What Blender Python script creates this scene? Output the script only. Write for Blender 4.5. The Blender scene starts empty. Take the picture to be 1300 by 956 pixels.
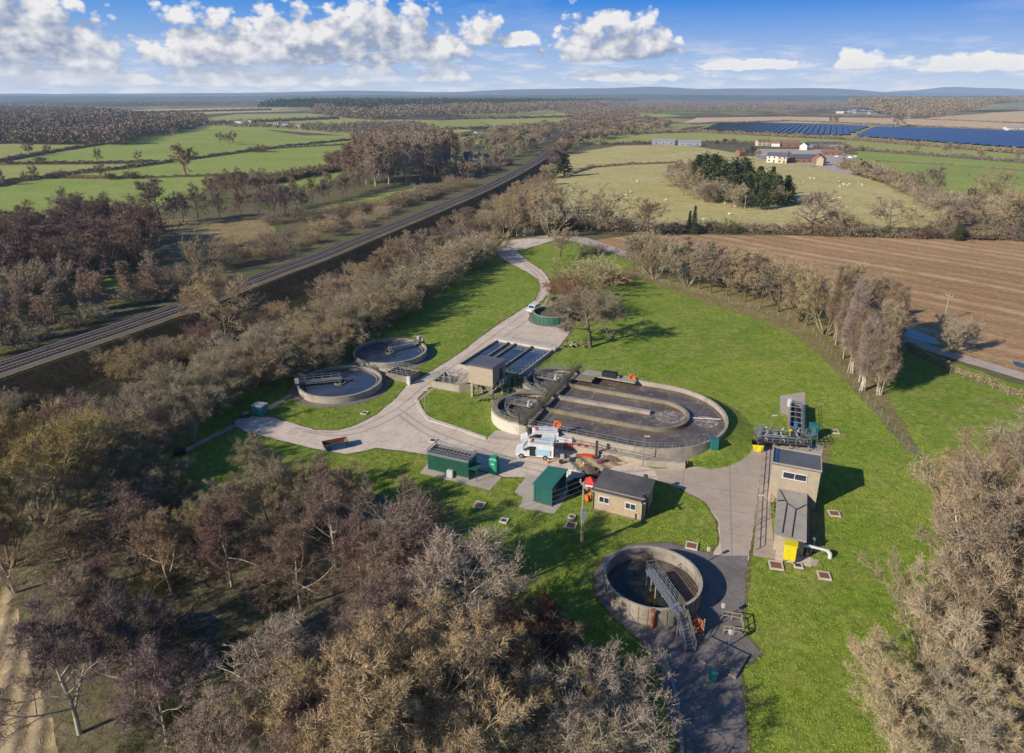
import bpy, math, random
import numpy as np
from mathutils import Vector, noise as mnoise

R = random.Random(7)
SC = bpy.context.scene
COL = SC.collection
PI = math.pi

# ------------------------------------------------------------------ camera model
F = 867.0; HZ = 124.0; CH = 48.0
PITCH = math.atan((433.0 - HZ) / F)
CP, SP = math.cos(PITCH), math.sin(PITCH)

def G(x, y, z=0.0):
    """ground point (height z) seen at photo position x, y"""
    u = (x - 650.0) / F; v = (433.0 - y) / F
    dy = CP + v * SP; dz = -SP + v * CP
    t = (z - CH) / dz
    return (u * t, dy * t)

def depth(X, Y, Z=0.0):
    return Y * CP - (Z - CH) * SP

def PX(X, Y, Z=0.0):
    zc = Y * CP - (Z - CH) * SP; yc = Y * SP + (Z - CH) * CP
    return (650 + F * X / zc, 433 - F * yc / zc)

# ------------------------------------------------------------------ object helpers
def tag(o, label=None, cat=None, group=None, kind=None):
    if label: o['label'] = label
    if cat: o['category'] = cat
    if group: o['group'] = group
    if kind: o['kind'] = kind
    return o

def thing(name, label, cat, loc=(0, 0, 0), rz=0.0, group=None):
    o = bpy.data.objects.new(name, None); COL.objects.link(o)
    o.empty_display_size = 0.5
    o.location = (loc[0], loc[1], loc[2] if len(loc) > 2 else 0.0)
    o.rotation_euler = (0, 0, rz)
    return tag(o, label, cat, group)

def np_mesh(name, V, Fc, mat=None, smooth=False):
    """V (n,3) array; Fc list of face index tuples or (m,k) array"""
    me = bpy.data.meshes.new(name)
    V = np.asarray(V, dtype=np.float32)
    if isinstance(Fc, np.ndarray):
        k = Fc.shape[1]; m = Fc.shape[0]
        me.vertices.add(len(V)); me.vertices.foreach_set('co', V.ravel())
        me.loops.add(m * k); me.loops.foreach_set('vertex_index', Fc.astype(np.int32).ravel())
        me.polygons.add(m)
        me.polygons.foreach_set('loop_start', np.arange(0, m * k, k, dtype=np.int32))
        me.update(calc_edges=True)
    else:
        me.from_pydata([tuple(map(float, v)) for v in V], [], [tuple(f) for f in Fc])
        me.update()
    if mat: me.materials.append(mat)
    if smooth and len(me.polygons): me.polygons.foreach_set('use_smooth', [True] * len(me.polygons))
    return me

def link(name, me, parent=None, loc=None, rz=0, scale=None):
    o = bpy.data.objects.new(name, me); COL.objects.link(o)
    if parent: o.parent = parent
    if loc is not None: o.location = loc
    if rz: o.rotation_euler = (0, 0, rz)
    if scale: o.scale = (scale,) * 3 if not hasattr(scale, '__len__') else scale
    return o

def copy_tree(o, parent=None):
    c = o.copy(); COL.objects.link(c)
    if parent: c.parent = parent
    for ch in list(o.children): copy_tree(ch, c)
    return c

class MB:
    """collects simple solids and links them as one mesh"""
    def __init__(s): s.v = []; s.f = []
    def add(s, vs, fs):
        n = len(s.v); s.v += [tuple(v) for v in vs]; s.f += [tuple(i + n for i in f) for f in fs]; return s
    def box(s, x, y, z, sx, sy, sz, rz=0.0):
        """centre x, y; z is the underside"""
        c, d = math.cos(rz), math.sin(rz); vs = []
        for k in (0, 1):
            for (a, b) in ((-1, -1), (1, -1), (1, 1), (-1, 1)):
                px, py = a * sx / 2, b * sy / 2
                vs.append((x + px * c - py * d, y + px * d + py * c, z + k * sz))
        return s.add(vs, [(3, 2, 1, 0), (4, 5, 6, 7), (0, 1, 5, 4), (1, 2, 6, 5), (2, 3, 7, 6), (3, 0, 4, 7)])
    def bar(s, p, q, r, n=6, r2=None, cap=True):
        p, q = Vector(p), Vector(q); d = (q - p)
        if d.length < 1e-6: return s
        d.normalize(); a = d.orthogonal().normalized(); b = d.cross(a)
        r2 = r if r2 is None else r2; vs = []
        for (c, rr) in ((p, r), (q, r2)):
            for i in range(n):
                t = 2 * PI * i / n
                vs.append(c + a * (rr * math.cos(t)) + b * (rr * math.sin(t)))
        fs = [(i, (i + 1) % n, n + (i + 1) % n, n + i) for i in range(n)]
        if cap: fs += [tuple(range(n - 1, -1, -1)), tuple(range(n, 2 * n))]
        return s.add(vs, fs)
    def path(s, pts, r, n=6):
        for a, b in zip(pts[:-1], pts[1:]): s.bar(a, b, r, n)
        return s
    def prism(s, poly, z0, z1):
        n = len(poly); ar = sum(poly[i][0] * poly[(i + 1) % n][1] - poly[(i + 1) % n][0] * poly[i][1] for i in range(n))
        if ar < 0: poly = poly[::-1]
        vs = [(p[0], p[1], z0) for p in poly] + [(p[0], p[1], z1) for p in poly]
        return s.add(vs, [tuple(range(n - 1, -1, -1)), tuple(range(n, 2 * n))] + [(i, (i + 1) % n, n + (i + 1) % n, n + i) for i in range(n)])
    def ring(s, x, y, r0, r1, z0, z1, n=64, a0=0.0, a1=2 * PI):
        full = abs(a1 - a0 - 2 * PI) < 1e-6; m = n if full else n + 1; vs = []
        for i in range(m):
            t = a0 + (a1 - a0) * i / n; c, d = math.cos(t), math.sin(t)
            vs += [(x + r0 * c, y + r0 * d, z0), (x + r1 * c, y + r1 * d, z0), (x + r1 * c, y + r1 * d, z1), (x + r0 * c, y + r0 * d, z1)]
        fs = []
        for i in range(n):
            a = 4 * i; b = 4 * ((i + 1) % m)
            fs += [(a, b, b + 1, a + 1), (a + 1, b + 1, b + 2, a + 2), (a + 2, b + 2, b + 3, a + 3), (a + 3, b + 3, b, a)]
        if not full: fs += [(0, 1, 2, 3), (4 * n + 3, 4 * n + 2, 4 * n + 1, 4 * n)]
        return s.add(vs, fs)
    def cyl(s, x, y, z0, z1, r, n=32, r2=None):
        return s.bar((x, y, z0), (x, y, z1), r, n, r2)
    def wall(s, pts, w, z0, z1, closed=False):
        """wall of thickness w following pts (centre line)"""
        n = len(pts); L = []; Rr = []
        for i in range(n):
            a = pts[(i - 1) % n] if (closed or i > 0) else pts[i]; b = pts[(i + 1) % n] if (closed or i < n - 1) else pts[i]
            dx, dy = b[0] - a[0], b[1] - a[1]; l = math.hypot(dx, dy) or 1
            nx, ny = -dy / l * w / 2, dx / l * w / 2
            L.append((pts[i][0] + nx, pts[i][1] + ny)); Rr.append((pts[i][0] - nx, pts[i][1] - ny))
        vs = []
        for a, b in zip(L, Rr): vs += [(a[0], a[1], z0), (b[0], b[1], z0), (b[0], b[1], z1), (a[0], a[1], z1)]
        fs = []
        for i in range(n if closed else n - 1):
            p = 4 * i; q = 4 * ((i + 1) % n)
            fs += [(p, q, q + 1, p + 1), (p + 1, q + 1, q + 2, p + 2), (p + 2, q + 2, q + 3, p + 3), (p + 3, q + 3, q, p)]
        if not closed: fs += [(0, 1, 2, 3), (4 * n - 1, 4 * n - 2, 4 * n - 3, 4 * n - 4)]
        return s.add(vs, fs)
    def build(s, name, mat, parent=None, smooth=False, bevel=0.0):
        me = bpy.data.meshes.new(name); me.from_pydata(s.v, [], s.f); me.update()
        if mat: me.materials.append(mat)
        if smooth: me.polygons.foreach_set('use_smooth', [True] * len(me.polygons))
        o = link(name, me, parent)
        if bevel:
            b = o.modifiers.new('bevel', 'BEVEL'); b.width = bevel; b.segments = 1; b.limit_method = 'ANGLE'
        return o

def railing(mb, pts, h=1.1, step=1.6, r=0.03, rails=(1.0, 0.55), closed=False, r_post=None):
    """tubular handrail along 3-D points"""
    P = [Vector(p) for p in pts] + ([Vector(pts[0])] if closed else [])
    for a, b in zip(P[:-1], P[1:]):
        for k in rails: mb.bar(a + Vector((0, 0, h * k)), b + Vector((0, 0, h * k)), r, 4, cap=False)
        n = max(1, int(round((b - a).length / step)))
        for i in range(n + 1 if b is P[-1] and not closed else n):
            q = a.lerp(b, i / n); mb.bar(q, q + Vector((0, 0, h)), r_post or r, 4, cap=False)
    return mb

# ------------------------------------------------------------------ materials
class NT:
    def __init__(s, tree): s.t = tree; s.t.nodes.clear()
    def n(s, typ, **kw):
        x = s.t.nodes.new(typ)
        for k, v in kw.items(): setattr(x, k, v)
        return x
    def l(s, a, b): s.t.links.new(a, b)
    def put(s, sock, v):
        if hasattr(v, 'links'): s.l(v, sock)
        else: sock.default_value = v
    def m(s, op, a, b=None, c=None, clamp=False):
        x = s.n('ShaderNodeMath', operation=op, use_clamp=clamp); s.put(x.inputs[0], a)
        if b is not None: s.put(x.inputs[1], b)
        if c is not None: s.put(x.inputs[2], c)
        return x.outputs[0]
    def vm(s, op, a, b=None):
        x = s.n('ShaderNodeVectorMath', operation=op); s.put(x.inputs[0], a)
        if b is not None: s.put(x.inputs[1], b)
        return x.outputs['Value' if op in ('LENGTH', 'DOT_PRODUCT', 'DISTANCE') else 'Vector']
    def mix(s, f, a, b, blend='MIX'):
        x = s.n('ShaderNodeMix', data_type='RGBA', blend_type=blend)
        s.put(x.inputs[0], f); s.put(x.inputs[6], a if hasattr(a, 'links') else (*a, 1)); s.put(x.inputs[7], b if hasattr(b, 'links') else (*b, 1))
        return x.outputs[2]
    def noise(s, vec, scale, detail=4, rough=0.55, dist=0.0, out='Fac'):
        x = s.n('ShaderNodeTexNoise'); s.l(vec, x.inputs['Vector'])
        x.inputs['Scale'].default_value = scale; x.inputs['Detail'].default_value = detail
        x.inputs['Roughness'].default_value = rough; x.inputs['Distortion'].default_value = dist
        return x.outputs[out]
    def ramp(s, f, a, b):
        return s.m('DIVIDE', s.m('SUBTRACT', f, a), b - a, clamp=True)

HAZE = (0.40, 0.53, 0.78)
def haze_group():  # haze painted in: emission mixed into surfaces by distance from the origin
    g = bpy.data.node_groups.new('painted_haze', 'ShaderNodeTree')
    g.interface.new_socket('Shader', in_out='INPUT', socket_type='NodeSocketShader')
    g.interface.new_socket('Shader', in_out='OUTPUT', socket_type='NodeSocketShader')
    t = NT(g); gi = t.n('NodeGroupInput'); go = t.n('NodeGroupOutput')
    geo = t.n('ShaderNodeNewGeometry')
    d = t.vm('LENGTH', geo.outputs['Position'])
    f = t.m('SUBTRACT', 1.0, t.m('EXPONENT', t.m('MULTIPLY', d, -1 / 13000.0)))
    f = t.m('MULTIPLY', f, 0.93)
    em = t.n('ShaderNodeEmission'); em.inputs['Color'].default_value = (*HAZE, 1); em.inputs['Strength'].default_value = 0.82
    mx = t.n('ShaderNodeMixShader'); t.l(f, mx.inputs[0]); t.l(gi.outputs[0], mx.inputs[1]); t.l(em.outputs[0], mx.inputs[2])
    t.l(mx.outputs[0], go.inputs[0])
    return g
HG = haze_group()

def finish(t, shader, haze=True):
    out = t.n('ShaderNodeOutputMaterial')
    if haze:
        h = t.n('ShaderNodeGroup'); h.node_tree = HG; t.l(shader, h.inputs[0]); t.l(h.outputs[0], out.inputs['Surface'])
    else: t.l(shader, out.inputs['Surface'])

def newmat(name):
    m = bpy.data.materials.new(name); m.use_nodes = True; return m, NT(m.node_tree)

def bsdf(t, col, rough=0.8, metal=0.0, spec=0.3, normal=None, coat=None):
    b = t.n('ShaderNodeBsdfPrincipled')
    t.put(b.inputs['Base Color'], col if hasattr(col, 'links') else (*col, 1))
    t.put(b.inputs['Roughness'], rough); b.inputs['Metallic'].default_value = metal
    b.inputs['Specular IOR Level'].default_value = spec
    if normal is not None: t.l(normal, b.inputs['Normal'])
    return b.outputs[0]

def bump(t, h, strength=0.4, dist=0.05):
    b = t.n('ShaderNodeBump'); b.inputs['Strength'].default_value = strength; b.inputs['Distance'].default_value = dist
    t.l(h, b.inputs['Height']); return b.outputs[0]

def mk(name, c1, c2=None, scale=1.0, rough=0.8, metal=0.0, spec=0.3, bmp=0.2, bdist=0.03, grime=0.0, rnd=0.0, haze=True, c3=None, stretch=None):
    """weathered surface: two/three tones of noise, streaks of grime, optional per-object variation"""
    m, t = newmat(name)
    tc = t.n('ShaderNodeTexCoord'); geo = t.n('ShaderNodeNewGeometry')
    v = geo.outputs['Position']
    if stretch:
        mp = t.n('ShaderNodeMapping'); t.l(v, mp.inputs['Vector']); mp.inputs['Scale'].default_value = stretch; v = mp.outputs[0]
    n1 = t.noise(v, scale, 6, 0.62); n2 = t.noise(v, scale * 7.3, 4, 0.6)
    c2 = c2 or tuple(x * 0.7 for x in c1)
    f = t.ramp(t.m('ADD', t.m('MULTIPLY', n1, 0.7), t.m('MULTIPLY', n2, 0.3)), 0.36, 0.64)
    col = t.mix(f, c1, c2)
    if c3: col = t.mix(t.ramp(t.noise(v, scale * 0.37, 5, 0.6), 0.5, 0.72), col, c3)
    if grime:
        g = t.ramp(t.noise(v, scale * 2.1, 8, 0.7, 0.6), 0.5, 0.75)
        col = t.mix(t.m('MULTIPLY', g, grime), col, (0.06, 0.052, 0.04))
    if rnd:
        oi = t.n('ShaderNodeObjectInfo'); hs = t.n('ShaderNodeHueSaturation')
        t.l(col, hs.inputs['Color'])
        t.l(t.m('ADD', 1 - rnd, t.m('MULTIPLY', oi.outputs['Random'], 2 * rnd)), hs.inputs['Value'])
        r2 = t.m('FRACT', t.m('MULTIPLY', oi.outputs['Random'], 17.31))
        t.l(t.m('ADD', 0.5 - rnd * 0.06, t.m('MULTIPLY', r2, rnd * 0.12)), hs.inputs['Hue'])
        t.l(t.m('ADD', 1 - rnd * 0.6, t.m('MULTIPLY', t.m('FRACT', t.m('MULTIPLY', oi.outputs['Random'], 7.7)), rnd * 1.2)), hs.inputs['Saturation'])
        col = hs.outputs[0]
    nn = bump(t, t.m('ADD', n1, t.m('MULTIPLY', n2, 0.5)), bmp, bdist) if bmp else None
    finish(t, bsdf(t, col, rough, metal, spec, nn), haze)
    return m
# ------------------------------------------------------------------ world, sun, camera
SUN_AZ = math.radians(33.0); SUN_EL = math.radians(27.5)     # shadows run towards +x+y
sund = Vector((-math.cos(SUN_AZ) * math.cos(SUN_EL), -math.sin(SUN_AZ) * math.cos(SUN_EL), math.sin(SUN_EL)))

def build_world():
    w = bpy.data.worlds.new('World'); SC.world = w; w.use_nodes = True
    t = NT(w.node_tree)
    sky = t.n('ShaderNodeTexSky'); sky.sky_type = 'NISHITA'; sky.sun_disc = False
    sky.sun_elevation = SUN_EL
    sky.sun_rotation = math.atan2(sund.x, sund.y) % (2 * PI)
    sky.altitude = 100; sky.air_density = 1.0; sky.dust_density = 0.6; sky.ozone_density = 2.5
    hs = t.n('ShaderNodeHueSaturation'); t.l(sky.outputs[0], hs.inputs['Color']); hs.inputs['Saturation'].default_value = 1.25
    bg = t.n('ShaderNodeBackground')
    tc = t.n('ShaderNodeTexCoord'); sx = t.n('ShaderNodeSeparateXYZ'); t.l(tc.outputs['Generated'], sx.inputs[0])
    X, Y, Z = sx.outputs
    az = t.m('ARCTAN2', X, Y); el = t.m('ARCSINE', Z)
    # deeper blue overhead and to the right, pale at the horizon
    up = t.ramp(el, 0.0, 0.14)
    side = t.ramp(az, -0.75, 0.6)
    top = t.mix(side, (0.075, 0.31, 0.78), (0.006, 0.19, 0.72))
    skyc = t.mix(t.ramp(el, 0.004, 0.118), (0.56, 0.67, 0.86), top)
    nish = t.mix(1.0, hs.outputs[0], (0.085, 0.095, 0.11), 'MULTIPLY')
    skyc = t.mix(0.86, nish, skyc)
    t.l(skyc, bg.inputs[0]); bg.inputs[1].default_value = 1.0
    # clouds: direction space; lobes (azimuth, elevation, half widths) roughened by fractal noise
    def dirof(px, py):
        u = (px - 650) / F; v = (433 - py) / F
        d = Vector((u, CP + v * SP, -SP + v * CP)).normalized()
        return math.atan2(d.x, d.y), math.asin(d.z)
    lobes = [  # px, py (base line), half width px, height px, depth below
        (10, 76, 112, 80, 12), (92, 80, 66, 44, 9), (262, 76, 84, 58, 10), (350, 72, 96, 68, 12), (415, 70, 88, 52, 12),
        (495, 68, 96, 66, 14), (560, 62, 45, 30, 12), (612, 52, 34, 36, 6), (765, 68, 72, 64, 10), (826, 66, 42, 28, 9), (655, 52, 40, 12, 8),
        (950, 84, 70, 9, 5), (1090, 82, 26, 20, 6), (1235, 84, 80, 13, 7), (560, 98, 34, 20, 8), (150, 104, 130, 12, 5), (330, 104, 150, 16, 6),
        (800, 98, 90, 10, 5), (60, 95, 80, 16, 8), (1150, 82, 30, 9, 5), (465, 92, 40, 14, 6),
        (-300, 70, 150, 60, 12), (1600, 70, 150, 60, 12), (-700, 50, 150, 70, 16), (2100, 40, 200, 90, 16)]
    comb = t.n('ShaderNodeCombineXYZ'); t.l(az, comb.inputs[0]); t.l(t.m('MULTIPLY', el, 1.35), comb.inputs[1])
    def density(du, dv):
        a = t.m('ADD', az, du); e = t.m('ADD', el, dv); D = None
        for (px, py, hw, hh, hb) in lobes:
            a0, e0 = dirof(px, py); ku = 867.0 / hw * 1.0
            x = t.m('MULTIPLY', t.m('SUBTRACT', a, a0), ku)
            y = t.m('SUBTRACT', e, e0)
            y = t.m('MAXIMUM', t.m('MULTIPLY', y, 867.0 / hh), t.m('MULTIPLY', y, -867.0 / hb))
            q = t.m('SUBTRACT', 1.0, t.m('ADD', t.m('MULTIPLY', x, x), t.m('MULTIPLY', y, y)))
            D = q if D is None else t.m('SMOOTH_MAX', D, q, 0.25)
        ve = t.vm('ADD', comb.outputs[0], (du, dv * 1.35, 0.0))
        n = t.noise(ve, 12.0, 7, 0.58)
        vo = t.n('ShaderNodeTexVoronoi'); vo.voronoi_dimensions = '2D'; vo.feature = 'SMOOTH_F1'; t.l(ve, vo.inputs['Vector']); vo.inputs['Scale'].default_value = 38.0
        vo.inputs['Detail'].default_value = 2.0; vo.inputs['Smoothness'].default_value = 0.5
        D = t.m('MAXIMUM', t.m('ADD', D, 0.0), -1.6)
        nn = t.m('ADD', t.m('MULTIPLY', t.m('SUBTRACT', n, 0.47), 2.0), t.m('MULTIPLY', t.m('SUBTRACT', 0.45, vo.outputs['Distance']), 0.95))
        return t.m('ADD', D, nn), nn
    d0, n0 = density(0.0, 0.0)
    d1, n1 = density(-0.011, 0.020)
    # thin, small, distant cloud bank just above the hills
    stc = t.n('ShaderNodeMapping'); t.l(comb.outputs[0], stc.inputs['Vector']); stc.inputs['Scale'].default_value = (1, 4.0, 1)
    band = t.m('MULTIPLY', t.ramp(t.noise(stc.outputs[0], 13.0, 8, 0.6), 0.47, 0.62), t.m('MULTIPLY', t.ramp(el, 0.075, 0.045), 1.0))
    wisp = t.m('MULTIPLY', t.ramp(t.noise(stc.outputs[0], 3.0, 9, 0.62), 0.5, 0.8), 0.35)
    alpha = t.ramp(d0, 0.0, 0.35)
    lit = t.ramp(t.m('ADD', t.m('SUBTRACT', d0, d1), 0.0), -0.30, 0.72)
    thick = t.ramp(d0, 0.2, 2.1)
    ccol = t.mix(lit, (0.33, 0.40, 0.56), (0.98, 0.96, 0.95))
    ccol = t.mix(t.m('MULTIPLY', thick, t.m('SUBTRACT', 1.0, t.m('MULTIPLY', lit, 0.80))), ccol, (0.30, 0.36, 0.50))
    # a cloud further away is paler
    ccol = t.mix(t.ramp(el, 0.05, 0.0), ccol, (0.72, 0.78, 0.90))
    a2 = t.m('MAXIMUM', t.m('MULTIPLY', band, 0.75), wisp)
    col = t.mix(t.m('DIVIDE', a2, t.m('MAXIMUM', t.m('ADD', alpha, a2), 0.001)), ccol, (0.80, 0.82, 0.90))
    atot = t.m('MAXIMUM', t.m('MULTIPLY', alpha, 0.96), a2)
    atot = t.m('MULTIPLY', atot, t.ramp(el, -0.001, 0.004))
    bc = t.n('ShaderNodeBackground'); t.l(col, bc.inputs[0]); bc.inputs[1].default_value = 0.92
    mx = t.n('ShaderNodeMixShader'); t.l(atot, mx.inputs[0]); t.l(bg.outputs[0], mx.inputs[1]); t.l(bc.outputs[0], mx.inputs[2])
    # above the cloud belt there is only clear sky
    belt = t.m('MULTIPLY', t.m('LESS_THAN', el, 0.17), t.m('MULTIPLY', t.m('GREATER_THAN', el, -0.02), t.m('LESS_THAN', t.m('ABSOLUTE', az), 1.3)))
    bg2 = t.n('ShaderNodeBackground'); bg2.inputs[1].default_value = 0.105
    t.l(t.mix(1.0, hs.outputs[0], (0.62, 0.80, 1.0), 'MULTIPLY'), bg2.inputs[0])
    m2 = t.n('ShaderNodeMixShader'); t.l(belt, m2.inputs[0]); t.l(bg2.outputs[0], m2.inputs[1]); t.l(mx.outputs[0], m2.inputs[2])
    out = t.n('ShaderNodeOutputWorld'); t.l(m2.outputs[0], out.inputs[0])
    w.cycles.sampling_method = 'MANUAL'; w.cycles.sample_map_resolution = 256
build_world()

L = bpy.data.lights.new('sun', 'SUN'); L.energy = 5.0; L.angle = math.radians(0.53); L.color = (1.0, 0.92, 0.80)
lo = bpy.data.objects.new('sun', L); COL.objects.link(lo); lo.rotation_euler = sund.to_track_quat('Z', 'Y').to_euler()

cam = bpy.data.cameras.new('camera'); co = bpy.data.objects.new('camera', cam); COL.objects.link(co)
co.location = (0, 0, CH); co.rotation_euler = (PI / 2 - PITCH, 0, 0)
cam.sensor_fit = 'HORIZONTAL'; cam.sensor_width = 36.0; cam.lens = 36.0 * F / 1300.0
cam.shift_y = -45.0 / 1300.0; cam.clip_start = 0.5; cam.clip_end = 120000
SC.camera = co
SC.view_settings.view_transform = 'Standard'; SC.view_settings.look = 'None'; SC.view_settings.exposure = 0; SC.view_settings.gamma = 1
SC.render.engine = 'CYCLES'
SC.cycles.max_bounces = 5; SC.cycles.diffuse_bounces = 2; SC.cycles.glossy_bounces = 3; SC.cycles.transmission_bounces = 2; SC.cycles.transparent_max_bounces = 4
SC.cycles.adaptive_threshold = 0.02
SC.cycles.caustics_reflective = False; SC.cycles.caustics_refractive = False
# ------------------------------------------------------------------ trees
def frame(d):
    a = Vector(d).orthogonal().normalized(); return a, Vector(d).cross(a)

class Tree:
    def __init__(s, seed): s.r = random.Random(seed); s.rs = np.random.RandomState(seed); s.W = MB(); s.B = MB(); s.an = []
    def branch(s, p, d, L, r, lvl, P):
        R = s.r; p = Vector(p); d = Vector(d).normalized()
        segs = P['segs'][lvl]; sides = P['sides'][lvl]; last = lvl == P['levels'] - 1
        pts = [(p.copy(), r)]; q = p.copy(); dd = d.copy(); r1 = r
        for i in range(segs):
            w = P['wander'][lvl]
            dd = (dd + Vector((R.uniform(-w, w), R.uniform(-w, w), R.uniform(-w, w) + P['up'][lvl]))).normalized()
            q = q + dd * (L / segs); r1 = r * (1 - 0.8 * (i + 1) / segs)
            pts.append((q.copy(), r1))
        tgt = s.W if lvl < P['wood'] else s.B
        for (a, ra), (b, rb) in zip(pts[:-1], pts[1:]): tgt.bar(a, b, max(ra, P['rmin']), sides, max(rb, P['rmin']), cap=False)
        if last:
            for k in range(1, len(pts)):
                s.an.append((pts[k][0], (pts[k][0] - pts[k - 1][0]).normalized()))
                s.an.append((pts[k][0].lerp(pts[k - 1][0], 0.5), (pts[k][0] - pts[k - 1][0]).normalized()))
            return
        n = P['kids'][lvl]; t0 = P['start'][lvl]
        for k in range(n):
            t = t0 + (1 - t0) * (k + R.uniform(0.1, 0.9)) / n
            x = t * segs; i = min(int(x), segs - 1); f = x - i
            b = pts[i][0].lerp(pts[i + 1][0], f); br = pts[i][1] * (1 - f) + pts[i + 1][1] * f
            ax = (pts[i + 1][0] - pts[i][0]).normalized(); u, v = frame(ax)
            ph = 2.4 * k + R.uniform(-0.6, 0.6); an = math.radians(P['angle'][lvl] + R.uniform(-12, 12))
            cd = ax * math.cos(an) + (u * math.cos(ph) + v * math.sin(ph)) * math.sin(an)
            sh = P['shape'](t) if lvl == 0 else (1.15 - 0.6 * t)
            s.branch(b, cd, L * P['ratio'][lvl] * sh * R.uniform(0.75, 1.2), max(br * 0.62, P['rmin']), lvl + 1, P)
        s.an.append((pts[-1][0], dd))
    def twigs(s, n, L, w, spread=0.75, up=0.15, sub=3):
        """n first-order twigs per anchor as slender blades, each with finer side blades"""
        rs = s.rs; A = np.array([tuple(a) for a, _ in s.an]); D = np.array([tuple(d) for _, d in s.an])
        A = np.repeat(A, n, 0); D = np.repeat(D, n, 0); m = len(A)
        d = D + rs.normal(0, spread, (m, 3)); d[:, 2] += up; d /= np.linalg.norm(d, axis=1)[:, None]
        ln = L * rs.uniform(0.5, 1.3, m)
        p0 = A + rs.normal(0, L * 0.12, (m, 3)); out = [(p0, d, ln, w)]
        if sub:
            t = rs.uniform(0.2, 0.95, (m * sub, 1)); p1 = np.repeat(p0, sub, 0) + np.repeat(d * ln[:, None], sub, 0) * t
            d1 = np.repeat(d, sub, 0) + rs.normal(0, 0.7, (m * sub, 3)); d1[:, 2] += up; d1 /= np.linalg.norm(d1, axis=1)[:, None]
            out.append((p1, d1, 0.55 * L * rs.uniform(0.4, 1.2, m * sub), w * 0.75))
        V = []
        for (p, d, l, ww) in out:
            k = len(p); sd = np.cross(d, rs.normal(0, 1, (k, 3))); sd /= np.linalg.norm(sd, axis=1)[:, None]
            V.append(np.stack([p - sd * ww / 2, p + sd * ww / 2, p + d * l[:, None]], 1).reshape(-1, 3))
        s.TV = np.concatenate(V); return s
    def leaves(s, n, size, spread):
        rs = s.rs; A = np.repeat(np.array([tuple(a) for a, _ in s.an]), n, 0); m = len(A)
        p = A + rs.normal(0, spread, (m, 3)); a = rs.normal(0, 1, (m, 3)); a /= np.linalg.norm(a, axis=1)[:, None]
        b = np.cross(a, rs.normal(0, 1, (m, 3))); b /= np.linalg.norm(b, axis=1)[:, None]
        z = size * rs.uniform(0.6, 1.3, (m, 1))
        s.TV = np.stack([p - a * z * 0.5, p + a * z * 0.5, p + b * z], 1).reshape(-1, 3); return s
    def meshes(s, name, wood, crown):
        wm = np_mesh(name + '_trunk', s.W.v, s.W.f, wood, True) if s.W.v else None
        nv = len(s.TV); tri = np.arange(nv, dtype=np.int32).reshape(-1, 3)
        if s.B.v:
            bf = []
            for f in s.B.f: bf += [(f[0], f[1], f[2]), (f[0], f[2], f[3])]
            bf = np.array(bf, dtype=np.int32) + nv
            V = np.concatenate([s.TV, np.array(s.B.v)]); tri = np.concatenate([tri, bf])
        else: V = s.TV
        cm = np_mesh(name + '_crown', V, tri, crown)
        return wm, cm

def twigmat(name, rnd=0.2, tl=0.2):
    """fine growth; its tone comes from the object's own colour"""
    m, t = newmat(name)
    geo = t.n('ShaderNodeNewGeometry'); oi = t.n('ShaderNodeObjectInfo')
    rp = geo.outputs['Random Per Island']; base = oi.outputs['Color']
    dark = t.mix(1.0, base, (0.50, 0.46, 0.44), 'MULTIPLY')
    col = t.mix(rp, base, dark)
    hs = t.n('ShaderNodeHueSaturation'); t.l(col, hs.inputs['Color'])
    rr = oi.outputs['Random']
    t.l(t.m('ADD', 1 - rnd, t.m('MULTIPLY', rr, 2 * rnd)), hs.inputs['Value'])
    t.l(t.m('ADD', 0.488, t.m('MULTIPLY', t.m('FRACT', t.m('MULTIPLY', rr, 13.7)), 0.024)), hs.inputs['Hue'])
    t.l(t.m('ADD', 0.72, t.m('MULTIPLY', t.m('FRACT', t.m('MULTIPLY', rr, 5.3)), 0.3)), hs.inputs['Saturation'])
    d = t.n('ShaderNodeBsdfDiffuse'); t.l(hs.outputs[0], d.inputs[0])
    finish(t, d.outputs[0]); return m

def canopymat():
    m, t = newmat('distant_canopy'); geo = t.n('ShaderNodeNewGeometry'); oi = t.n('ShaderNodeObjectInfo'); v = geo.outputs['Position']
    n = t.noise(v, 0.035, 5, 0.65); col = t.mix(t.ramp(n, 0.35, 0.65), oi.outputs['Color'], t.mix(1.0, oi.outputs['Color'], (0.55, 0.62, 0.66), 'MULTIPLY'))
    col = t.mix(t.m('MULTIPLY', geo.outputs['Random Per Island'], 0.22), col, (0.08, 0.07, 0.05))
    d = t.n('ShaderNodeBsdfDiffuse'); t.l(col, d.inputs[0]); finish(t, d.outputs[0]); return m
M = {}
M['canopy'] = canopymat()
M['twigs'] = twigmat('twigs'); M['leaves'] = twigmat('leaves', 0.3)
M['bark'] = twigmat('bark', 0.15)
TONE = dict(bark=(0.250, 0.200, 0.125), bark_pale=(0.640, 0.550, 0.400), bark_green=(0.420, 0.350, 0.180),
            tw_purple=(0.348, 0.228, 0.177), tw_brown=(0.409, 0.291, 0.174), tw_tan=(0.562, 0.421, 0.221), tw_grey=(0.508, 0.410, 0.232), tw_gold=(0.580, 0.415, 0.165),
            tw_pink=(0.515, 0.364, 0.252), tw_red=(0.360, 0.080, 0.050), lf_conifer=(0.085, 0.115, 0.042), lf_ever=(0.105, 0.120, 0.040), wood_grey=(0.345, 0.253, 0.184), wood_brown=(0.385, 0.275, 0.182), wood_tan=(0.430, 0.320, 0.195))

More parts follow.
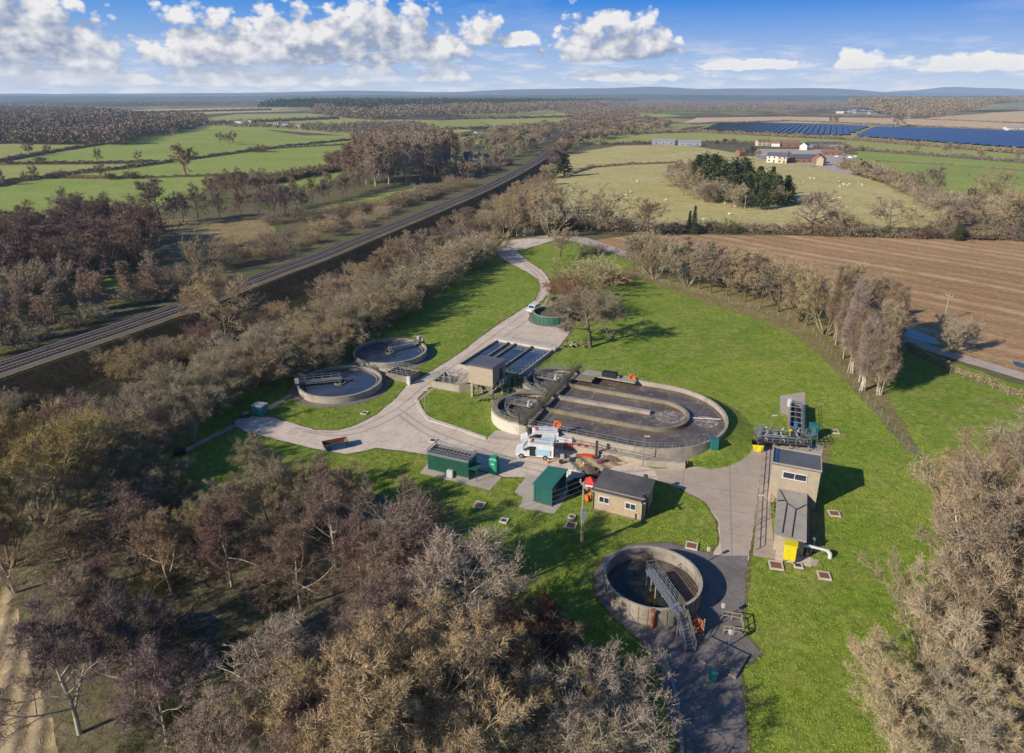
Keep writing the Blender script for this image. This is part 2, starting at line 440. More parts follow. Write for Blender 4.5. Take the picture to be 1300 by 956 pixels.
def PAR(**k):
    P = dict(levels=4, wood=2, segs=(6, 5, 3, 2), sides=(7, 5, 4, 3), wander=(0.08, 0.2, 0.28, 0.3), up=(0.05, 0.06, 0.05, 0.04),
             kids=(11, 6, 4), start=(0.25, 0.25, 0.2), angle=(52, 45, 42), ratio=(0.42, 0.5, 0.5), shape=lambda t: 1.25 - 0.75 * t, rmin=0.012)
    P.update(k); return P

PROTO = {}; VERBOSE = False
def grow(kind, seed, lod):
    """unit = metres, about 10 m tall; scaled when placed"""
    T = Tree(seed); R = T.r; Wd = {0: 0.046, 1: 0.10, 2: 0.26}[lod]; rm = {0: 0.016, 1: 0.035, 2: 0.09}[lod]
    lv = 4 if (lod == 0 or (lod == 1 and kind in ('alder', 'ash', 'oak', 'poplar'))) else 3; nt = {0: 0.7, 1: 0.27, 2: 0.5}[lod]
    def N(x): return max(1, int(round(x * nt)))
    mats = None
    if kind == 'alder':
        P = PAR(levels=lv, kids=(15, 6, 4), start=(0.16, 0.2, 0.2), angle=(50, 44, 40), ratio=(0.40, 0.5, 0.5), rmin=rm,
                shape=lambda t: 0.55 + 1.1 * math.sin(min(1, t * 1.25 + 0.18) * PI) * 0.75)
        T.branch((0, 0, 0), (0.03, 0.02, 1), 9.3, 0.17, 0, P); T.twigs(N(4), 0.62, Wd * 0.8, 0.6, 0.15, 3)
        mats = ('bark', 'tw_purple')
    elif kind == 'ash':
        P = PAR(levels=lv, kids=(11, 6, 5), start=(0.22, 0.2, 0.2), angle=(46, 42, 40), ratio=(0.52, 0.5, 0.48), up=(0.03, 0.09, 0.07, 0.04), rmin=rm,
                shape=lambda t: 0.6 + 0.9 * math.sin(min(1, t + 0.15) * PI) * 0.7)
        T.branch((0, 0, 0), (0, 0.04, 1), 8.6, 0.22, 0, P); T.twigs(N(3), 0.7, Wd, 0.6, 0.15, 3); mats = ('bark', 'tw_brown')
    elif kind == 'oak':
        P = PAR(levels=lv, kids=(10, 7, 5), start=(0.28, 0.25, 0.2), angle=(62, 50, 48), ratio=(0.78, 0.48, 0.42), wander=(0.12, 0.32, 0.4, 0.4), up=(0.02, 0.05, 0.03, 0.0), rmin=rm,
                shape=lambda t: 1.05 - 0.45 * t)
        T.branch((0, 0, 0), (0.05, 0, 1), 7.2, 0.36, 0, P); T.twigs(N(5), 0.55, Wd, 0.8, 0.05, 3); mats = ('bark', 'tw_brown')
    elif kind == 'birch':
        P = PAR(levels=lv, kids=(22, 5, 3), start=(0.14, 0.25, 0.2), angle=(32, 34, 38), ratio=(0.27, 0.45, 0.5), up=(0.02, 0.05, 0.0, -0.05), rmin=rm * 0.8,
                shape=lambda t: 1.15 - 0.75 * t)
        for k in range(R.choice((1, 2, 2, 3))):
            T.branch((R.uniform(-.4, .4), R.uniform(-.4, .4), 0), (R.uniform(-.16, .16), R.uniform(-.16, .16), 1), 9.5 * R.uniform(.85, 1), 0.11, 0, P)
        T.twigs(N(3), 0.62, Wd * 0.8, 0.5, -0.05, 3); mats = ('bark_pale', 'tw_pink')
    elif kind == 'willow':
        P = PAR(levels=lv, kids=(8, 5, 4), start=(0.3, 0.2, 0.2), angle=(30, 32, 36), ratio=(0.5, 0.5, 0.5), up=(0.10, 0.12, 0.10, 0.08), wander=(0.12, 0.2, 0.25, 0.25), rmin=rm, shape=lambda t: 1.1 - 0.4 * t)
        for k in range(7):
            a = k * 0.9 + R.uniform(-.3, .3); tl = R.uniform(0.25, 1.05)
            T.branch((0.5 * math.cos(a), 0.5 * math.sin(a), 0), (tl * math.cos(a), tl * math.sin(a), 1), R.uniform(7.2, 9.6) * (1.12 - 0.22 * tl), 0.15, 0, P)
        T.twigs(N(6) if lod == 0 else (N(4) if lod < 2 else 1), 0.48 if lod == 0 else 0.62, Wd * (0.72 if lod == 0 else 0.85), 0.6, 0.15, 2); mats = ('bark_green', 'tw_gold')
    elif kind == 'thorn':       # dense round-headed scrub tree, grey with lichen
        P = PAR(levels=lv, kids=(7, 5, 4), start=(0.12, 0.2, 0.2), angle=(48, 46, 44), ratio=(0.62, 0.5, 0.5), wander=(0.15, 0.25, 0.3, 0.3), up=(0.05, 0.04, 0.03, 0.0), rmin=rm, shape=lambda t: 1.05 - 0.35 * t)
        for k in range(5):
            a = k * 1.26 + R.uniform(-.3, .3); tl = R.uniform(0.3, 1.0)
            T.branch((0.4 * math.cos(a), 0.4 * math.sin(a), 0), (tl * math.cos(a), tl * math.sin(a), 1), R.uniform(6, 7.6), 0.13, 0, P)
        T.twigs(N(3), 0.7, Wd, 0.75, 0.1, 3); mats = ('bark_green', 'tw_grey')
    elif kind == 'bush':        # multi-stemmed low shrub, wider than tall
        P = PAR(levels=3 if lod < 2 else 2, wood=1, kids=(6, 4, 3), start=(0.1, 0.2, 0.2), angle=(45, 45, 42), ratio=(0.6, 0.55, 0.5), wander=(0.2, 0.25, 0.3, 0.3), up=(0.05, 0.04, 0.03, 0.0), rmin=rm, segs=(4, 4, 3, 3), shape=lambda t: 1.0)
        for k in range(13):
            a = k * 2.4; tl = R.uniform(0.2, 1.9)
            T.branch((1.2 * math.cos(a), 1.2 * math.sin(a), 0), (tl * math.cos(a), tl * math.sin(a), 1), R.uniform(6, 8.6), 0.1, 0, P)
        T.twigs(N(4), 1.1, Wd * 1.5, 0.7, 0.15, 2); mats = ('bark', 'tw_brown')
    elif kind == 'poplar':
        P = PAR(levels=lv, kids=(20, 6, 3), start=(0.15, 0.2, 0.2), angle=(34, 34, 36), ratio=(0.33, 0.5, 0.5), up=(0.02, 0.14, 0.1, 0.06), rmin=rm, shape=lambda t: 1.2 - 0.6 * t)
        T.branch((0, 0, 0), (0, 0, 1), 9.8, 0.16, 0, P); T.twigs(N(3), 0.6, Wd, 0.5, 0.2, 2); mats = ('bark_pale', 'tw_pink')
    elif kind == 'conifer':
        T.W.bar((0, 0, 0), (0, 0, 9.6), 0.2, 6, 0.03, cap=False)
        for k in range(75 if lod < 2 else 34):
            z = 0.9 + 8.9 * (k / (75 if lod < 2 else 34)) ** 0.9; l = (10.2 - z) * 0.30 * R.uniform(0.7, 1.1) + 0.15; a = k * 2.4
            for j in range(4):
                f = (j + 1) / 4; T.an.append((Vector((math.cos(a) * l * f, math.sin(a) * l * f, z - 0.28 * l * f * f)), Vector((math.cos(a), math.sin(a), -0.2))))
        T.leaves({0: 9, 1: 7, 2: 3}[lod], {0: 0.35, 1: 0.42, 2: 0.8}[lod], 0.2); mats = ('bark', 'lf_conifer')
    elif kind == 'evergreen':
        T.W.bar((0, 0, 0), (0, 0, 5), 0.3, 6, 0.1, cap=False)
        for k in range(420 if lod < 2 else 130):
            z = R.uniform(-1, 1); a = R.uniform(0, 2 * PI); rr = math.sqrt(1 - z * z); q = R.uniform(0.7, 1.0) * (1 + 0.22 * math.sin(a * 3 + z * 5 + seed))
            T.an.append((Vector((rr * math.cos(a) * 3.9 * q, rr * math.sin(a) * 3.9 * q, 5.1 + z * 4.7 * q)), Vector((0, 0, 1))))
        T.leaves({0: 12, 1: 8, 2: 5}[lod], {0: 0.4, 1: 0.55, 2: 1.1}[lod], 0.4); mats = ('bark', 'lf_ever')
    z = T.TV[:, 2]; k = 9.6 / np.percentile(z, 99.0); T.TV = T.TV * k
    T.W.v = [(a * k, b * k, c * k) for a, b, c in T.W.v]; T.B.v = [(a * k, b * k, c * k) for a, b, c in T.B.v]
    return T.meshes(kind, M['bark'], M['leaves' if mats[1].startswith('lf') else 'twigs']) + mats

def proto(kind, seed, lod):
    k = (kind, seed, lod)
    if k not in PROTO:
        PROTO[k] = grow(kind, sum(map(ord, kind)) * 31 + seed * 101 + lod, lod)
        if VERBOSE: print('PROTO', k, len(PROTO[k][0].polygons), len(PROTO[k][1].polygons))
    return PROTO[k]
KINDNAME = dict(alder='alder_tree', ash='bare_tree', oak='oak_tree', birch='birch_tree', willow='willow_tree', thorn='hawthorn_tree', bush='bare_bush',
                poplar='poplar_tree', conifer='conifer_tree', evergreen='evergreen_tree')
NSEED = {0: 3, 1: 3, 2: 2}
MERGED = {}
TREES = []
def tree(kind, x, y, h, label, group=None, mat=None, wood=None, wide=1.0, name=None, world=False, lod=None, seed=None, lean=0.0, z=0.0):
    """plant one tree; x, y are its foot"""
    X, Y = (x, y) if world else G(x, y)
    if lod is None: d = math.hypot(X, Y); lod = 0 if d < 165 else (1 if d < 430 else 2)
    sd = R.randrange(NSEED[lod]) if seed is None else seed
    wm, cm, tw, tc = proto(kind, sd, lod)
    ct = (*TONE[mat or tc], 1); wt = (*TONE[wood or tw], 1)
    cat = 'bush' if kind == 'bush' or (name and 'bush' in name) else 'tree'
    sc = h / 9.6
    rz = R.uniform(0, 2 * PI)
    if lod == 2:       # too small in the picture to show its parts: one mesh
        k = (wm.name, cm.name)
        if k not in MERGED:
            nv = len(cm.vertices)
            V = np.empty(nv * 3, np.float32); cm.vertices.foreach_get('co', V); V2 = np.empty(len(wm.vertices) * 3, np.float32); wm.vertices.foreach_get('co', V2)
            T1 = [tuple(p.vertices) for p in cm.polygons] + [tuple(i + nv for i in p.vertices) for p in wm.polygons]
            me = np_mesh(kind + '_far', np.concatenate([V, V2]).reshape(-1, 3), T1, cm.materials[0])
            MERGED[k] = me
        o = link(name or KINDNAME[kind], MERGED[k]); o.color = ct; o.location = (X, Y, z); o.rotation_euler = (0, 0, rz)
        tag(o, label, cat, group)
    else:
        o = thing(name or KINDNAME[kind], label, cat, (X, Y, z), rz, group)
        link('trunk', wm, o).color = wt; link('crown', cm, o).color = ct
        if lean: o.rotation_euler = (lean * math.cos(rz), lean * math.sin(rz), rz)
    o.scale = (sc * wide, sc * wide, sc)
    TREES.append(o)
    return o

def inpoly(x, y, P):
    c = False; n = len(P); j = n - 1
    for i in range(n):
        if (P[i][1] > y) != (P[j][1] > y) and x < (P[j][0] - P[i][0]) * (y - P[i][1]) / (P[j][1] - P[i][1]) + P[i][0]: c = not c
        j = i
    return c

def along(pts, step, jit=0.0, world=False):
    """points every step metres along a photo polyline, in world metres"""
    W = [p if world else G(*p) for p in pts]; out = []; carry = 0.0
    for a, b in zip(W[:-1], W[1:]):
        l = math.dist(a, b); t = carry
        while t < l:
            f = t / l; out.append((a[0] + (b[0] - a[0]) * f + R.uniform(-jit, jit), a[1] + (b[1] - a[1]) * f + R.uniform(-jit, jit))); t += step * R.uniform(0.8, 1.2)
        carry = t - l
    return out

def scatter(poly, step, world=False):
    W = [p if world else G(*p) for p in poly]; xs = [p[0] for p in W]; ys = [p[1] for p in W]; out = []
    y = min(ys); k = 0
    while y < max(ys):
        x = min(xs) + (k % 2) * step / 2
        while x < max(xs):
            a, b = x + R.uniform(-.38, .38) * step, y + R.uniform(-.38, .38) * step
            if inpoly(a, b, W): out.append((a, b))
            x += step
        y += step * 0.87; k += 1
    return out
# ------------------------------------------------------------------ ground materials
def ground_mat():
    m, t = newmat('ground_rough'); geo = t.n('ShaderNodeNewGeometry'); v = geo.outputs['Position']
    d = t.vm('LENGTH', v)
    n1 = t.noise(v, 0.09, 7, 0.65); n2 = t.noise(v, 0.9, 6, 0.7)
    near = t.mix(t.ramp(n2, 0.35, 0.65), (0.12, 0.095, 0.055), (0.24, 0.19, 0.11))
    near = t.mix(t.ramp(n1, 0.45, 0.62), near, (0.13, 0.15, 0.045))
    # countryside beyond: patchwork of fields with hedge lines
    mp = t.n('ShaderNodeMapping'); t.l(v, mp.inputs['Vector']); mp.inputs['Scale'].default_value = (1 / 420., 1 / 560., 1); mp.inputs['Rotation'].default_value = (0, 0, 0.35)
    wv = t.vm('ADD', mp.outputs[0], t.vm('MULTIPLY', t.noise(mp.outputs[0], 0.8, 2, 0.5, out='Color'), (0.5, 0.5, 0)))
    fl = t.n('ShaderNodeMapping'); t.l(wv, fl.inputs['Vector']); fl.inputs['Scale'].default_value = (1, 1, 0)
    vo = t.n('ShaderNodeTexVoronoi'); vo.voronoi_dimensions = '2D'; t.l(fl.outputs[0], vo.inputs['Vector']); vo.inputs['Scale'].default_value = 1.0
    ve = t.n('ShaderNodeTexVoronoi'); ve.voronoi_dimensions = '2D'; ve.feature = 'DISTANCE_TO_EDGE'; t.l(fl.outputs[0], ve.inputs['Vector']); ve.inputs['Scale'].default_value = 1.0
    sp = t.n('ShaderNodeSeparateColor'); t.l(vo.outputs['Color'], sp.inputs[0])
    c = t.mix(t.ramp(sp.outputs[0], 0.40, 0.42), (0.24, 0.32, 0.08), (0.38, 0.37, 0.15))
    c = t.mix(t.ramp(sp.outputs[1], 0.68, 0.70), c, (0.52, 0.40, 0.24))
    c = t.mix(t.ramp(sp.outputs[2], 0.60, 0.62), c, (0.17, 0.13, 0.095))
    c = t.mix(t.ramp(ve.outputs['Distance'], 0.045, 0.030), c, (0.11, 0.09, 0.065))
    c = t.mix(t.ramp(t.noise(v, 0.0016, 5, 0.6), 0.50, 0.56), c, (0.16, 0.125, 0.09))
    c = t.mix(t.m('MULTIPLY', t.noise(v, 0.02, 5, 0.7), 0.5), c, t.mix(1.0, c, (0.5, 0.5, 0.5), 'MULTIPLY'))
    col = t.mix(t.ramp(d, 700.0, 1000.0), near, c)
    finish(t, bsdf(t, col, 0.95, spec=0.1, normal=bump(t, n2, 0.6, 0.3))); return m

def grass_mat(name, c1, c2, c3, tuft=1.6, rows=None, mott=0.45, patch=0.05, bs=0.7, bd=0.12, worn=None):
    m, t = newmat(name); geo = t.n('ShaderNodeNewGeometry'); v = geo.outputs['Position']
    n1 = t.noise(v, patch, 6, 0.62); n2 = t.noise(v, tuft, 6, 0.80, 0.6); n3 = t.noise(v, tuft * 0.22, 4, 0.6)
    col = t.mix(t.ramp(n1, 0.38, 0.64), c1, c2)
    col = t.mix(t.m('MULTIPLY', t.ramp(n3, 0.45, 0.72), 0.7), col, c3)
    if worn: col = t.mix(t.m('MULTIPLY', t.ramp(t.noise(v, 0.11, 8, 0.72, 0.8), 0.575, 0.70), 0.65), col, worn)
    dark = t.mix(1.0, col, (0.42, 0.48, 0.35), 'MULTIPLY')
    col = t.mix(t.m('MULTIPLY', t.ramp(n2, 0.60, 0.38), min(1.0, mott * 1.6)), col, dark)
    col = t.mix(t.m('MULTIPLY', t.ramp(n2, 0.56, 0.72), mott * 0.7), col, t.mix(1.0, col, (1.5, 1.42, 1.35), 'MULTIPLY'))
    h = t.m('ADD', n2, t.m('MULTIPLY', n3, 0.8))
    if rows:
        ang, per, amt, rc = rows
        mp = t.n('ShaderNodeMapping'); t.l(v, mp.inputs['Vector']); mp.inputs['Rotation'].default_value = (0, 0, -ang)
        sx = t.n('ShaderNodeSeparateXYZ'); t.l(mp.outputs[0], sx.inputs[0])
        y = t.m('ADD', sx.outputs[1], t.m('MULTIPLY', t.m('SUBTRACT', t.noise(v, 0.02, 3), 0.5), 5.0))
        s1 = t.m('SINE', t.m('MULTIPLY', y, 2 * PI / per))
        s2 = t.m('SINE', t.m('ADD', t.m('MULTIPLY', y, 2 * PI / (per * 3.7)), t.m('MULTIPLY', t.noise(v, 0.01, 2), 9.0)))
        f = t.m('MULTIPLY', t.ramp(t.m('ADD', s1, t.m('MULTIPLY', s2, 0.8)), 0.1, 1.5), amt)
        f = t.m('MULTIPLY', f, t.ramp(t.noise(v, 0.12, 4, 0.7), 0.3, 0.6))
        col = t.mix(f, col, rc); h = t.m('ADD', h, t.m('MULTIPLY', s1, 0.4))
    finish(t, bsdf(t, col, 0.95, spec=0.12, normal=bump(t, h, bs, bd))); return m

M['ground'] = ground_mat()
M['lawn'] = grass_mat('lawn_grass', (0.235, 0.330, 0.040), (0.320, 0.385, 0.060), (0.43, 0.40, 0.115), 0.95, mott=0.5, bd=0.3, bs=0.9, patch=0.06, worn=(0.40, 0.33, 0.15))
M['field_green'] = grass_mat('field_green', (0.29, 0.365, 0.075), (0.37, 0.415, 0.11), (0.44, 0.42, 0.14), 0.5, mott=0.3, patch=0.014)
M['field_olive'] = grass_mat('field_olive', (0.37, 0.395, 0.10), (0.45, 0.43, 0.15), (0.50, 0.42, 0.18), 0.3, mott=0.3, patch=0.012)
M['meadow'] = grass_mat('meadow_pale', (0.60, 0.475, 0.195), (0.68, 0.55, 0.27), (0.42, 0.43, 0.12), 0.35, mott=0.35, patch=0.02)
M['soil'] = grass_mat('ploughed_soil', (0.48, 0.265, 0.135), (0.57, 0.335, 0.185), (0.42, 0.31, 0.13), 0.8, rows=(math.radians(-52), 7.5, 0.6, (0.72, 0.50, 0.31)), mott=0.45, patch=0.02, bd=0.2)
M['stubble'] = grass_mat('stubble_field', (0.66, 0.46, 0.28), (0.74, 0.55, 0.35), (0.56, 0.39, 0.22), 0.2, mott=0.15, patch=0.01)
M['reeds'] = grass_mat('dead_reeds', (0.540, 0.385, 0.209), (0.408, 0.287, 0.143), (0.336, 0.253, 0.110), 0.9, mott=0.7, patch=0.06, bd=0.5)
M['litter'] = grass_mat('leaf_litter', (0.24, 0.18, 0.12), (0.31, 0.24, 0.15), (0.19, 0.21, 0.07), 1.2, mott=0.7, patch=0.12, bd=0.3)
M['bramble'] = grass_mat('shaded_bramble_ground', (0.055, 0.042, 0.030), (0.09, 0.066, 0.045), (0.045, 0.045, 0.022), 1.0, mott=0.8, patch=0.1, bd=0.6, bs=1.0)  # brambles, tone darkened so the hollow's shadow gaps sit in the colour
M['verge'] = grass_mat('dry_verge', (0.396, 0.308, 0.143), (0.308, 0.242, 0.099), (0.220, 0.209, 0.066), 1.2, mott=0.5, patch=0.1, bd=0.3)
M['track_soil'] = grass_mat('bare_bank_soil', (0.60, 0.43, 0.26), (0.50, 0.36, 0.21), (0.42, 0.31, 0.18), 0.7, rows=(math.radians(-62), 1.6, 0.55, (0.50, 0.39, 0.26)), mott=0.5, patch=0.08, bd=0.3)

def concrete(name, c1, c2, joint=0.0, ang=0.0, stain=0.35, rough=0.85, tracks=0.0):
    m, t = newmat(name); geo = t.n('ShaderNodeNewGeometry'); v = geo.outputs['Position']
    n1 = t.noise(v, 0.22, 7, 0.65); n2 = t.noise(v, 3.0, 5, 0.65); n3 = t.noise(v, 0.7, 8, 0.72, 0.8)
    col = t.mix(t.ramp(n1, 0.36, 0.66), c1, c2)
    col = t.mix(t.m('MULTIPLY', t.ramp(n3, 0.50, 0.72), stain), col, tuple(x * 0.42 for x in c1))
    col = t.mix(t.m('MULTIPLY', t.ramp(n2, 0.4, 0.7), 0.18), col, tuple(x * 0.5 for x in c1))
    if joint:
        mp = t.n('ShaderNodeMapping'); t.l(v, mp.inputs['Vector']); mp.inputs['Rotation'].default_value = (0, 0, -ang)
        sx = t.n('ShaderNodeSeparateXYZ'); t.l(mp.outputs[0], sx.inputs[0])
        for k, per in ((0, joint), (1, joint * 0.8)):
            fr = t.m('ABSOLUTE', t.m('SUBTRACT', t.m('FRACT', t.m('DIVIDE', sx.outputs[k], per)), 0.5))
            col = t.mix(t.m('MULTIPLY', t.ramp(fr, 0.488, 0.497), 0.55), col, tuple(x * 0.3 for x in c1))
    finish(t, bsdf(t, col, rough, spec=0.25, normal=bump(t, n2, 0.25, 0.02))); return m
M['road'] = concrete('concrete_road', (0.66, 0.525, 0.40), (0.76, 0.625, 0.49), 4.6, math.radians(-24), stain=0.5)
M['tarmac'] = concrete('old_tarmac', (0.46, 0.36, 0.275), (0.55, 0.44, 0.34), 6.0, math.radians(-16), 0.3)
M['apron'] = concrete('dark_apron', (0.19, 0.165, 0.155), (0.28, 0.24, 0.22), 3.4, math.radians(20), 0.6)
M['conc'] = concrete('concrete_wall', (0.38, 0.325, 0.25), (0.50, 0.43, 0.335), 0, 0, 0.8)
M['conc_dark'] = concrete('concrete_mossy', (0.24, 0.20, 0.145), (0.33, 0.28, 0.19), 0, 0, 0.8)
M['conc_white'] = concrete('concrete_pale', (0.60, 0.53, 0.42), (0.70, 0.635, 0.53), 0, 0, 0.45)
M['pathm'] = concrete('path_surface', (0.46, 0.38, 0.31), (0.56, 0.47, 0.385), 0, 0, 0.4)

# ------------------------------------------------------------------ ground sheets
def smooth_poly(P, it=2, closed=True):
    for _ in range(it):
        Q = []; n = len(P); rng = range(n if closed else n - 1)
        if not closed: Q.append(P[0])
        for i in rng:
            a, b = P[i], P[(i + 1) % n]
            Q += [(a[0] * .75 + b[0] * .25, a[1] * .75 + b[1] * .25), (a[0] * .25 + b[0] * .75, a[1] * .25 + b[1] * .75)]
        if not closed: Q.append(P[-1])
        P = Q
    return P

def densify(P, step, jit, closed=True):
    out = []; n = len(P)
    for i in range(n if closed else n - 1):
        a, b = P[i], P[(i + 1) % n]; l = math.dist(a, b); k = max(1, int(l / step))
        for j in range(k):
            f = j / k; x = a[0] + (b[0] - a[0]) * f; y = a[1] + (b[1] - a[1]) * f
            if jit:
                x += jit * (mnoise.noise(Vector((x * 0.9, y * 0.9, 3.1))) * 1.6 + R.uniform(-.3, .3)); y += jit * (mnoise.noise(Vector((x * 0.9, y * 0.9, 9.1))) * 1.6 + R.uniform(-.3, .3))
            out.append((x, y))
    if not closed: out.append(P[-1])
    return out

def sheet(name, poly, z, mat, world=False, jit=0.0, step=1.0, smooth=0, thick=0.0):
    P = [p if world else G(*p) for p in poly]
    if smooth: P = smooth_poly(P, smooth)
    if jit: P = densify(P, step, jit)
    mb = MB()
    if thick: mb.prism(P, z - thick, z)
    else:
        ar = sum(P[i][0] * P[(i + 1) % len(P)][1] - P[(i + 1) % len(P)][0] * P[i][1] for i in range(len(P)))
        if ar < 0: P = P[::-1]
        mb.add([(p[0], p[1], z) for p in P], [tuple(range(len(P)))])
    return tag(mb.build(name, mat), kind='structure')

def strip(name, pts, w, z, mat, world=False, smooth=2, kind='structure', w2=None):
    P = [p if world else G(*p) for p in pts]; P = smooth_poly(P, smooth, False); n = len(P); vs = []
    for i in range(n):
        a = P[max(0, i - 1)]; b = P[min(n - 1, i + 1)]; dx, dy = b[0] - a[0], b[1] - a[1]; l = math.hypot(dx, dy); ww = w / 2
        vs += [(P[i][0] - dy / l * ww, P[i][1] + dx / l * ww, z), (P[i][0] + dy / l * ww, P[i][1] - dx / l * ww, z)]
    mb = MB().add(vs, [(2 * i, 2 * i + 1, 2 * i + 3, 2 * i + 2) for i in range(n - 1)])
    return tag(mb.build(name, mat), kind=kind)

# one sheet to the horizon (polar rings so faces stay well shaped)
def base_ground():
    rings = [0, 30, 60, 100, 160, 250, 400, 600, 900, 1400, 2200, 3500, 6000, 10000, 17000, 30000, 60000]; n = 64; vs = [(0, 0, 0)]; fs = []
    for r in rings[1:]:
        for i in range(n): vs.append((r * math.cos(2 * PI * i / n), r * math.sin(2 * PI * i / n), 0))
    for i in range(n): fs.append((0, 1 + i, 1 + (i + 1) % n))
    for k in range(len(rings) - 2):
        a = 1 + k * n; b = a + n
        for i in range(n): fs.append((a + i, b + i, b + (i + 1) % n, a + (i + 1) % n))
    tag(link('ground', np_mesh('ground', vs, fs, M['ground'])), kind='structure')
base_ground()

# fields (photo positions of their corners)
sheet('field', [(-160, 245), (0, 238), (61, 226), (188, 225), (268, 223), (262, 240), (235, 256), (170, 265), (90, 282), (33, 300), (-160, 345)], 0.02, M['field_green'], jit=1.2, step=8)
sheet('field', [(100, 222), (221, 206), (320, 191), (471, 176), (480, 182), (440, 200), (415, 213), (370, 225), (268, 223), (188, 225)], 0.02, M['field_green'], jit=1.2, step=8)
sheet('field', [(-160, 212), (0, 210), (203, 208), (100, 222), (61, 225), (-160, 242)], 0.02, M['field_olive'], jit=1.2, step=8)
sheet('field', [(-160, 212), (5, 207), (76, 192), (127, 185), (215, 173), (230, 164), (330, 164), (385, 172), (440, 172), (471, 175), (320, 190), (203, 206), (60, 207)], 0.03, M['field_green'], jit=1.2, step=8)
sheet('field', [(-160, 188), (0, 182), (60, 184), (122, 184), (76, 191), (0, 204), (-160, 210)], 0.025, M['field_olive'], jit=1.2, step=8)
sheet('field', [(125, 145), (190, 138.5), (300, 136.5), (400, 137), (380, 141), (300, 143), (240, 146), (180, 148)], 0.1, M['meadow'])
sheet('field', [(245, 157), (262, 150), (300, 145), (420, 143.5), (440, 150), (400, 155), (330, 156.5), (270, 158.5)], 0.1, M['field_olive'])
sheet('field', [(523, 158), (560, 153), (605, 153), (625, 162), (560, 165), (530, 165)], 0.05, M['field_green'])
sheet('field', [(575, 144), (640, 142), (760, 138), (780, 146), (725, 156), (660, 160), (625, 160), (600, 150)], 0.06, M['field_olive'])
sheet('field', [(345, 240), (368, 231), (400, 223), (436, 217), (420, 230), (398, 241), (370, 243)], 0.02, M['field_green'], jit=.8, step=5)
sheet('field', [(385, 268), (459, 250), (535, 238), (597, 227), (600, 232), (545, 244), (492, 258), (433, 272), (390, 275)], 0.02, M['field_green'], jit=.8, step=5)
sheet('field', [(470, 175), (530, 172), (640, 168), (690, 165), (700, 170), (640, 180), (520, 190), (470, 190)], 0.02, M['field_olive'], jit=.8, step=8)
sheet('field', [(160, 283), (250, 277), (332, 279), (355, 296), (305, 312), (240, 340), (190, 350), (160, 322)], 0.03, M['reeds'], jit=1.5, step=4)
sheet('meadow', [(700, 240), (722, 195), (785, 185), (850, 184), (890, 187), (970, 200), (1065, 217), (1150, 240), (1205, 264), (1200, 300), (950, 296), (785, 292), (700, 262)], 0.02, M['meadow'], jit=1.5, step=8)
sheet('field', [(1070, 195), (1098, 191), (1300, 206), (1500, 222), (1500, 290), (1300, 252), (1190, 245), (1120, 228), (1085, 212)], 0.02, M['field_green'], jit=1.2, step=8)
sheet('field', [(735, 176), (800, 168), (880, 168), (980, 173), (1080, 178), (1300, 196), (1500, 213), (1500, 222), (1300, 206), (1098, 190), (1040, 186), (980, 182), (870, 180), (760, 183)], 0.03, M['field_olive'], jit=1.2, step=8)
sheet('stubble_field', [(862, 157.5), (912, 154), (1110, 158.5), (1300, 165), (1600, 172.5), (1600, 141), (1300, 141), (1235, 144.5), (1160, 151), (1100, 149.5), (1000, 148), (885, 149.5)], 0.15, M['stubble'])
sheet('woodland_floor', [(-260, 186), (0, 182), (60, 183.5), (122, 183.5), (160, 184), (182, 174), (225, 167), (222, 160), (190, 152), (130, 146), (60, 139), (0, 134), (-260, 134)], 0.05, M['litter'])
sheet('field', [(225, 169), (262, 158.5), (330, 156), (440, 150), (560, 153), (600, 166), (560, 172), (470, 174.5), (400, 169), (345, 165), (262, 164)], 0.045, M['field_olive'])
sheet('field', [(715, 150), (760, 146), (840, 144), (870, 147), (800, 151), (740, 155)], 0.1, M['field_olive'])
sheet('field', [(1150, 190 - 55), (1230, 132), (1300, 133), (1500, 134), (1500, 139), (1300, 139), (1230, 140)], 0.2, M['field_olive'])
sheet('ploughed_field', [(735, 308), (808, 298), (1000, 299), (1300, 306), (1560, 318), (1560, 560), (1330, 490), (1262, 470), (1190, 448), (1137, 422), (1100, 400), (1060, 372), (1010, 350), (930, 332), (850, 322), (790, 325), (740, 314)], 0.02, M['soil'], jit=0.6, step=3)
sheet('bare_field', [(-150, 690), (-20, 700), (12, 735), (40, 800), (75, 866), (110, 956), (60, 1010), (-150, 1010)], 0.03, M['track_soil'], jit=0.5, step=1.5)

# lawns
sheet('lawn', [(650, 316), (700, 308), (735, 306), (790, 327), (850, 340), (930, 362), (1000, 385), (1040, 400), (1075, 440), (1130, 420), (1190, 452), (1262, 478), (1345, 505), (1500, 560), (1600, 1050), (820, 1050),
      (830, 860), (700, 800), (640, 760), (600, 690), (520, 640), (430, 615), (330, 622), (250, 640), (215, 620), (200, 585), (150, 600), (140, 570), (230, 535), (300, 500), (380, 468), (460, 425), (530, 385), (590, 345), (630, 322)], 0.04, M['lawn'], jit=0.5, step=1.2)
sheet('woodland_floor', [(-60, 640), (60, 600), (140, 602), (215, 625), (260, 650), (330, 632), (430, 625), (520, 650), (590, 700), (630, 768), (700, 812), (822, 868), (815, 1040), (100, 1040), (60, 900), (0, 720)], 0.045, M['litter'], jit=0.6, step=1.5)
sheet('woodland_floor', [(1230, 660), (1290, 620), (1350, 600), (1500, 590), (1560, 1040), (1170, 1040), (1175, 900), (1195, 800), (1200, 720)], 0.045, M['litter'], jit=0.6, step=1.5)
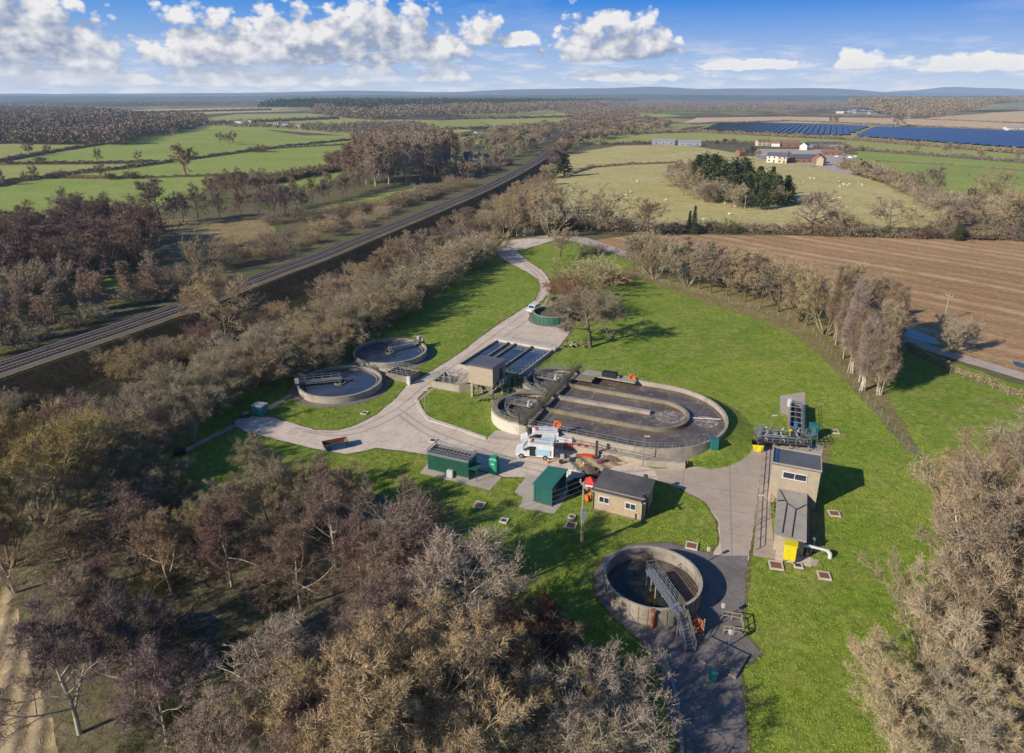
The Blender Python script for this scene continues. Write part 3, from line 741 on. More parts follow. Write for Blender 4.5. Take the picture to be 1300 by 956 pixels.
# strip of brambles and dry grass under the tree rows
sheet('hedge_bottom', [(785, 345), (860, 372), (905, 388), (950, 402), (1000, 420), (1040, 450), (1075, 488), (1110, 524), (1150, 572), (1172, 582), (1150, 540), (1128, 505), (1128, 440), (1090, 405), (1000, 380), (900, 352), (820, 330)], 0.055, M['verge'], jit=0.4, step=1.5)
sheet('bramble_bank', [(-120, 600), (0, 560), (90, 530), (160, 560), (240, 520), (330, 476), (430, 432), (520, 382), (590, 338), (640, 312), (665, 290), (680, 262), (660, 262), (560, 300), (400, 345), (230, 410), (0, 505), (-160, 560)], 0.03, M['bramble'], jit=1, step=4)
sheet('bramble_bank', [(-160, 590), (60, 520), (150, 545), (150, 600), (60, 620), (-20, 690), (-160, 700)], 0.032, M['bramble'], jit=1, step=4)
# stream / pond in the wood
def water_mat(name, c, rough=0.08, ripple=0.15, scale=2.0, foam=None, spec=0.5):
    m, t = newmat(name); geo = t.n('ShaderNodeNewGeometry'); v = geo.outputs['Position']
    n = t.noise(v, scale, 4, 0.6); col = t.mix(t.ramp(t.noise(v, 0.3, 5, 0.6), 0.35, 0.65), c, tuple(x * 0.55 for x in c))
    rg = rough
    if foam:
        f = t.m('MULTIPLY', t.ramp(t.noise(v, 0.55, 7, 0.75, 1.2), 0.53, 0.67), foam)
        f = t.m('MULTIPLY', f, t.ramp(t.noise(v, 5.0, 4, 0.7), 0.35, 0.6))
        col = t.mix(f, col, (0.42, 0.37, 0.31)); rg = t.m('ADD', rough, t.m('MULTIPLY', f, 0.6))
    finish(t, bsdf(t, col, rg, spec=spec, normal=bump(t, n, ripple, 0.05))); return m
M['pond'] = water_mat('pond_water', (0.045, 0.048, 0.03), 0.05, 0.1)
sheet('pond', [(205, 800), (250, 770), (300, 800), (330, 812), (405, 808), (430, 825), (400, 850), (330, 850), (270, 855), (210, 850), (190, 825)], 0.062, M['pond'], smooth=2)

def edged(name, poly, z, mat, **k):
    o = sheet(name, poly, z, mat, **k)
    P = densify([G(*p) for p in poly], 1.0, 0.0); ar = sum(P[i][0] * P[(i + 1) % len(P)][1] - P[(i + 1) % len(P)][0] * P[i][1] for i in range(len(P)))
    Q = []; sg = 1 if ar > 0 else -1
    for i in range(len(P)):
        a, b = P[i - 1], P[(i + 1) % len(P)]; l = math.dist(a, b) or 1; w = 0.34 + 0.3 * mnoise.noise(Vector((P[i][0] * .5, P[i][1] * .5, 2)))
        Q.append((P[i][0] + sg * (b[1] - a[1]) / l * w, P[i][1] - sg * (b[0] - a[0]) / l * w))
    sheet('road_edge', Q, z - 0.0135, M['edge_soil'], world=True)
    return o
M['edge_soil'] = grass_mat('edge_soil', (0.20, 0.15, 0.08), (0.28, 0.22, 0.11), (0.17, 0.20, 0.04), 1.2, mott=0.6, patch=0.3)
# roads
edged('access_road', [(655, 318), (668, 316), (700, 306), (722, 300), (705, 298), (640, 306), (626, 320), (645, 333), (668, 345), (684, 355), (687, 366), (680, 381), (660, 395), (636, 410), (608, 430),
      (587, 447), (562, 463), (540, 476), (516, 490), (504, 505), (478, 527), (452, 540), (430, 547), (400, 546), (348, 531), (320, 528), (299, 533), (297, 541), (311, 548), (360, 560), (400, 570), (440, 577), (478, 569), (541, 577),
      (640, 606), (668, 606), (700, 612), (752, 622), (830, 609), (862, 620), (895, 637), (911, 662), (914, 690), (905, 704), (930, 712), (950, 712), (955, 680), (966, 600), (972, 556), (942, 547), (938, 566), (918, 589), (880, 594), (831, 596), (814, 592), (806, 588),
      (760, 560), (700, 548), (668, 549), (640, 549), (626, 552), (618, 557), (580, 543), (545, 532), (536, 522), (529, 507), (545, 492), (585, 488), (665, 480), (706, 445), (725, 420), (722, 412), (700, 415), (672, 407), (673, 392), (690, 380), (700, 366), (698, 355), (688, 343), (672, 333)], 0.06, M['road'], jit=0.12, step=0.8)
edged('service_yard', [(831, 597), (880, 595), (918, 590), (938, 567), (942, 548), (970, 556), (966, 600), (955, 680), (950, 706), (916, 706), (913, 662), (896, 638), (864, 621), (835, 610)], 0.068, M['tarmac'], jit=0.08, step=0.8)
edged('apron', [(916, 706), (950, 706), (945, 760), (940, 800), (967, 830), (940, 850), (944, 900), (950, 960), (862, 960), (838, 850), (815, 815), (780, 785), (757, 756), (756, 728), (770, 706), (800, 692), (850, 690), (885, 700)], 0.066, M['apron'], jit=0.12, step=0.8)
sheet('concrete_pad', [(533, 601), (622, 623), (637, 606), (548, 583)], 0.068, M['pathm'], jit=0.03)
sheet('concrete_pad', [(668, 604), (653, 625), (664, 632), (659, 645), (704, 653), (718, 632), (722, 618), (700, 606)], 0.07, M['pathm'], jit=0.12, step=0.8)
sheet('concrete_pad', [(618, 557), (629, 547), (672, 549), (660, 560)], 0.072, M['pathm'], jit=0.03)
sheet('lane', [(722, 300), (712, 303), (738, 309), (770, 318), (800, 328), (900, 352), (960, 362), (1040, 392), (1100, 418), (1128, 428), (1190, 450), (1300, 483), (1420, 520), (1420, 508), (1300, 474), (1190, 441), (1135, 420), (1100, 407), (1040, 380), (960, 355), (900, 345), (800, 320), (745, 302)], 0.064, M['pathm'], jit=0.1, step=2)
M['puddle'] = water_mat('puddle_water', (0.09, 0.10, 0.12), 0.04, 0.03)
sheet('puddle', [(1138, 417), (1150, 416), (1180, 426), (1193, 434), (1190, 439), (1165, 432), (1145, 425)], 0.07, M['puddle'], smooth=2)
sheet('puddle', [(1283, 458), (1300, 461), (1305, 468), (1290, 466)], 0.07, M['puddle'], smooth=2)
strip('path', [(297, 541), (275, 552), (245, 567), (225, 578)], 1.0, 0.066, M['pathm'])
strip('path', [(379, 497), (360, 507), (340, 520)], 1.0, 0.066, M['pathm'])
strip('path', [(830, 570), (827, 580), (822, 592)], 1.1, 0.066, M['pathm'])
strip('kerb', [(529, 507), (536, 522), (545, 532), (580, 543), (618, 557)], 0.35, 0.16, M['conc_white'], smooth=1)
sheet('kerb', [(618, 557), (580, 543), (545, 532), (536, 522), (529, 507), (527, 508), (534, 523), (543, 534), (579, 545), (617, 559)], 0.15, M['conc_white'], thick=0.1)
sheet('mud', [(728, 580), (750, 572), (775, 560), (790, 562), (810, 566), (808, 584), (790, 590), (770, 598), (745, 604), (725, 597)], 0.074, M['track_soil'], jit=0.5, step=0.8)
sheet('mud', [(735, 628), (770, 600), (742, 598), (722, 612), (722, 628)], 0.075, M['bramble'], jit=0.3, step=0.8)
sheet('grass_patch', [(770, 563), (808, 573), (806, 588), (790, 585), (768, 575)], 0.077, M['lawn'], jit=0.3, step=0.8)
sheet('grass_patch', [(1035, 545), (1058, 556), (1052, 600), (1040, 600)], 0.05, M['verge'], jit=0.3, step=0.8)

M['tyre_mark'] = concrete('worn_wheel_track', (0.47, 0.375, 0.285), (0.62, 0.50, 0.39), 0, 0, 0.6)
mid = [(650, 322), (668, 335), (686, 350), (693, 367), (688, 384), (665, 405), (640, 422), (615, 442), (590, 460), (565, 478), (540, 495), (518, 515), (490, 532), (455, 548), (420, 553), (380, 546)]
for d_ in (-0.9, 0.9): strip('wheel_track', offset(smooth_poly([G(*p) for p in mid], 2, False), d_) if False else [(x + d_ * 5.5, y + d_ * 2.2) for x, y in mid], 0.42, 0.0645, M['tyre_mark'])
for d_ in (-0.9, 0.9): strip('wheel_track', [(x, y + d_ * 5) for x, y in [(505, 522), (540, 548), (585, 566), (640, 584), (700, 598), (760, 606), (820, 602), (860, 600)]], 0.42, 0.0725, M['tyre_mark'])
# railway on its embankment
RAILZ = 4.0
RP = smooth_poly([G(x, y, RAILZ) for x, y in [(-420, 605), (-150, 516), (0, 466), (231, 390), (350, 344), (400, 327), (460, 302), (548, 267), (615, 239), (664, 214), (694, 196), (712, 178), (728, 160), (742, 150)]], 2, False)
def offset(P, d):
    out = []; n = len(P)
    for i in range(n):
        a = P[max(0, i - 1)]; b = P[min(n - 1, i + 1)]; dx, dy = b[0] - a[0], b[1] - a[1]; l = math.hypot(dx, dy)
        out.append((P[i][0] + dy / l * d, P[i][1] - dx / l * d))      # +d is to the right of the running direction
    return out
def loft(name, P, prof, mat, parent=None, kind=None):
    cols = [offset(P, d) for d, _ in prof]; vs = []; k = len(prof)
    for i in range(len(P)):
        for j in range(k): vs.append((cols[j][i][0], cols[j][i][1], prof[j][1]))
    fs = [(i * k + j, i * k + j + 1, (i + 1) * k + j + 1, (i + 1) * k + j) for i in range(len(P) - 1) for j in range(k - 1)]
    o = MB().add(vs, fs[:]).build(name, mat, parent)
    if kind: tag(o, kind=kind)
    return o
RPd = densify(RP, 4.0, 0.0, False)
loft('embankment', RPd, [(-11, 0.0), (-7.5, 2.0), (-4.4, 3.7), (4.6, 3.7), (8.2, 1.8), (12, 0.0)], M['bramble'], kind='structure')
loft('embankment_verge', RPd, [(3.9, 3.74), (4.4, 3.72), (5.0, 3.5)], M['verge'], kind='structure')
rt = thing('railway_track', 'double railway line on ballast crossing from lower left to the far village', 'railway', (0, 0, 0))
M['ballast'] = concrete('ballast', (0.075, 0.055, 0.043), (0.12, 0.092, 0.072), 0, 0, 0.5)
M['ballast_edge'] = concrete('ballast_pale', (0.27, 0.205, 0.145), (0.18, 0.14, 0.10), 0, 0, 0.4)
M['sleeper'] = mk('sleepers', (0.17, 0.145, 0.125), (0.10, 0.085, 0.075), 2.0, 0.9)
M['rail'] = mk('rail_steel', (0.36, 0.27, 0.20), (0.46, 0.36, 0.28), 3.0, 0.4, 0.5, bmp=0)
loft('ballast_shoulder', RPd, [(-4.0, 3.72), (-3.3, 3.95), (3.3, 3.95), (4.2, 3.72)], M['ballast_edge'], rt)
for s_ in (-1, 1):
    c = 1.55 * s_
    loft('ballast', RPd, [(c - 1.2, 3.955), (c - 1.1, 4.03), (c + 1.1, 4.03), (c + 1.2, 3.955)], M['ballast'], rt)
    for g in (-0.66, 0.66):
        e = c + g; loft('rail', RPd, [(e - 0.09, 4.06), (e - 0.08, 4.2), (e + 0.08, 4.2), (e + 0.09, 4.06)], M['rail'], rt)
ms = MB(); OP = {s_: None for s_ in (-1, 1)}
for s_ in (-1, 1):
    Q = offset(RPd, 1.55 * s_)
    for a, b in zip(Q[:-1], Q[1:]):
        l = math.dist(a, b)
        if math.hypot(*a) > 330: break
        for k in range(int(l / 0.72)):
            f = k * 0.72 / l; ms.box(a[0] + (b[0] - a[0]) * f, a[1] + (b[1] - a[1]) * f, 4.0, 2.1, 0.25, 0.08, math.atan2(b[1] - a[1], b[0] - a[0]) + PI / 2)
tag(ms.build('sleepers', M['sleeper'], rt), kind='stuff')

# far hills
def ridge(name, dist, prof, mat, depthm=1500.0, seed=0):
    """long low hill; prof = (photo x, photo y of the crest)"""
    n = 160; x0, x1 = prof[0][0], prof[-1][0]; vs = []
    K = [(-1.0, 0.0), (-0.6, 0.3), (-0.3, 0.7), (0.0, 1.0), (0.4, 0.8), (1.0, 0.0)]
    for i in range(n + 1):
        x = x0 + (x1 - x0) * i / n
        for (a, b) in zip(prof[:-1], prof[1:]):
            if a[0] <= x <= b[0]: f = (x - a[0]) / (b[0] - a[0]); f = f * f * (3 - 2 * f); y = a[1] + (b[1] - a[1]) * f; break
        u = (x - 650) / F; v = (433 - y) / F; dy = CP + v * SP; dz = -SP + v * CP
        h = CH + dz / dy * dist
        h += (mnoise.noise(Vector((x * 0.02, seed, 0))) + 0.4 * mnoise.noise(Vector((x * 0.11, seed, 5)))) * dist * 0.0007
        for (k, m) in K:
            Y = dist + k * depthm; vs.append((u / dy * dist * (1 + 0.0), Y, max(0.0, h) * m - (2 if m == 0 else 0)))
    kk = len(K); fs = [(i * kk + j, (i + 1) * kk + j, (i + 1) * kk + j + 1, i * kk + j + 1) for i in range(n) for j in range(kk - 1)]
    return tag(MB().add(vs, fs).build(name, mat, smooth=True), kind='structure')
M['hill'] = grass_mat('hill_woods', (0.07, 0.085, 0.04), (0.16, 0.17, 0.08), (0.055, 0.05, 0.035), 0.004, mott=0.6, patch=0.0007, bs=0.0)
M['hill_brown'] = grass_mat('hill_brown', (0.12, 0.09, 0.06), (0.17, 0.13, 0.085), (0.08, 0.062, 0.045), 0.02, mott=0.6, patch=0.004, bs=0.0)
ridge('hills', 17000, [(-900, 119), (-300, 118), (0, 119), (120, 119), (300, 118), (460, 115), (560, 117), (680, 113), (760, 112), (830, 110), (900, 113), (980, 112), (1050, 112), (1150, 118), (1400, 122), (2200, 120)], M['hill'], 3000, 1)
ridge('hills', 24000, [(900, 122), (1100, 119), (1155, 115), (1210, 110), (1260, 112), (1330, 115), (1500, 112), (2300, 114)], M['hill'], 3500, 2)
ridge('hills', 9000, [(-900, 122), (0, 122), (200, 122.5), (420, 121), (650, 121), (800, 120), (1000, 121), (1150, 122), (1500, 121), (2300, 121)], M['hill'], 1500, 3)
# ------------------------------------------------------------------ planting
def hgt(x, by, ty):
    X, Y = G(x, by); lo, hi = 0.0, 80.0
    for _ in range(40):
        m = (lo + hi) / 2
        if PX(X, Y, m)[1] > ty: lo = m
        else: hi = m
    return lo
def tp(kind, x, by, ty, label, **k): return tree(kind, x, by, hgt(x, by, ty), label, **k)

# isolated trees of the green fields on the left
tp('oak', 236, 224, 183, 'tall wide bare oak standing alone at the hedge corner of the green fields', seed=0)
tp('oak', 95, 281, 237, 'spreading leafless oak on the near green field beside the purple wood', seed=1, wide=1.1)
tp('oak', 123, 205, 188, 'lone bare tree on the middle hedge of the green fields, left of the smaller one')
tp('oak', 176, 205, 191, 'smallest lone bare tree on the middle hedge of the green fields')
tp('oak', 128, 228, 208, 'bare tree on the lower hedge of the green fields beside two dark bushes')
for x, b, t in ((38, 198, 182), (61, 195, 184)): tp('oak', x, b, t, 'bare tree of the pair on the far left hedge below the dark wood', group='pair of trees on the far left hedge', seed=0)
for x, b, t in ((46, 228, 209), (32, 230, 217), (5, 235, 214)): tp('oak', x, b, t, 'bare hedgerow tree at the left picture edge beside the near green field', group='hedgerow trees at the left edge', seed=1)
tp('ash', 222, 177, 161, 'bare tree in front of the dark wood corner, on the green field edge')
for x, b, t in ((279, 182, 167), (297, 184, 166), (290, 182, 170)): tp('oak', x, b, t, 'bare tree in the clump of three on the upper green field', group='clump on the upper green field', seed=2)
tp('bush', 167, 227, 216, 'long dark bush right of the bare tree on the lower field hedge', wide=1.5, name='field_bush')
tp('bush', 140, 228, 218, 'round brown bush directly beneath the bare tree on the lower field hedge', wide=1.1, name='field_bush')
tp('bush', 74, 226, 216, 'low wide dark bush on the left part of the lower field hedge', wide=1.7, name='field_bush')
tp('bush', 52, 206, 198, 'small round bush alone on the middle field hedge', wide=1.0, name='field_bush')
tp('bush', 330, 193, 184, 'dark bush at the hedge bend of the far green fields', wide=1.7, name='field_bush')
tp('alder', 205, 287, 227, 'broad rounded purple-brown tree at the top right of the purple wood', wide=1.55, seed=0)

# purple-brown alder wood left of the railway
lab = 'purple-brown leafless tree in the dense wood between the green field and the birches'
for x, y in scatter([(-110, 345), (20, 318), (90, 300), (130, 292), (180, 300), (212, 322), (200, 345), (160, 364), (60, 376), (-110, 420)], 8.0): tree('alder', x, y, R.uniform(11, 16), lab, 'purple trees of the left wood', world=True, wide=R.uniform(1.1, 1.45), mat=R.choice((None, None, None, 'tw_brown')))
sheet('field', [(66, 372), (85, 357), (130, 352), (185, 352), (150, 366), (110, 374)], 0.035, M['field_green'], jit=0.5, step=3)
lab = 'white-stemmed birch in the thicket along the left side of the railway'
for x, y in scatter([(-60, 450), (30, 405), (100, 392), (160, 372), (215, 362), (222, 372), (120, 408), (30, 440), (-60, 480)], 6.5): tree('birch', x, y, R.uniform(8, 11.5), lab, 'birches left of the railway', world=True, wide=R.uniform(1.1, 1.5))
lab = 'tan brushy willow between the purple wood and the birches'
for x, y in scatter([(-80, 420), (0, 385), (60, 380), (90, 385), (30, 408), (-80, 455)], 8): tree('willow', x, y, R.uniform(9, 12), lab, 'tan willows behind the birches', world=True, mat='tw_tan')
lab = 'low bare bush in the scrub along the left foot of the railway bank'
for x, y in scatter([(-60, 475), (20, 442), (120, 410), (222, 374), (290, 352), (330, 338), (360, 330), (400, 312), (470, 285), (540, 255), (600, 228), (650, 208), (640, 204), (560, 235), (470, 262), (380, 300), (330, 312), (250, 342), (150, 385), (20, 430)], 9.5): tree('bush', x, y, R.uniform(3, 5.5), lab, 'bushes along the left foot of the railway bank', world=True, wide=R.uniform(0.9, 1.4), mat=R.choice(('tw_brown', 'tw_tan', 'tw_grey', 'tw_purple')))
tp('willow', 258, 346, 296, 'bushy tan tree in front of the dead reed field', mat='tw_tan', wide=1.3)
tp('willow', 290, 338, 300, 'smaller tan bushy tree right of the reed field tree near the railway', mat='tw_brown', wide=1.2)
tp('willow', 345, 318, 288, 'pinkish bushy tree at the right end of the reed field', mat='tw_pink', wide=1.5)

# stream-side lines
lab = 'slim bare tree in the line along the stream behind the dead reeds'
for x, y in along([(222, 283), (250, 279), (300, 277), (350, 276), (380, 272), (410, 268)], 7.0, 2.5): tree('alder', x, y, R.uniform(10, 15), lab, 'stream-side trees behind the reeds', world=True, wide=1.0)
lab = 'bare tree in the clump at the corner of the near green field'
for x, y in scatter([(262, 250), (290, 246), (330, 243), (345, 250), (300, 258), (262, 262)], 12): tree(R.choice(('alder', 'ash')), x, y, R.uniform(11, 15), lab, 'clump at the green field corner', world=True, wide=1.15)
lab = 'bare tree in the middle belt between the small green strips'
for x, y in along([(345, 272), (380, 262), (420, 255), (470, 240), (500, 235)], 8.0, 3): tree('alder', x, y, R.uniform(10, 14), lab, 'belt between the small green strips', world=True, mat=R.choice((None, 'tw_brown')))
lab = 'low brown bush on the bank of the small green strips'
for x, y in along([(350, 285), (400, 280), (450, 268), (500, 262), (560, 243), (600, 235)], 10.0, 4) + along([(330, 234), (380, 224), (425, 216), (345, 232)], 9.0, 2): tree('bush', x, y, R.uniform(4, 6), lab, 'bushes by the small green strips', world=True, wide=1.5)
lab = 'tall pinkish leafless poplar in the stand left of the brick mill'
for x, y in scatter([(440, 236), (470, 240), (540, 232), (572, 218), (590, 205), (530, 200), (480, 206), (450, 218)], 12.5): tree('poplar', x, y, R.uniform(21, 28), lab, 'tall poplar stand', world=True, wide=1.25, lod=1)
lab = 'round russet willow left of the tall poplars'
for x, y in scatter([(415, 216), (430, 204), (466, 196), (475, 206), (460, 222), (430, 224)], 15): tree('willow', x, y, R.uniform(9, 12), lab, 'willows left of the poplars', world=True, mat='tw_brown', wide=1.3)

# hamlet and railway trees towards the horizon
lab = 'bare garden tree in the hamlet around the brick houses'
for x, y in scatter([(575, 190), (640, 168), (690, 160), (705, 162), (690, 182), (655, 203), (632, 216), (606, 230), (560, 232), (560, 224), (585, 222), (625, 214), (628, 192), (592, 192)], 17): tree(R.choice(('ash', 'alder', 'oak', 'willow')), x, y, R.uniform(8, 13), lab, 'garden trees of the hamlet', world=True, wide=1.3, mat=R.choice(('tw_brown', 'tw_tan', 'tw_grey')))
for x, b, t in ((660, 190, 172), (664, 182, 168), (630, 190, 178), (596, 178, 168)): tp('evergreen', x, b, t, 'dark evergreen tree among the houses of the hamlet', group='evergreens of the hamlet', wide=0.7)
lab = 'bare tree in the wood right of the railway below the village'
for x, y in scatter([(694, 212), (700, 196), (720, 178), (735, 160), (760, 150), (800, 150), (850, 158), (852, 164), (800, 172), (765, 180), (728, 186), (716, 200), (702, 236), (690, 236)], 19): tree(R.choice(('ash', 'alder', 'willow')), x, y, R.uniform(8, 13), lab, 'wood right of the railway', world=True, wide=1.5, mat=R.choice(('tw_brown', 'tw_tan', 'tw_purple')))
tp('conifer', 716, 224, 194, 'dark cone-shaped evergreen at the left corner of the pale meadow', wide=1.7)
lab = 'tan brushy tree in the tall copse beside the upper gate'
for x, y in scatter([(636, 302), (660, 304), (700, 300), (712, 290), (700, 270), (672, 262), (645, 276)], 7.5): tree(R.choice(('willow', 'birch')), x, y, R.uniform(11, 15), lab, 'tall copse beside the upper gate', world=True, mat='tw_tan', wide=1.15)
lab = 'bare bush between the tall copse and the far railway'
for x, y in scatter([(662, 262), (690, 262), (700, 240), (690, 230), (672, 236)], 9): tree('bush', x, y, R.uniform(4, 7), lab, 'bushes beyond the tall copse', world=True, wide=1.3)

# dense thorn thicket along the lawn
rowA = [(95, 640), (140, 610), (190, 572), (240, 543), (300, 502), (350, 482), (400, 460), (450, 432), (500, 403), (550, 372), (590, 345), (630, 320)]
lab = 'grey lichen-covered thorn tree in the thicket along the shaded lawn edge'
for x, y in along(rowA, 4.6, 0.8): tree('thorn', x, y, R.uniform(7.0, 8.8), lab, 'thicket along the lawn edge', world=True, wide=R.uniform(1.0, 1.3), mat=R.choice((None, None, 'tw_tan')))
WA = [G(*p) for p in rowA]; WB = [(p[0] - 4.2, p[1] + 2.6) for p in WA]; WC = [(p[0] - 8.5, p[1] + 5) for p in WA]
for x, y in along(WB[2:], 5.2, 1.2, world=True): tree('thorn', x, y, R.uniform(6.5, 8.5), lab, 'thicket along the lawn edge', world=True, wide=1.2)
lab = 'small scrub bush in the dark hollow between thicket and railway bank'
hol = scatter([(-30, 530), (60, 480), (230, 428), (330, 390), (400, 362), (470, 330), (540, 295), (600, 268), (650, 250), (660, 262), (640, 300), (560, 345), (470, 395), (400, 432), (300, 478), (230, 510), (140, 560), (0, 560)], 9.6)
for x, y in hol:
    px, py = PX(x, y)
    if 100 < px < 235 and 455 < py < 560 and R.random() < 0.75: continue
    tree('bush', x, y, R.uniform(2.0, 4.8), lab, 'scrub in the dark hollow', world=True, wide=R.uniform(0.8, 1.2), mat=R.choice(('tw_brown', 'tw_purple', 'tw_grey', 'tw_tan')))
tp('ash', 288, 436, 345, 'large tan bare tree rising beside the railway, hiding part of the track', mat='tw_tan', wide=1.25, seed=1)
tp('ash', 262, 420, 362, 'second tan bare tree beside the railway, left of the large one', mat='tw_tan', wide=1.2, seed=2)
tp('bush', 219, 424, 404, 'bright red dogwood bush on the railway bank', mat='tw_red', name='dogwood_bush', wide=1.3)
for x, b, t in ((200, 470, 430), (165, 480, 440), (240, 455, 425), (420, 380, 350), (455, 362, 335), (380, 440, 395)): tp('thorn', x, b, t, 'pale tan shrub standing out in the dark hollow', mat='tw_tan', wide=1.2, group='pale shrubs of the hollow')
lab = 'bare tree rising from the middle of the railway hollow'
for x, b, t in ((470, 378, 325), (500, 352, 305), (530, 335, 292), (560, 312, 275), (590, 298, 262), (430, 400, 352)): tp('ash', x, b, t, lab, mat='tw_brown', wide=1.2, group='trees of the railway hollow')

# lawn trees beside the upper tanks
tp('oak', 749, 441, 372, 'wide leaning bare oak beside the green round tank', wide=1.3, seed=3, lean=0.05, mat='tw_grey')
tp('ash', 711, 331, 291, 'small round-headed tree alone on the lawn below the gate', wide=1.3, mat='tw_tan', seed=2)
tp('thorn', 745, 372, 322, 'olive bushy tree in the shrub clump above the green tank', wide=1.4)
tp('thorn', 762, 362, 326, 'second olive bushy tree in the shrub clump above the green tank, on the right', wide=1.2)
tp('bush', 733, 396, 358, 'wide brown shrub behind the green round tank', wide=1.1)
tp('bush', 757, 402, 370, 'brown shrub between oak and shrub clump', wide=1.1, mat='tw_grey')
for x, b, t in ((716, 374, 350), (724, 366, 346), (783, 362, 342)): tp('bush', x, b, t, 'red-stemmed dogwood shrub at the edge of the lawn clump', mat='tw_red', name='dogwood_bush', group='dogwood at the lawn clump', wide=1.1)
tp('bush', 752, 322, 307, 'small dark bush by the upper gate lane', wide=1.4)

# row along the right fence
lab = 'bare slim tree in the long row along the field fence'
for (a, hh, kd) in (([(800, 346), (850, 357), (900, 371), (950, 386), (1000, 403), (1030, 418)], (9, 12), ('ash', 'alder', 'willow', 'ash')), ([(815, 339), (870, 351), (930, 366), (990, 384), (1040, 410)], (9, 12), ('ash', 'willow', 'birch')), ([(805, 332), (850, 342), (900, 352), (960, 365)], (7, 10), ('ash', 'alder'))):
    for x, y in along(a, 5.2, 1.2): k = R.choice(kd); tree(k, x, y, R.uniform(*hh), lab, 'row of trees along the field fence', world=True, mat=R.choice(('tw_brown', 'tw_tan', 'tw_grey')), wide=1.25)
lab = 'tall white-stemmed birch in the clump between fence and lane'
for x, y in scatter([(1045, 425), (1062, 452), (1085, 486), (1108, 512), (1124, 505), (1125, 470), (1122, 442), (1095, 418), (1060, 402)], 3.6): tree('birch', x, y, R.uniform(11.5, 15.5), lab, 'birch clump between fence and lane', world=True, mat=R.choice(('tw_pink', 'tw_brown', 'tw_tan')), wood='bark_pale', wide=0.9)
tp('willow', 1048, 425, 345, 'broad tan willow at the left of the birch clump', mat='tw_tan', wide=1.0)
tp('willow', 1210, 447, 402, 'single olive bushy tree between lane and ploughed field', mat='tw_grey', wide=1.05)
# hedge and trees between ploughed field and pale meadow
lab = 'dense brown bush standing proud of the hedge between ploughed field and pale meadow'
for x, y in along([(715, 288), (760, 292), (850, 294), (950, 294), (1050, 298), (1150, 301), (1300, 303), (1480, 312)], 12, 2): tree('bush', x, y, R.uniform(4, 6), lab, 'bushes of the meadow hedge', world=True, wide=1.5, mat=R.choice(('tw_brown', 'tw_purple', 'lf_ever', 'tw_grey')))
for x, b, t, k, m_, l in ((748, 292, 236, 'thorn', 'tw_grey', 'big round-headed ivy-dark tree at the left end of the meadow hedge'), (772, 290, 262, 'ash', 'tw_tan', 'smaller tree right of the round-headed one on the meadow hedge'),
                          (822, 300, 254, 'ash', None, 'rounded bare tree on the meadow hedge above the gate lane'), (1025, 298, 244, 'oak', None, 'tall open bare oak on the meadow hedge right of the conifer copse'),
                          (1075, 300, 268, 'thorn', None, 'wide low round tree on the meadow hedge right of the tall oak'), (1122, 300, 250, 'oak', 'tw_grey', 'gnarled oak on the right part of the meadow hedge'),
                          (1190, 300, 262, 'ash', 'tw_tan', 'tan tree left of the ivy-covered tree on the right hedge'), (1217, 300, 250, 'oak', None, 'dark spreading tree on the right hedge in front of the meadow corner'),
                          (1250, 258, 216, 'thorn', 'tw_grey', 'leaning crowned tree at the corner of the bright green field'), (1172, 252, 212, 'ash', 'tw_brown', 'domed tree on the diagonal hedge of the meadow'),
                          (1292, 300, 246, 'ash', 'tw_tan', 'golden bare tree at the right picture edge above the ploughed field'), (1345, 300, 240, 'ash', 'tw_tan', 'second golden tree beyond the right picture edge')):
    tp(k, x, b, t, l, mat=m_, wide=1.35)
for x, b, t in ((874, 297, 268), (880, 298, 262)): tp('conifer', x, b, t, 'narrow dark evergreen of the pair on the meadow hedge', group='evergreen pair on the meadow hedge', wide=0.6)
for x, b, t in ((1232, 262, 240), (1215, 306, 284), (1296, 305, 280)): tp('evergreen', x, b, t, 'dark ivy-covered stem in the right hedge', group='ivy-covered stems', wide=0.7)
lab = 'bushy shrub in the diagonal hedge below the farm'
for x, y in along([(1078, 214), (1110, 224), (1150, 240), (1190, 262), (1230, 280), (1260, 292)], 6.5, 3.0) + along([(1180, 262), (1230, 262), (1300, 258)], 9, 4): tree('bush', x, y, R.uniform(5, 8), lab, 'diagonal hedge below the farm', world=True, wide=1.4, mat=R.choice(('tw_tan', 'tw_brown', 'tw_grey')))
lab = 'bare tree in the belt at the right end of the meadow hedge'
for x, y in scatter([(1190, 300), (1200, 272), (1260, 268), (1400, 275), (1400, 308), (1300, 303)], 13): tree(R.choice(('ash', 'thorn')), x, y, R.uniform(8, 12), lab, 'belt at the right end of the meadow hedge', world=True, wide=1.3, mat=R.choice(('tw_tan', 'tw_grey')))

# conifer copse on the meadow
lab = 'dark conifer in the copse on the pale meadow'
for x, t in ((885, 191), (896, 190), (905, 197), (915, 197), (922, 203), (930, 203), (938, 200), (946, 204), (955, 212), (962, 208), (970, 214), (978, 208), (985, 220), (997, 218), (892, 203), (910, 208), (950, 220), (965, 225), (940, 216), (925, 214)):
    tp('evergreen' if x in (896, 915, 938, 955, 970, 910, 940) else 'conifer', x, t + 41, t + R.uniform(0, 8), lab, group='conifers of the meadow copse', wide=R.uniform(1.0, 1.5), lod=1)
lab = 'bare broadleaf tree around the conifers of the meadow copse'
for x, y in scatter([(850, 238), (862, 225), (880, 220), (900, 240), (935, 252), (985, 254), (1003, 250), (1000, 262), (940, 266), (900, 260), (868, 250)], 8.5): tree(R.choice(('ash', 'thorn', 'alder')), x, y, R.uniform(7, 12), lab, 'broadleaf edge of the meadow copse', world=True, wide=1.15, mat=R.choice(('tw_tan', 'tw_brown', 'tw_grey')))

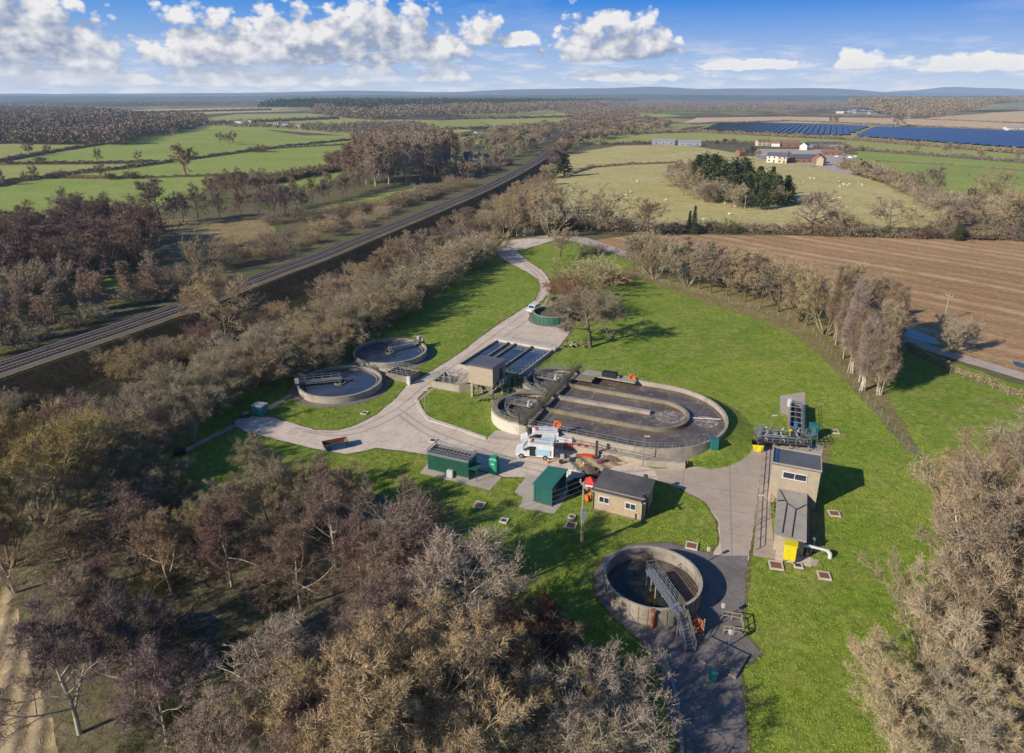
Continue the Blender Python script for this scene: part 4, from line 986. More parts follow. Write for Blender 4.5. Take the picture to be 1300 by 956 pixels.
# trees around the farm and the solar park
for x, b, t, l in ((1137, 161, 141, 'large spreading oak behind the solar park'), (1058, 158, 148, 'small oak on the stubble left of the large one behind the solar park'), (1209, 149, 139, 'oak on the stubble field at the far right wood'),
                   (1164, 192, 184, 'dark round tree on the second solar hedge'), (1206, 197, 181, 'golden tree on the second solar hedge'), (1244, 201, 191, 'small thin tree on the second solar hedge'), (1292, 203, 190, 'dark golden tree at the right end of the second solar hedge'),
                   (1070, 196, 179, 'tan tree beside the farm barns'), (1091, 192, 184, 'small dark tree right of the farm barns')): tp('oak', x, b, t, l, wide=1.3, mat='tw_brown')
lab = 'garden tree between the farm houses'
for x, b, t in ((955, 200, 186), (962, 202, 190), (948, 198, 190), (1000, 203, 192), (930, 186, 176), (920, 184, 176), (910, 186, 178), (1075, 195, 183), (1062, 194, 184), (1095, 222, 205), (1020, 178, 171)): tp('ash', x, b, t, lab, group='garden trees of the farm', mat=R.choice(('tw_purple', 'tw_tan', 'lf_ever')), wide=1.3)

# foreground wood, lower left
lab = 'tall purple-brown alder in the foreground wood around the pond'
POND = [G(*p) for p in [(180, 790), (250, 755), (330, 790), (430, 790), (445, 830), (420, 900), (190, 900)]]
for x, y in scatter([(-60, 770), (40, 735), (130, 712), (240, 722), (330, 712), (420, 705), (490, 715), (540, 745), (560, 800), (520, 860), (450, 950), (420, 1040), (100, 1040), (75, 900), (30, 800), (-60, 830)], 6.7):
    if inpoly(x, y, POND): continue
    tree('alder', x, y, R.uniform(9.5, 12.5), lab, 'alders of the foreground wood', world=True, wide=R.uniform(1.0, 1.25), mat=R.choice((None, None, 'tw_brown', 'tw_brown', 'tw_pink')), wood=R.choice(('bark_pale', 'bark_pale', 'bark_green')), lean=R.uniform(0, 0.07))
lab = 'undergrowth bush in the foreground wood'
for x, y in scatter([(60, 720), (150, 660), (260, 655), (400, 650), (520, 690), (600, 780), (700, 880), (500, 960), (120, 960), (90, 860)], 7.5):
    if inpoly(x, y, POND): continue
    tree('bush', x, y, R.uniform(1.8, 3.5), lab, 'undergrowth of the foreground wood', world=True, wide=1.3, mat=R.choice(('tw_grey', 'tw_brown', 'tw_tan', 'lf_ever')))
tp('willow', 505, 1000, 812, 'big golden willow with upright twigs, nearest the camera in the wood', wide=1.15, seed=0)
tp('willow', 430, 1020, 870, 'golden willow left of the biggest one, at the lower picture edge', seed=1)
tp('willow', 580, 970, 850, 'golden willow right of the biggest one', seed=2, mat='tw_tan')
tp('ash', 585, 830, 690, 'round grey-pink bare tree at the right corner of the foreground wood', mat='tw_pink', wide=1.2, wood='bark_pale', seed=0)
tp('ash', 520, 760, 615, 'grey bare tree above the golden willow, toward the green container', mat='tw_brown', wide=1.05, wood='bark_pale', seed=3)
tp('bush', 672, 806, 760, 'dark red dogwood thicket at the foot of the shaded lawn', mat='tw_red', name='dogwood_bush')
tp('bush', 700, 822, 785, 'smaller red dogwood shrub right of the thicket', mat='tw_red', name='dogwood_bush')
tp('willow', 672, 930, 835, 'tan and green willow between golden willow and round sludge tank', mat='tw_gold', seed=3)
tp('thorn', 752, 960, 858, 'grey twiggy tree nearest to the dark concrete apron', mat='tw_pink', wide=1.0, wood='bark_pale')
tp('thorn', 705, 985, 885, 'second grey twiggy tree at the lower edge near the apron', mat='tw_grey')
tp('thorn', 640, 880, 790, 'brown shrub tree beside the golden willow', mat='tw_brown')
tp('willow', 50, 668, 525, 'massive yellow-brown tree at the left edge below the railway', mat='tw_gold', wide=1.1, seed=2)
tp('willow', -25, 640, 520, 'yellow-brown tree half outside the left picture edge', mat='tw_gold', seed=1)
tp('willow', 10, 720, 600, 'lower yellow-brown tree at the left picture edge above the bare field', mat='tw_gold', seed=0)
tp('willow', 345, 668, 572, 'pale brushy willow at the wood edge below the concrete road', mat='tw_tan', seed=3, wide=1.0)
tp('willow', 395, 675, 590, 'pale brushy willow right of the other, toward the skip', mat='tw_grey', seed=0)
tp('ash', 440, 665, 588, 'thin bare tree at the wood edge left of the green container', mat='tw_brown', wood='bark_green', seed=1)
for x, b, t in ((190, 632, 600), (212, 618, 582), (175, 610, 585), (235, 640, 612), (160, 655, 615), (205, 650, 620), (260, 668, 630)): tp('thorn', x, b, t, 'tan shrub at the shaded end of the lawn by the thicket', group='shrubs at the shaded lawn end', mat=R.choice(('tw_tan', 'tw_grey')), wide=1.2)
tp('bush', 232, 634, 616, 'small red dogwood bush at the shaded lawn end', mat='tw_red', name='dogwood_bush')

# big bare trees, lower right
for (x, b, t, sd, w_) in ((1245, 830, 612, 0, 1.05), (1330, 840, 600, 1, 1.05), (1300, 735, 572, 2, 1.05), (1228, 715, 592, 1, 1.0), (1195, 880, 745, 3, 0.9), (1260, 945, 760, 2, 1.0), (1350, 960, 740, 0, 1.1), (1150, 990, 850, 1, 1.0), (1380, 740, 560, 3, 1.2), (1340, 650, 545, 0, 1.1), (1205, 1010, 860, 0, 1.0)):
    tp('willow', x, b, t, 'large tan bare tree of the big clump at the lower right', group='big clump at the lower right', seed=sd, wide=w_, mat=R.choice(('tw_tan', 'tw_gold', 'tw_brown')), wood='bark_pale')

# ---- hedges: each one thing, built of twiggy growth along its line
def hedge(pts, h, w, label, mat, world=False, step=None, name='hedge'):
    W = [p if world else G(*p) for p in pts]; d0 = math.hypot(*W[len(W) // 2]); s = step or max(0.35, d0 / 1400.0)
    rs = np.random.RandomState(int(abs(W[0][0] * 7 + W[0][1]) % 9999)); V = []
    for a, b in zip(W[:-1], W[1:]):
        l = math.dist(a, b); dx, dy = (b[0] - a[0]) / l, (b[1] - a[1]) / l
        n = int(l * (h + w) * 1.9 / (s * s)) + 4; n = min(n, 26000)
        t = rs.uniform(0, l, n); u = rs.uniform(-1, 1, n); z = rs.uniform(0, 1, n) ** 0.8
        hh = h * (0.75 + 0.3 * np.sin(t * 0.21 + d0) * np.sin(t * 0.077 + 1.3) + 0.18 * np.sin(t * 0.9))
        u = u * np.sqrt(np.clip(1.1 - z ** 3, 0.05, 1))
        p = np.stack([a[0] + dx * t - dy * u * w / 2, a[1] + dy * t + dx * u * w / 2, z * hh], 1)
        d = rs.normal(0, 1, (n, 3)); d[:, 2] = np.abs(d[:, 2]) + 0.2; d /= np.linalg.norm(d, axis=1)[:, None]
        q = np.cross(d, rs.normal(0, 1, (n, 3))); q /= np.linalg.norm(q, axis=1)[:, None]; sz = s * rs.uniform(0.7, 1.7, (n, 1))
        V.append(np.stack([p - q * sz * 0.4, p + q * sz * 0.4, p + d * sz * 1.4], 1).reshape(-1, 3))
    V = np.concatenate(V)
    o = link(name, np_mesh(name, V, np.arange(len(V), dtype=np.int32).reshape(-1, 3), M['twigs'])); o.color = (*TONE[mat], 1); return tag(o, label, 'hedge')
hedge([(-160, 247), (0, 237), (15, 231), (61, 226), (89, 222), (152, 215), (218, 206), (320, 192), (358, 187), (471, 175)], 2.6, 3, 'long field hedge running diagonally up across the green fields', 'tw_purple')
hedge([(-160, 210), (0, 208), (100, 208), (203, 206)], 2.2, 2.5, 'straight level hedge in the middle of the green fields', 'tw_purple')
hedge([(-160, 230), (-60, 214), (0, 205), (76, 192), (127, 184)], 3.0, 4, 'hedge climbing to the corner of the dark wood', 'tw_purple')
hedge([(61, 226), (110, 227), (188, 226), (264, 224), (300, 228), (335, 235)], 1.8, 2.5, 'low hedge along the top of the nearest green field', 'tw_brown')
hedge([(320, 192), (345, 189), (400, 186), (471, 183)], 2.2, 3, 'short hedge on the right of the far green fields', 'tw_brown')
hedge([(700, 286), (760, 293), (850, 295), (950, 295), (1050, 299), (1150, 302), (1300, 304), (1480, 313)], 3.2, 4, 'thick hedge between ploughed field and pale meadow', 'tw_brown')
hedge([(1150, 440), (1190, 462), (1240, 482), (1300, 504), (1380, 532)], 1.4, 2.0, 'low clipped hedge along the lane at the right', 'tw_tan', step=0.2)
hedge([(725, 221), (750, 213), (800, 209), (862, 207)], 1.8, 3, 'hedge line dividing the pale meadow left of the conifer copse', 'tw_brown')
hedge([(722, 178), (760, 172), (880, 168), (1075, 177), (1190, 187), (1300, 195), (1500, 214)], 4.5, 5, 'brown hedge along the near side of the solar park', 'tw_brown')
hedge([(760, 184), (870, 181), (980, 183), (1040, 188), (1098, 192), (1300, 207), (1500, 224)], 3.4, 4, 'second hedge between the olive strip and the bright green field', 'tw_purple')
hedge([(820, 155), (877, 158), (1000, 154), (1100, 158), (1300, 167), (1500, 174)], 2.8, 5, 'dark hedge along the far side of the solar park', 'tw_brown')
hedge([(870, 148), (1000, 146), (1110, 149), (1300, 157)], 2.2, 4, 'hedge between the two stubble fields beyond the solar park', 'tw_brown')
hedge([(1110, 205), (1180, 208), (1300, 217), (1400, 226)], 1.0, 2, 'thin ditch hedge across the bright green field', 'tw_brown')
hedge([(480, 183), (560, 176), (640, 169), (700, 166)], 4, 5, 'hedge behind the tall poplars', 'tw_purple')
hedge([(560, 165), (625, 163), (690, 161)], 5, 6, 'hedge below the village fields', 'tw_purple')
hedge([(560, 152), (640, 151), (720, 149), (790, 146)], 6, 7, 'upper hedge of the village fields', 'tw_purple')
hedge([(127, 146), (220, 143), (345, 140)], 7, 9, 'far hedge beyond the dark wood', 'tw_purple')
hedge([(262, 158), (340, 155), (430, 151)], 7, 9, 'hedge behind the far cottages', 'tw_purple')

# ---- far woods: nobody could count these trees
def wood(name, poly, h, mat, zf=None, dens=1.0, label=None):
    rs = np.random.RandomState(int(abs(poly[0][0] * 13 + poly[0][1] * 7)) % 9999)
    ys = [p[1] for p in poly]; xs = [p[0] for p in poly]; D = G(650, max(ys))[1]; Dm = G(650, min(ys))[1]; V = []
    while D < Dm:
        st = max(7.5, D * 0.0085) / dens; py = PX(0, D)[1]
        x0, x1 = G(min(xs), py)[0], G(max(xs), py)[0]; x = x0 + rs.uniform(0, st)
        while x < x1:
            if inpoly(PX(x, D)[0], py + rs.uniform(-.3, .3), poly):
                yy = D + rs.uniform(-.5, .5) * st * 1.5; hh = h * rs.uniform(0.7, 1.2) * (1 + 0.25 * math.sin(x * 0.013) * math.sin(D * 0.009)); rr = min(hh * 0.42, st * 0.62) * rs.uniform(.9, 1.3); n = 80
                z0 = zf(x, yy) if zf else 0
                a = rs.uniform(0, 2 * PI, n); z = rs.uniform(-0.75, 1, n); q = np.sqrt(1 - z * z) * rs.uniform(0.75, 1.05, n)
                if mat == 'lf_conifer': q *= (1 - z) * 0.75 + 0.1
                p = np.stack([x + rr * q * np.cos(a), yy + rr * q * np.sin(a), z0 + hh * 0.55 + z * hh * 0.45], 1)
                s = rr * 0.32; d = rs.normal(0, 1, (n, 3)); d /= np.linalg.norm(d, axis=1)[:, None]; e = np.cross(d, rs.normal(0, 1, (n, 3))); e /= np.linalg.norm(e, axis=1)[:, None]
                V.append(np.stack([p - e * s * 0.6, p + e * s * 0.6, p + d * s * 1.3], 1).reshape(-1, 3))
            x += st * rs.uniform(0.7, 1.3)
        D += st * 1.5
    if not V: return
    V = np.concatenate(V); o = link(name, np_mesh(name, V, np.arange(len(V), dtype=np.int32).reshape(-1, 3), M['canopy' if mat.startswith('wood') else 'leaves'])); o.color = (*TONE[mat], 1); return tag(o, label or 'far bare wood seen as one brown mass', 'wood', kind='stuff')
wood('woodland', [(-260, 188), (0, 183), (60, 184), (122, 184), (160, 185), (182, 175), (225, 168), (222, 161), (190, 152), (130, 146), (60, 139), (0, 134), (-260, 134)], 15, 'wood_grey', label='broad dark wood beyond the green fields at the left')
wood('woodland', [(180, 166), (225, 168), (262, 158), (262, 150), (215, 150), (175, 158)], 13, 'wood_brown', label='russet corner of the dark wood beside the upper field')
wood('woodland', [(262, 160), (300, 162), (345, 163), (400, 167), (470, 172), (530, 170), (560, 166), (520, 158), (430, 159), (340, 160)], 7, 'wood_grey', label='scattered wood around the far cottages')
wood('woodland', [(-260, 133), (0, 133), (140, 137), (300, 134), (420, 134), (420, 129), (200, 128), (-260, 129)], 18, 'wood_grey', label='thin far woods on the left skyline')
wood('woodland', [(400, 148), (470, 153), (530, 150), (640, 148), (760, 139), (800, 134), (700, 131), (560, 134), (400, 138)], 16, 'wood_brown', lambda x, y: max(0, min(12, (y - 1500) * 0.008)), label='brown wood below the dark conifer ridge')
wood('conifer_woodland', [(330, 140), (400, 141), (470, 146), (560, 141), (640, 139), (745, 134), (810, 131), (810, 128.4), (600, 128.4), (420, 129.5)], 22, 'lf_conifer', lambda x, y: max(0, min(17, (y - 2000) * 0.011)), 1.15, 'dark green conifer ridge on the middle skyline')
wood('woodland', [(740, 152), (790, 147), (860, 143), (1000, 141), (1080, 140), (1080, 128.5), (800, 128.5), (760, 134), (700, 141)], 14, 'wood_brown', dens=0.75, label='patchy far woods between village and solar park')
wood('woodland', [(1075, 141), (1110, 145), (1155, 151), (1235, 145), (1300, 137), (1500, 136), (1500, 128.5), (1085, 128.5)], 18, 'wood_tan', lambda x, y: max(0, min(26, (y - 1900) * 0.03)), 1.1, 'tan wooded hill behind the solar park')
wood('woodland', [(700, 166), (735, 170), (740, 160), (800, 152), (790, 148), (740, 153), (715, 158)], 11, 'wood_brown', label='brown trees at the end of the railway by the village')
# ------------------------------------------------------------------ materials of built things
def paint(name, c, rough=0.45, grime=0.25, metal=0.0, sc=1.2): M[name] = mk(name, c, tuple(x * 0.82 for x in c), sc, rough, metal, 0.4, 0.08, 0.01, grime)
paint('green_paint', (0.030, 0.125, 0.085)); paint('shed_green', (0.035, 0.17, 0.135)); paint('green_bright', (0.02, 0.36, 0.20)); paint('teal_paint', (0.03, 0.20, 0.20)); paint('tank_green', (0.05, 0.16, 0.10), 0.5, 0.4)
paint('white_paint', (0.80, 0.80, 0.78), 0.35, 0.06); paint('pale_blue', (0.42, 0.66, 0.82), 0.4, 0.05); paint('yellow_paint', (0.85, 0.68, 0.02), 0.45, 0.1); paint('orange_paint', (0.80, 0.20, 0.04), 0.5, 0.1)
paint('red_paint', (0.70, 0.05, 0.03), 0.5, 0.1); paint('rust', (0.28, 0.12, 0.06), 0.9, 0.4); paint('galv', (0.46, 0.46, 0.45), 0.42, 0.2, 0.6); paint('dark_steel', (0.10, 0.095, 0.085), 0.6, 0.4, 0.3)
paint('mossy_steel', (0.13, 0.12, 0.065), 0.8, 0.5); paint('tyre', (0.03, 0.03, 0.03), 0.85, 0.1); paint('grey_plastic', (0.30, 0.31, 0.33), 0.5, 0.1); paint('pale_plastic', (0.62, 0.60, 0.56), 0.6, 0.2)
paint('sack', (0.22, 0.08, 0.13), 0.8, 0.2); paint('orange_rust', (0.50, 0.15, 0.07), 0.7, 0.2); paint('blue_paint', (0.03, 0.10, 0.24), 0.4, 0.2); paint('timber', (0.42, 0.34, 0.24), 0.85, 0.4); paint('black', (0.025, 0.025, 0.028), 0.5, 0.1); paint('bright_blue', (0.03, 0.22, 0.55), 0.4, 0.1)
M['glass'] = mk('window_glass', (0.03, 0.035, 0.045), (0.05, 0.055, 0.065), 2, 0.08, 0, 0.8, 0)
M['sewage'] = water_mat('ditch_water', (0.19, 0.142, 0.105), 0.16, 0.35, 1.6, foam=1.0, spec=0.4)
M['tank_water'] = water_mat('tank_water', (0.065, 0.095, 0.155), 0.07, 0.06, 1.0)
M['sludge'] = mk('dry_sludge', (0.20, 0.15, 0.11), (0.11, 0.085, 0.065), 0.8, 0.9, bmp=0.5, bdist=0.1)
M['felt'] = concrete('roof_felt', (0.085, 0.080, 0.082), (0.17, 0.155, 0.15), 1.3, math.radians(-25), 0.3)
M['felt_blue'] = concrete('roof_slate_felt', (0.11, 0.115, 0.135), (0.15, 0.155, 0.18), 0.9, math.radians(-17), 0.2)
M['algae'] = mk('algae', (0.16, 0.20, 0.05), (0.09, 0.12, 0.04), 1.5, 0.8)

def brickmat(name, c1, c2, mortar, sc=1.0):
    m, t = newmat(name); tc = t.n('ShaderNodeTexCoord'); sp = t.n('ShaderNodeSeparateXYZ'); t.l(tc.outputs['Object'], sp.inputs[0])
    cb = t.n('ShaderNodeCombineXYZ'); t.l(t.m('ADD', sp.outputs[0], sp.outputs[1]), cb.inputs[0]); t.l(sp.outputs[2], cb.inputs[1])
    b = t.n('ShaderNodeTexBrick'); t.l(cb.outputs[0], b.inputs['Vector']); b.inputs['Scale'].default_value = 2.2 * sc
    b.inputs['Color1'].default_value = (*c1, 1); b.inputs['Color2'].default_value = (*c2, 1); b.inputs['Mortar'].default_value = (*mortar, 1); b.inputs['Mortar Size'].default_value = 0.018
    col = t.mix(t.m('MULTIPLY', t.ramp(t.noise(tc.outputs['Object'], 0.9, 6, 0.65), 0.42, 0.7), 0.35), b.outputs['Color'], tuple(x * 0.55 for x in c1))
    finish(t, bsdf(t, col, 0.9, spec=0.15)); return m
M['brick_buff'] = brickmat('brick_buff', (0.56, 0.43, 0.27), (0.48, 0.36, 0.23), (0.42, 0.36, 0.27))
M['brick_red'] = brickmat('brick_red', (0.34, 0.15, 0.09), (0.27, 0.12, 0.075), (0.3, 0.24, 0.2))
M['block_tan'] = brickmat('block_tan', (0.50, 0.405, 0.29), (0.45, 0.365, 0.265), (0.39, 0.32, 0.24), 0.5)
M['render_white'] = mk('render_white', (0.76, 0.73, 0.66), (0.66, 0.62, 0.55), 0.6, 0.85, bmp=0, grime=0.1)
M['render_cream'] = mk('render_cream', (0.66, 0.55, 0.36), (0.58, 0.48, 0.32), 0.6, 0.85, bmp=0, grime=0.1)
M['tiles_red'] = mk('tiles_red', (0.29, 0.165, 0.11), (0.20, 0.125, 0.09), 1.2, 0.85, bmp=0.1)
M['slate'] = mk('slate', (0.13, 0.14, 0.165), (0.09, 0.10, 0.12), 1.0, 0.6, bmp=0.1)
M['wing_roof'] = mk('weathered_wing_roof', (0.42, 0.375, 0.32), (0.33, 0.295, 0.255), 0.8, 0.8, bmp=.1, grime=.4)
M['sheet_grey'] = mk('sheet_roof_grey', (0.38, 0.38, 0.40), (0.30, 0.30, 0.32), 0.5, 0.6, bmp=0)

def foammat():
    m, t = newmat('foam_streaks'); geo = t.n('ShaderNodeNewGeometry'); v = geo.outputs['Position']
    f = t.ramp(t.noise(v, 1.1, 8, 0.75, 1.5), 0.47, 0.62); col = t.mix(f, (0.19, 0.142, 0.105), (0.62, 0.55, 0.46))
    finish(t, bsdf(t, col, t.m('ADD', 0.2, t.m('MULTIPLY', f, .6)), normal=bump(t, f, .4, .05))); return m
M['foam'] = foammat()
DR = math.radians(-24.5); DA = (math.cos(DR), math.sin(DR)); DN = (-math.sin(DR), math.cos(DR))
def on_axis(a, n): return (a * DA[0] + n * DN[0], a * DA[1] + n * DN[1])
def arc(cx, cy, r, a0, a1, n=20): return [(cx + r * math.cos(math.radians(a0 + (a1 - a0) * i / n)), cy + r * math.sin(math.radians(a0 + (a1 - a0) * i / n))) for i in range(n + 1)]

# ------------------------------------------------------------------ oxidation ditch
def ditch():
    X, Y = on_axis(-20.7, 96.4)
    t = thing('oxidation_ditch', 'large racetrack-shaped concrete treatment basin with brown water and U-shaped inner walls', 'basin', (X, Y, 0), DR)
    H = 2.0; xl = -17.4
    out = arc(xl, -5.9, 5.9, -90, -270, 26) + arc(xl, 5.9, 5.9, -90, -270, 26)[1:] + arc(0, 0, 11.8, 90, -90, 44)
    MB().wall(out, 0.4, 0.0, H, closed=True).build('outer_wall', M['conc'], t)
    # pale front of the lower round end
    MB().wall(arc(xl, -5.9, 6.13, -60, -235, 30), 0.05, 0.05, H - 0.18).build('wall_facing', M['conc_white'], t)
    MB().prism([(x * 0.995, y * 0.985) for x, y in out], 0.3, 1.25).build('water', M['sewage'], t)
    MB().cyl(3.2, 1.2, 1.0, 1.27, 2.3, 24).cyl(8.6, 1.8, 1.0, 1.27, 1.9, 24).build('foam', M['foam'], t)
    U = [(-15.5, -4.8)] + arc(0.8, 0.45, 5.25, -90, 90, 30) + [(-15.5, 5.7)]
    MB().wall(U, 0.42, 0.4, 1.85).build('inner_wall', M['conc_dark'], t)
    MB().wall([(-16.2, 0.4), (0.2, 0.9)], 0.75, 0.4, 1.78).build('divider_wall', M['conc'], t)
    MB().wall([(-22.9, 0.0), (-16.2, 0.4)], 0.5, 0.4, 1.9).build('divider_wall', M['conc_dark'], t)
    g = MB()
    for s in (-1, 1):
        g.wall(arc(xl, s * 5.9, 3.6, 95, 265, 18), 0.25, 0.4, 1.7)
    g.build('guide_wall', M['conc_dark'], t)
    cp = MB()
    for s in (-1, 1): cp.wall(arc(xl, s * 5.9, 5.55, 84, 276, 28), 0.85, H, H + 0.1)
    cp.build('walkway', M['conc_dark'], t)
    # bridge with plank deck and rails
    b = MB().box(-16, 0.4, H + 0.12, .95, 26.0, 0.16)
    for k in range(44): b.box(-16, -12.4 + k * 0.59, H + 0.28, .8, 0.36, 0.04)
    br = b.build('bridge', M['mossy_steel'], t)
    rr = MB()
    for sx in (-0.46, 0.46): railing(rr, [(-16 + sx, -12.5, H + .3), (-16 + sx, 13.3, H + .3)], 0.7, 2.0, 0.032)
    rr.build('handrail', M['mossy_steel'], br)
    for s in (-1, 1):
        w = MB().box(xl - 1.9, s * 5.9, H, 4.2, 0.7, 0.12).build('access_platform', M['conc_dark'], t)
        railing(MB(), [(xl - 4, s * 5.9 - .33, H + .1), (xl + 1.2, s * 5.9 - .33, H + .1)], 1.0, 1.3, 0.035).build('handrail', M['galv'], w)
        railing(MB(), [(xl - 4, s * 5.9 + .33, H + .1), (xl + 1.2, s * 5.9 + .33, H + .1)], 1.0, 1.3, 0.035).build('handrail', M['galv'], w)
        MB().cyl(xl - .2, s * 5.9, H + .1, H + .6, .32, 14).cyl(xl - .2, s * 5.9, H + .6, H + 1.05, .22, 12).box(xl + .1, s * 5.9 + .1, H + .3, .5, .35, .35).build('aerator_motor', M['pale_plastic'], t, bevel=0.02)
        for rad in (5.85, 4.0):
            a = arc(xl, s * 5.9, rad, 98, 262, 15); railing(MB(), [(x, y, H if rad > 5 else 1.7) for x, y in a], 1.05, 1.5, 0.03).build('handrail', M['galv'], t)
    railing(MB(), [(-15, -11.95, H), (0, -11.95, H)] + [(x, y, H) for x, y in arc(0, 0, 11.95, -90, -20, 14)][1:], 0.95, 1.5, 0.028).build('handrail', M['galv'], t)
    f = MB().wall([(-10.5, -12.7), (3, -12.7), (8.0, -11.2)], 1.1, 0.05, 0.95); f.build('side_path', M['conc'], t)
    railing(MB(), [(-10.4, -13.2, .95), (3, -13.2, .95), (8.4, -11.7, .95)], 0.95, 1.5, 0.03).build('handrail', M['galv'], t)
    st = MB()
    for k in range(9): st.box(-14.6 + 0.28 * k, -12.9 - 0.3 * k, H - 0.02 - 0.24 * k, 0.9, 0.36, 0.06, -0.6)
    st.bar((-15.1, -12.8, H), (-12.8, -15.6, 0.05), 0.07, 4).bar((-14.2, -12.4, H), (-11.9, -15.2, 0.05), 0.07, 4)
    s2 = st.build('stair', M['dark_steel'], t)
    r = MB()
    for o in ((-15.1, -12.8), (-14.2, -12.4)): railing(r, [(o[0], o[1], H), (o[0] + 2.3, o[1] - 2.8, .05)], 1.0, 1.1, 0.035)
    r.build('handrail', M['dark_steel'], s2)
    MB().box(-9.5, 11.2, H - .02, 9.5, 2.4, 0.2).build('deck', M['conc'], t)
    MB().box(-13.2, 9.9, H - .04, 3.0, 4.6, 0.2).build('deck', M['conc_dark'], t)
    railing(MB(), [(-21, 12.6, .9), (-17, 13.6, 1.2), (-13, 13.4, 1.6)], 1.0, 1.3, .03).build('handrail', M['galv'], t)
    for s in (1,):
        k = MB().box(10.9, -5.6, .9, 1.1, 1.2, 1.5, .4).build('control_box', M['teal_paint'], t, bevel=.03)
    a = MB().bar((6.5, 2, 1.4), (10.6, 2.6, 1.7), .09, 8); a.build('inlet_pipe', M['pale_plastic'], t)
    return t
ditch()
def berm():
    X, Y = on_axis(-20.7, 96.4); vs = []; c, d = math.cos(DR), math.sin(DR); P = arc(0, 0, 1, -50, 92, 34) + [(-0.4 * k, 1) for k in range(1, 5)]
    prof = [(12.0, 1.35), (12.9, 1.15), (14.4, .5), (16.2, .02)]
    for i, (x, y) in enumerate(P):
        e = min(1, i / 8.0); ex = 0
        if i > 34: ex = -(i - 34) * 3.2; x, y = 0, 1
        for r, z in prof: lx, ly = x * r + ex, y * r; vs.append((X + lx * c - ly * d, Y + lx * d + ly * c, max(.03, z * e * (1 if i <= 36 else 1 - (i - 36) * .5))))
    fs = [(i * 4 + j, i * 4 + j + 1, (i + 1) * 4 + j + 1, (i + 1) * 4 + j) for i in range(len(P) - 1) for j in range(3)]
    tag(MB().add(vs, fs).build('grass_bank', M['lawn'], smooth=True), kind='structure')
berm()
def lifebuoy(p, z, lab, r=.5):
    X, Y = G(*p, z); t = thing('lifebuoy_stand', lab, 'lifebuoy', (X, Y, 0))
    MB().bar((0, 0.12, 0), (0, 0.12, z + .4), .05, 6).build('post', M['galv'], t)
    mb = MB(); n = 16
    P = [(r * math.cos(2 * PI * i / n), 0, z + r * math.sin(2 * PI * i / n)) for i in range(n + 1)]
    mb.path(P, .13, 6).box(0, .06, z - .5, 1.0, .06, 1.0); mb.build('ring', M['orange_paint'], t)
lifebuoy((708, 539), 2.9, 'orange lifebuoy on the front wall of the racetrack basin')
lifebuoy((803, 479), 2.6, 'orange lifebuoy on the far wall of the racetrack basin')
X, Y = G(774, 479, 2.0); b = thing('plant_box', 'black covered machine on the far wall of the racetrack basin', 'machine', (X, Y, 1.9), DR); MB().box(0, 0, 0, 2.6, 1.3, 1.1).build('housing', M['black'], b, bevel=.08); MB().box(1.5, 0, .2, .5, .6, .5).build('motor', M['galv'], b)

# ------------------------------------------------------------------ round settling tanks with rotating bridge
def settling_tank(cx, cy, r, ang, lab):
    t = thing('settling_tank', lab, 'round tank', (cx, cy, 0), 0)
    H = 1.25
    MB().ring(0, 0, r - .38, r, 0, H, 80).build('wall', M['conc'], t)
    MB().ring(0, 0, r - .95, r - .78, .3, .95, 72).build('weir', M['conc_dark'], t)
    MB().cyl(0, 0, .1, .72, r - .39, 72).build('water', M['tank_water'], t)
    MB().ring(0, 0, .85, 1.05, .5, 1.0, 28).build('centre_drum', M['conc_dark'], t)
    MB().cyl(0, 0, .4, 1.5, .3, 12).box(0, 0, 1.5, .8, .8, .3).build('centre_pillar', M['galv'], t)
    c, s = math.cos(ang), math.sin(ang); L = r + .1
    b = MB()
    def P(d, w, z): return (c * d - s * w, s * d + c * w, z)
    for w in (-.45, .45):
        b.bar(P(0, w, 1.7), P(L, w, 1.55), .07, 4); b.bar(P(0, w, 1.35), P(L, w, 1.3), .05, 4)
        for k in range(10): b.bar(P(L * k / 10, w, 1.35), P(L * (k + 1) / 10, w, 1.6), .03, 4, cap=False)
    for k in range(16): b.bar(P(L * k / 15, -.45, 1.62), P(L * k / 15, .45, 1.62), .03, 4)
    b.add([P(0, -.4, 1.66), P(L, -.4, 1.54), P(L, .4, 1.54), P(0, .4, 1.66)], [(0, 1, 2, 3)])
    br = b.build('rotating_bridge', M['galv'], t)
    h = MB()
    for w in (-.5, .5): railing(h, [P(0, w, 1.6), P(L, w, 1.55)], 1.0, 1.4, .03)
    h.build('handrail', M['galv'], br)
    MB().box(*P(L - .1, 0, H)[:2], H + .02, .5, 1.9, .4, ang).build('end_carriage', M['dark_steel'], br)
    MB().box(*P(L - .2, .5, 0)[:2], H + .4, .7, .7, .8, ang).cyl(*P(L - .1, -.6, 0)[:2], H + .3, H + .9, .25, 10).build('drive_motor', M['pale_plastic'], br, bevel=.04)
    s2 = MB()
    for k in range(7): s2.bar(P(1.2 + k * .75, 0, 1.35), P(1.2 + k * .75, .25, .6), .03, 4, cap=False)
    s2.build('scraper', M['dark_steel'], br)
    return t
c1 = (-30.2, 110.6); c2 = (-24.0, 126.0)
def towards(c, p): q = G(p[0], p[1], 1.5); return math.atan2(q[1] - c[1], q[0] - c[0])
settling_tank(*c1, 7.25, towards(c1, (377, 486)), 'round settling tank nearest the camera on the left, bridge reaching its left rim')
settling_tank(*c2, 7.2, towards(c2, (537, 432)), 'farther round settling tank on the left, bridge reaching its right rim')
for c in (c1, c2):
    tag(MB().ring(c[0], c[1], 7.3, 8.5, -.05, .085, 60).build('paving', M['apron']), kind='structure')
sheet('paving', [(420, 470), (446, 455), (470, 468), (505, 478), (488, 492), (470, 475), (440, 470)], .08, M['apron'])
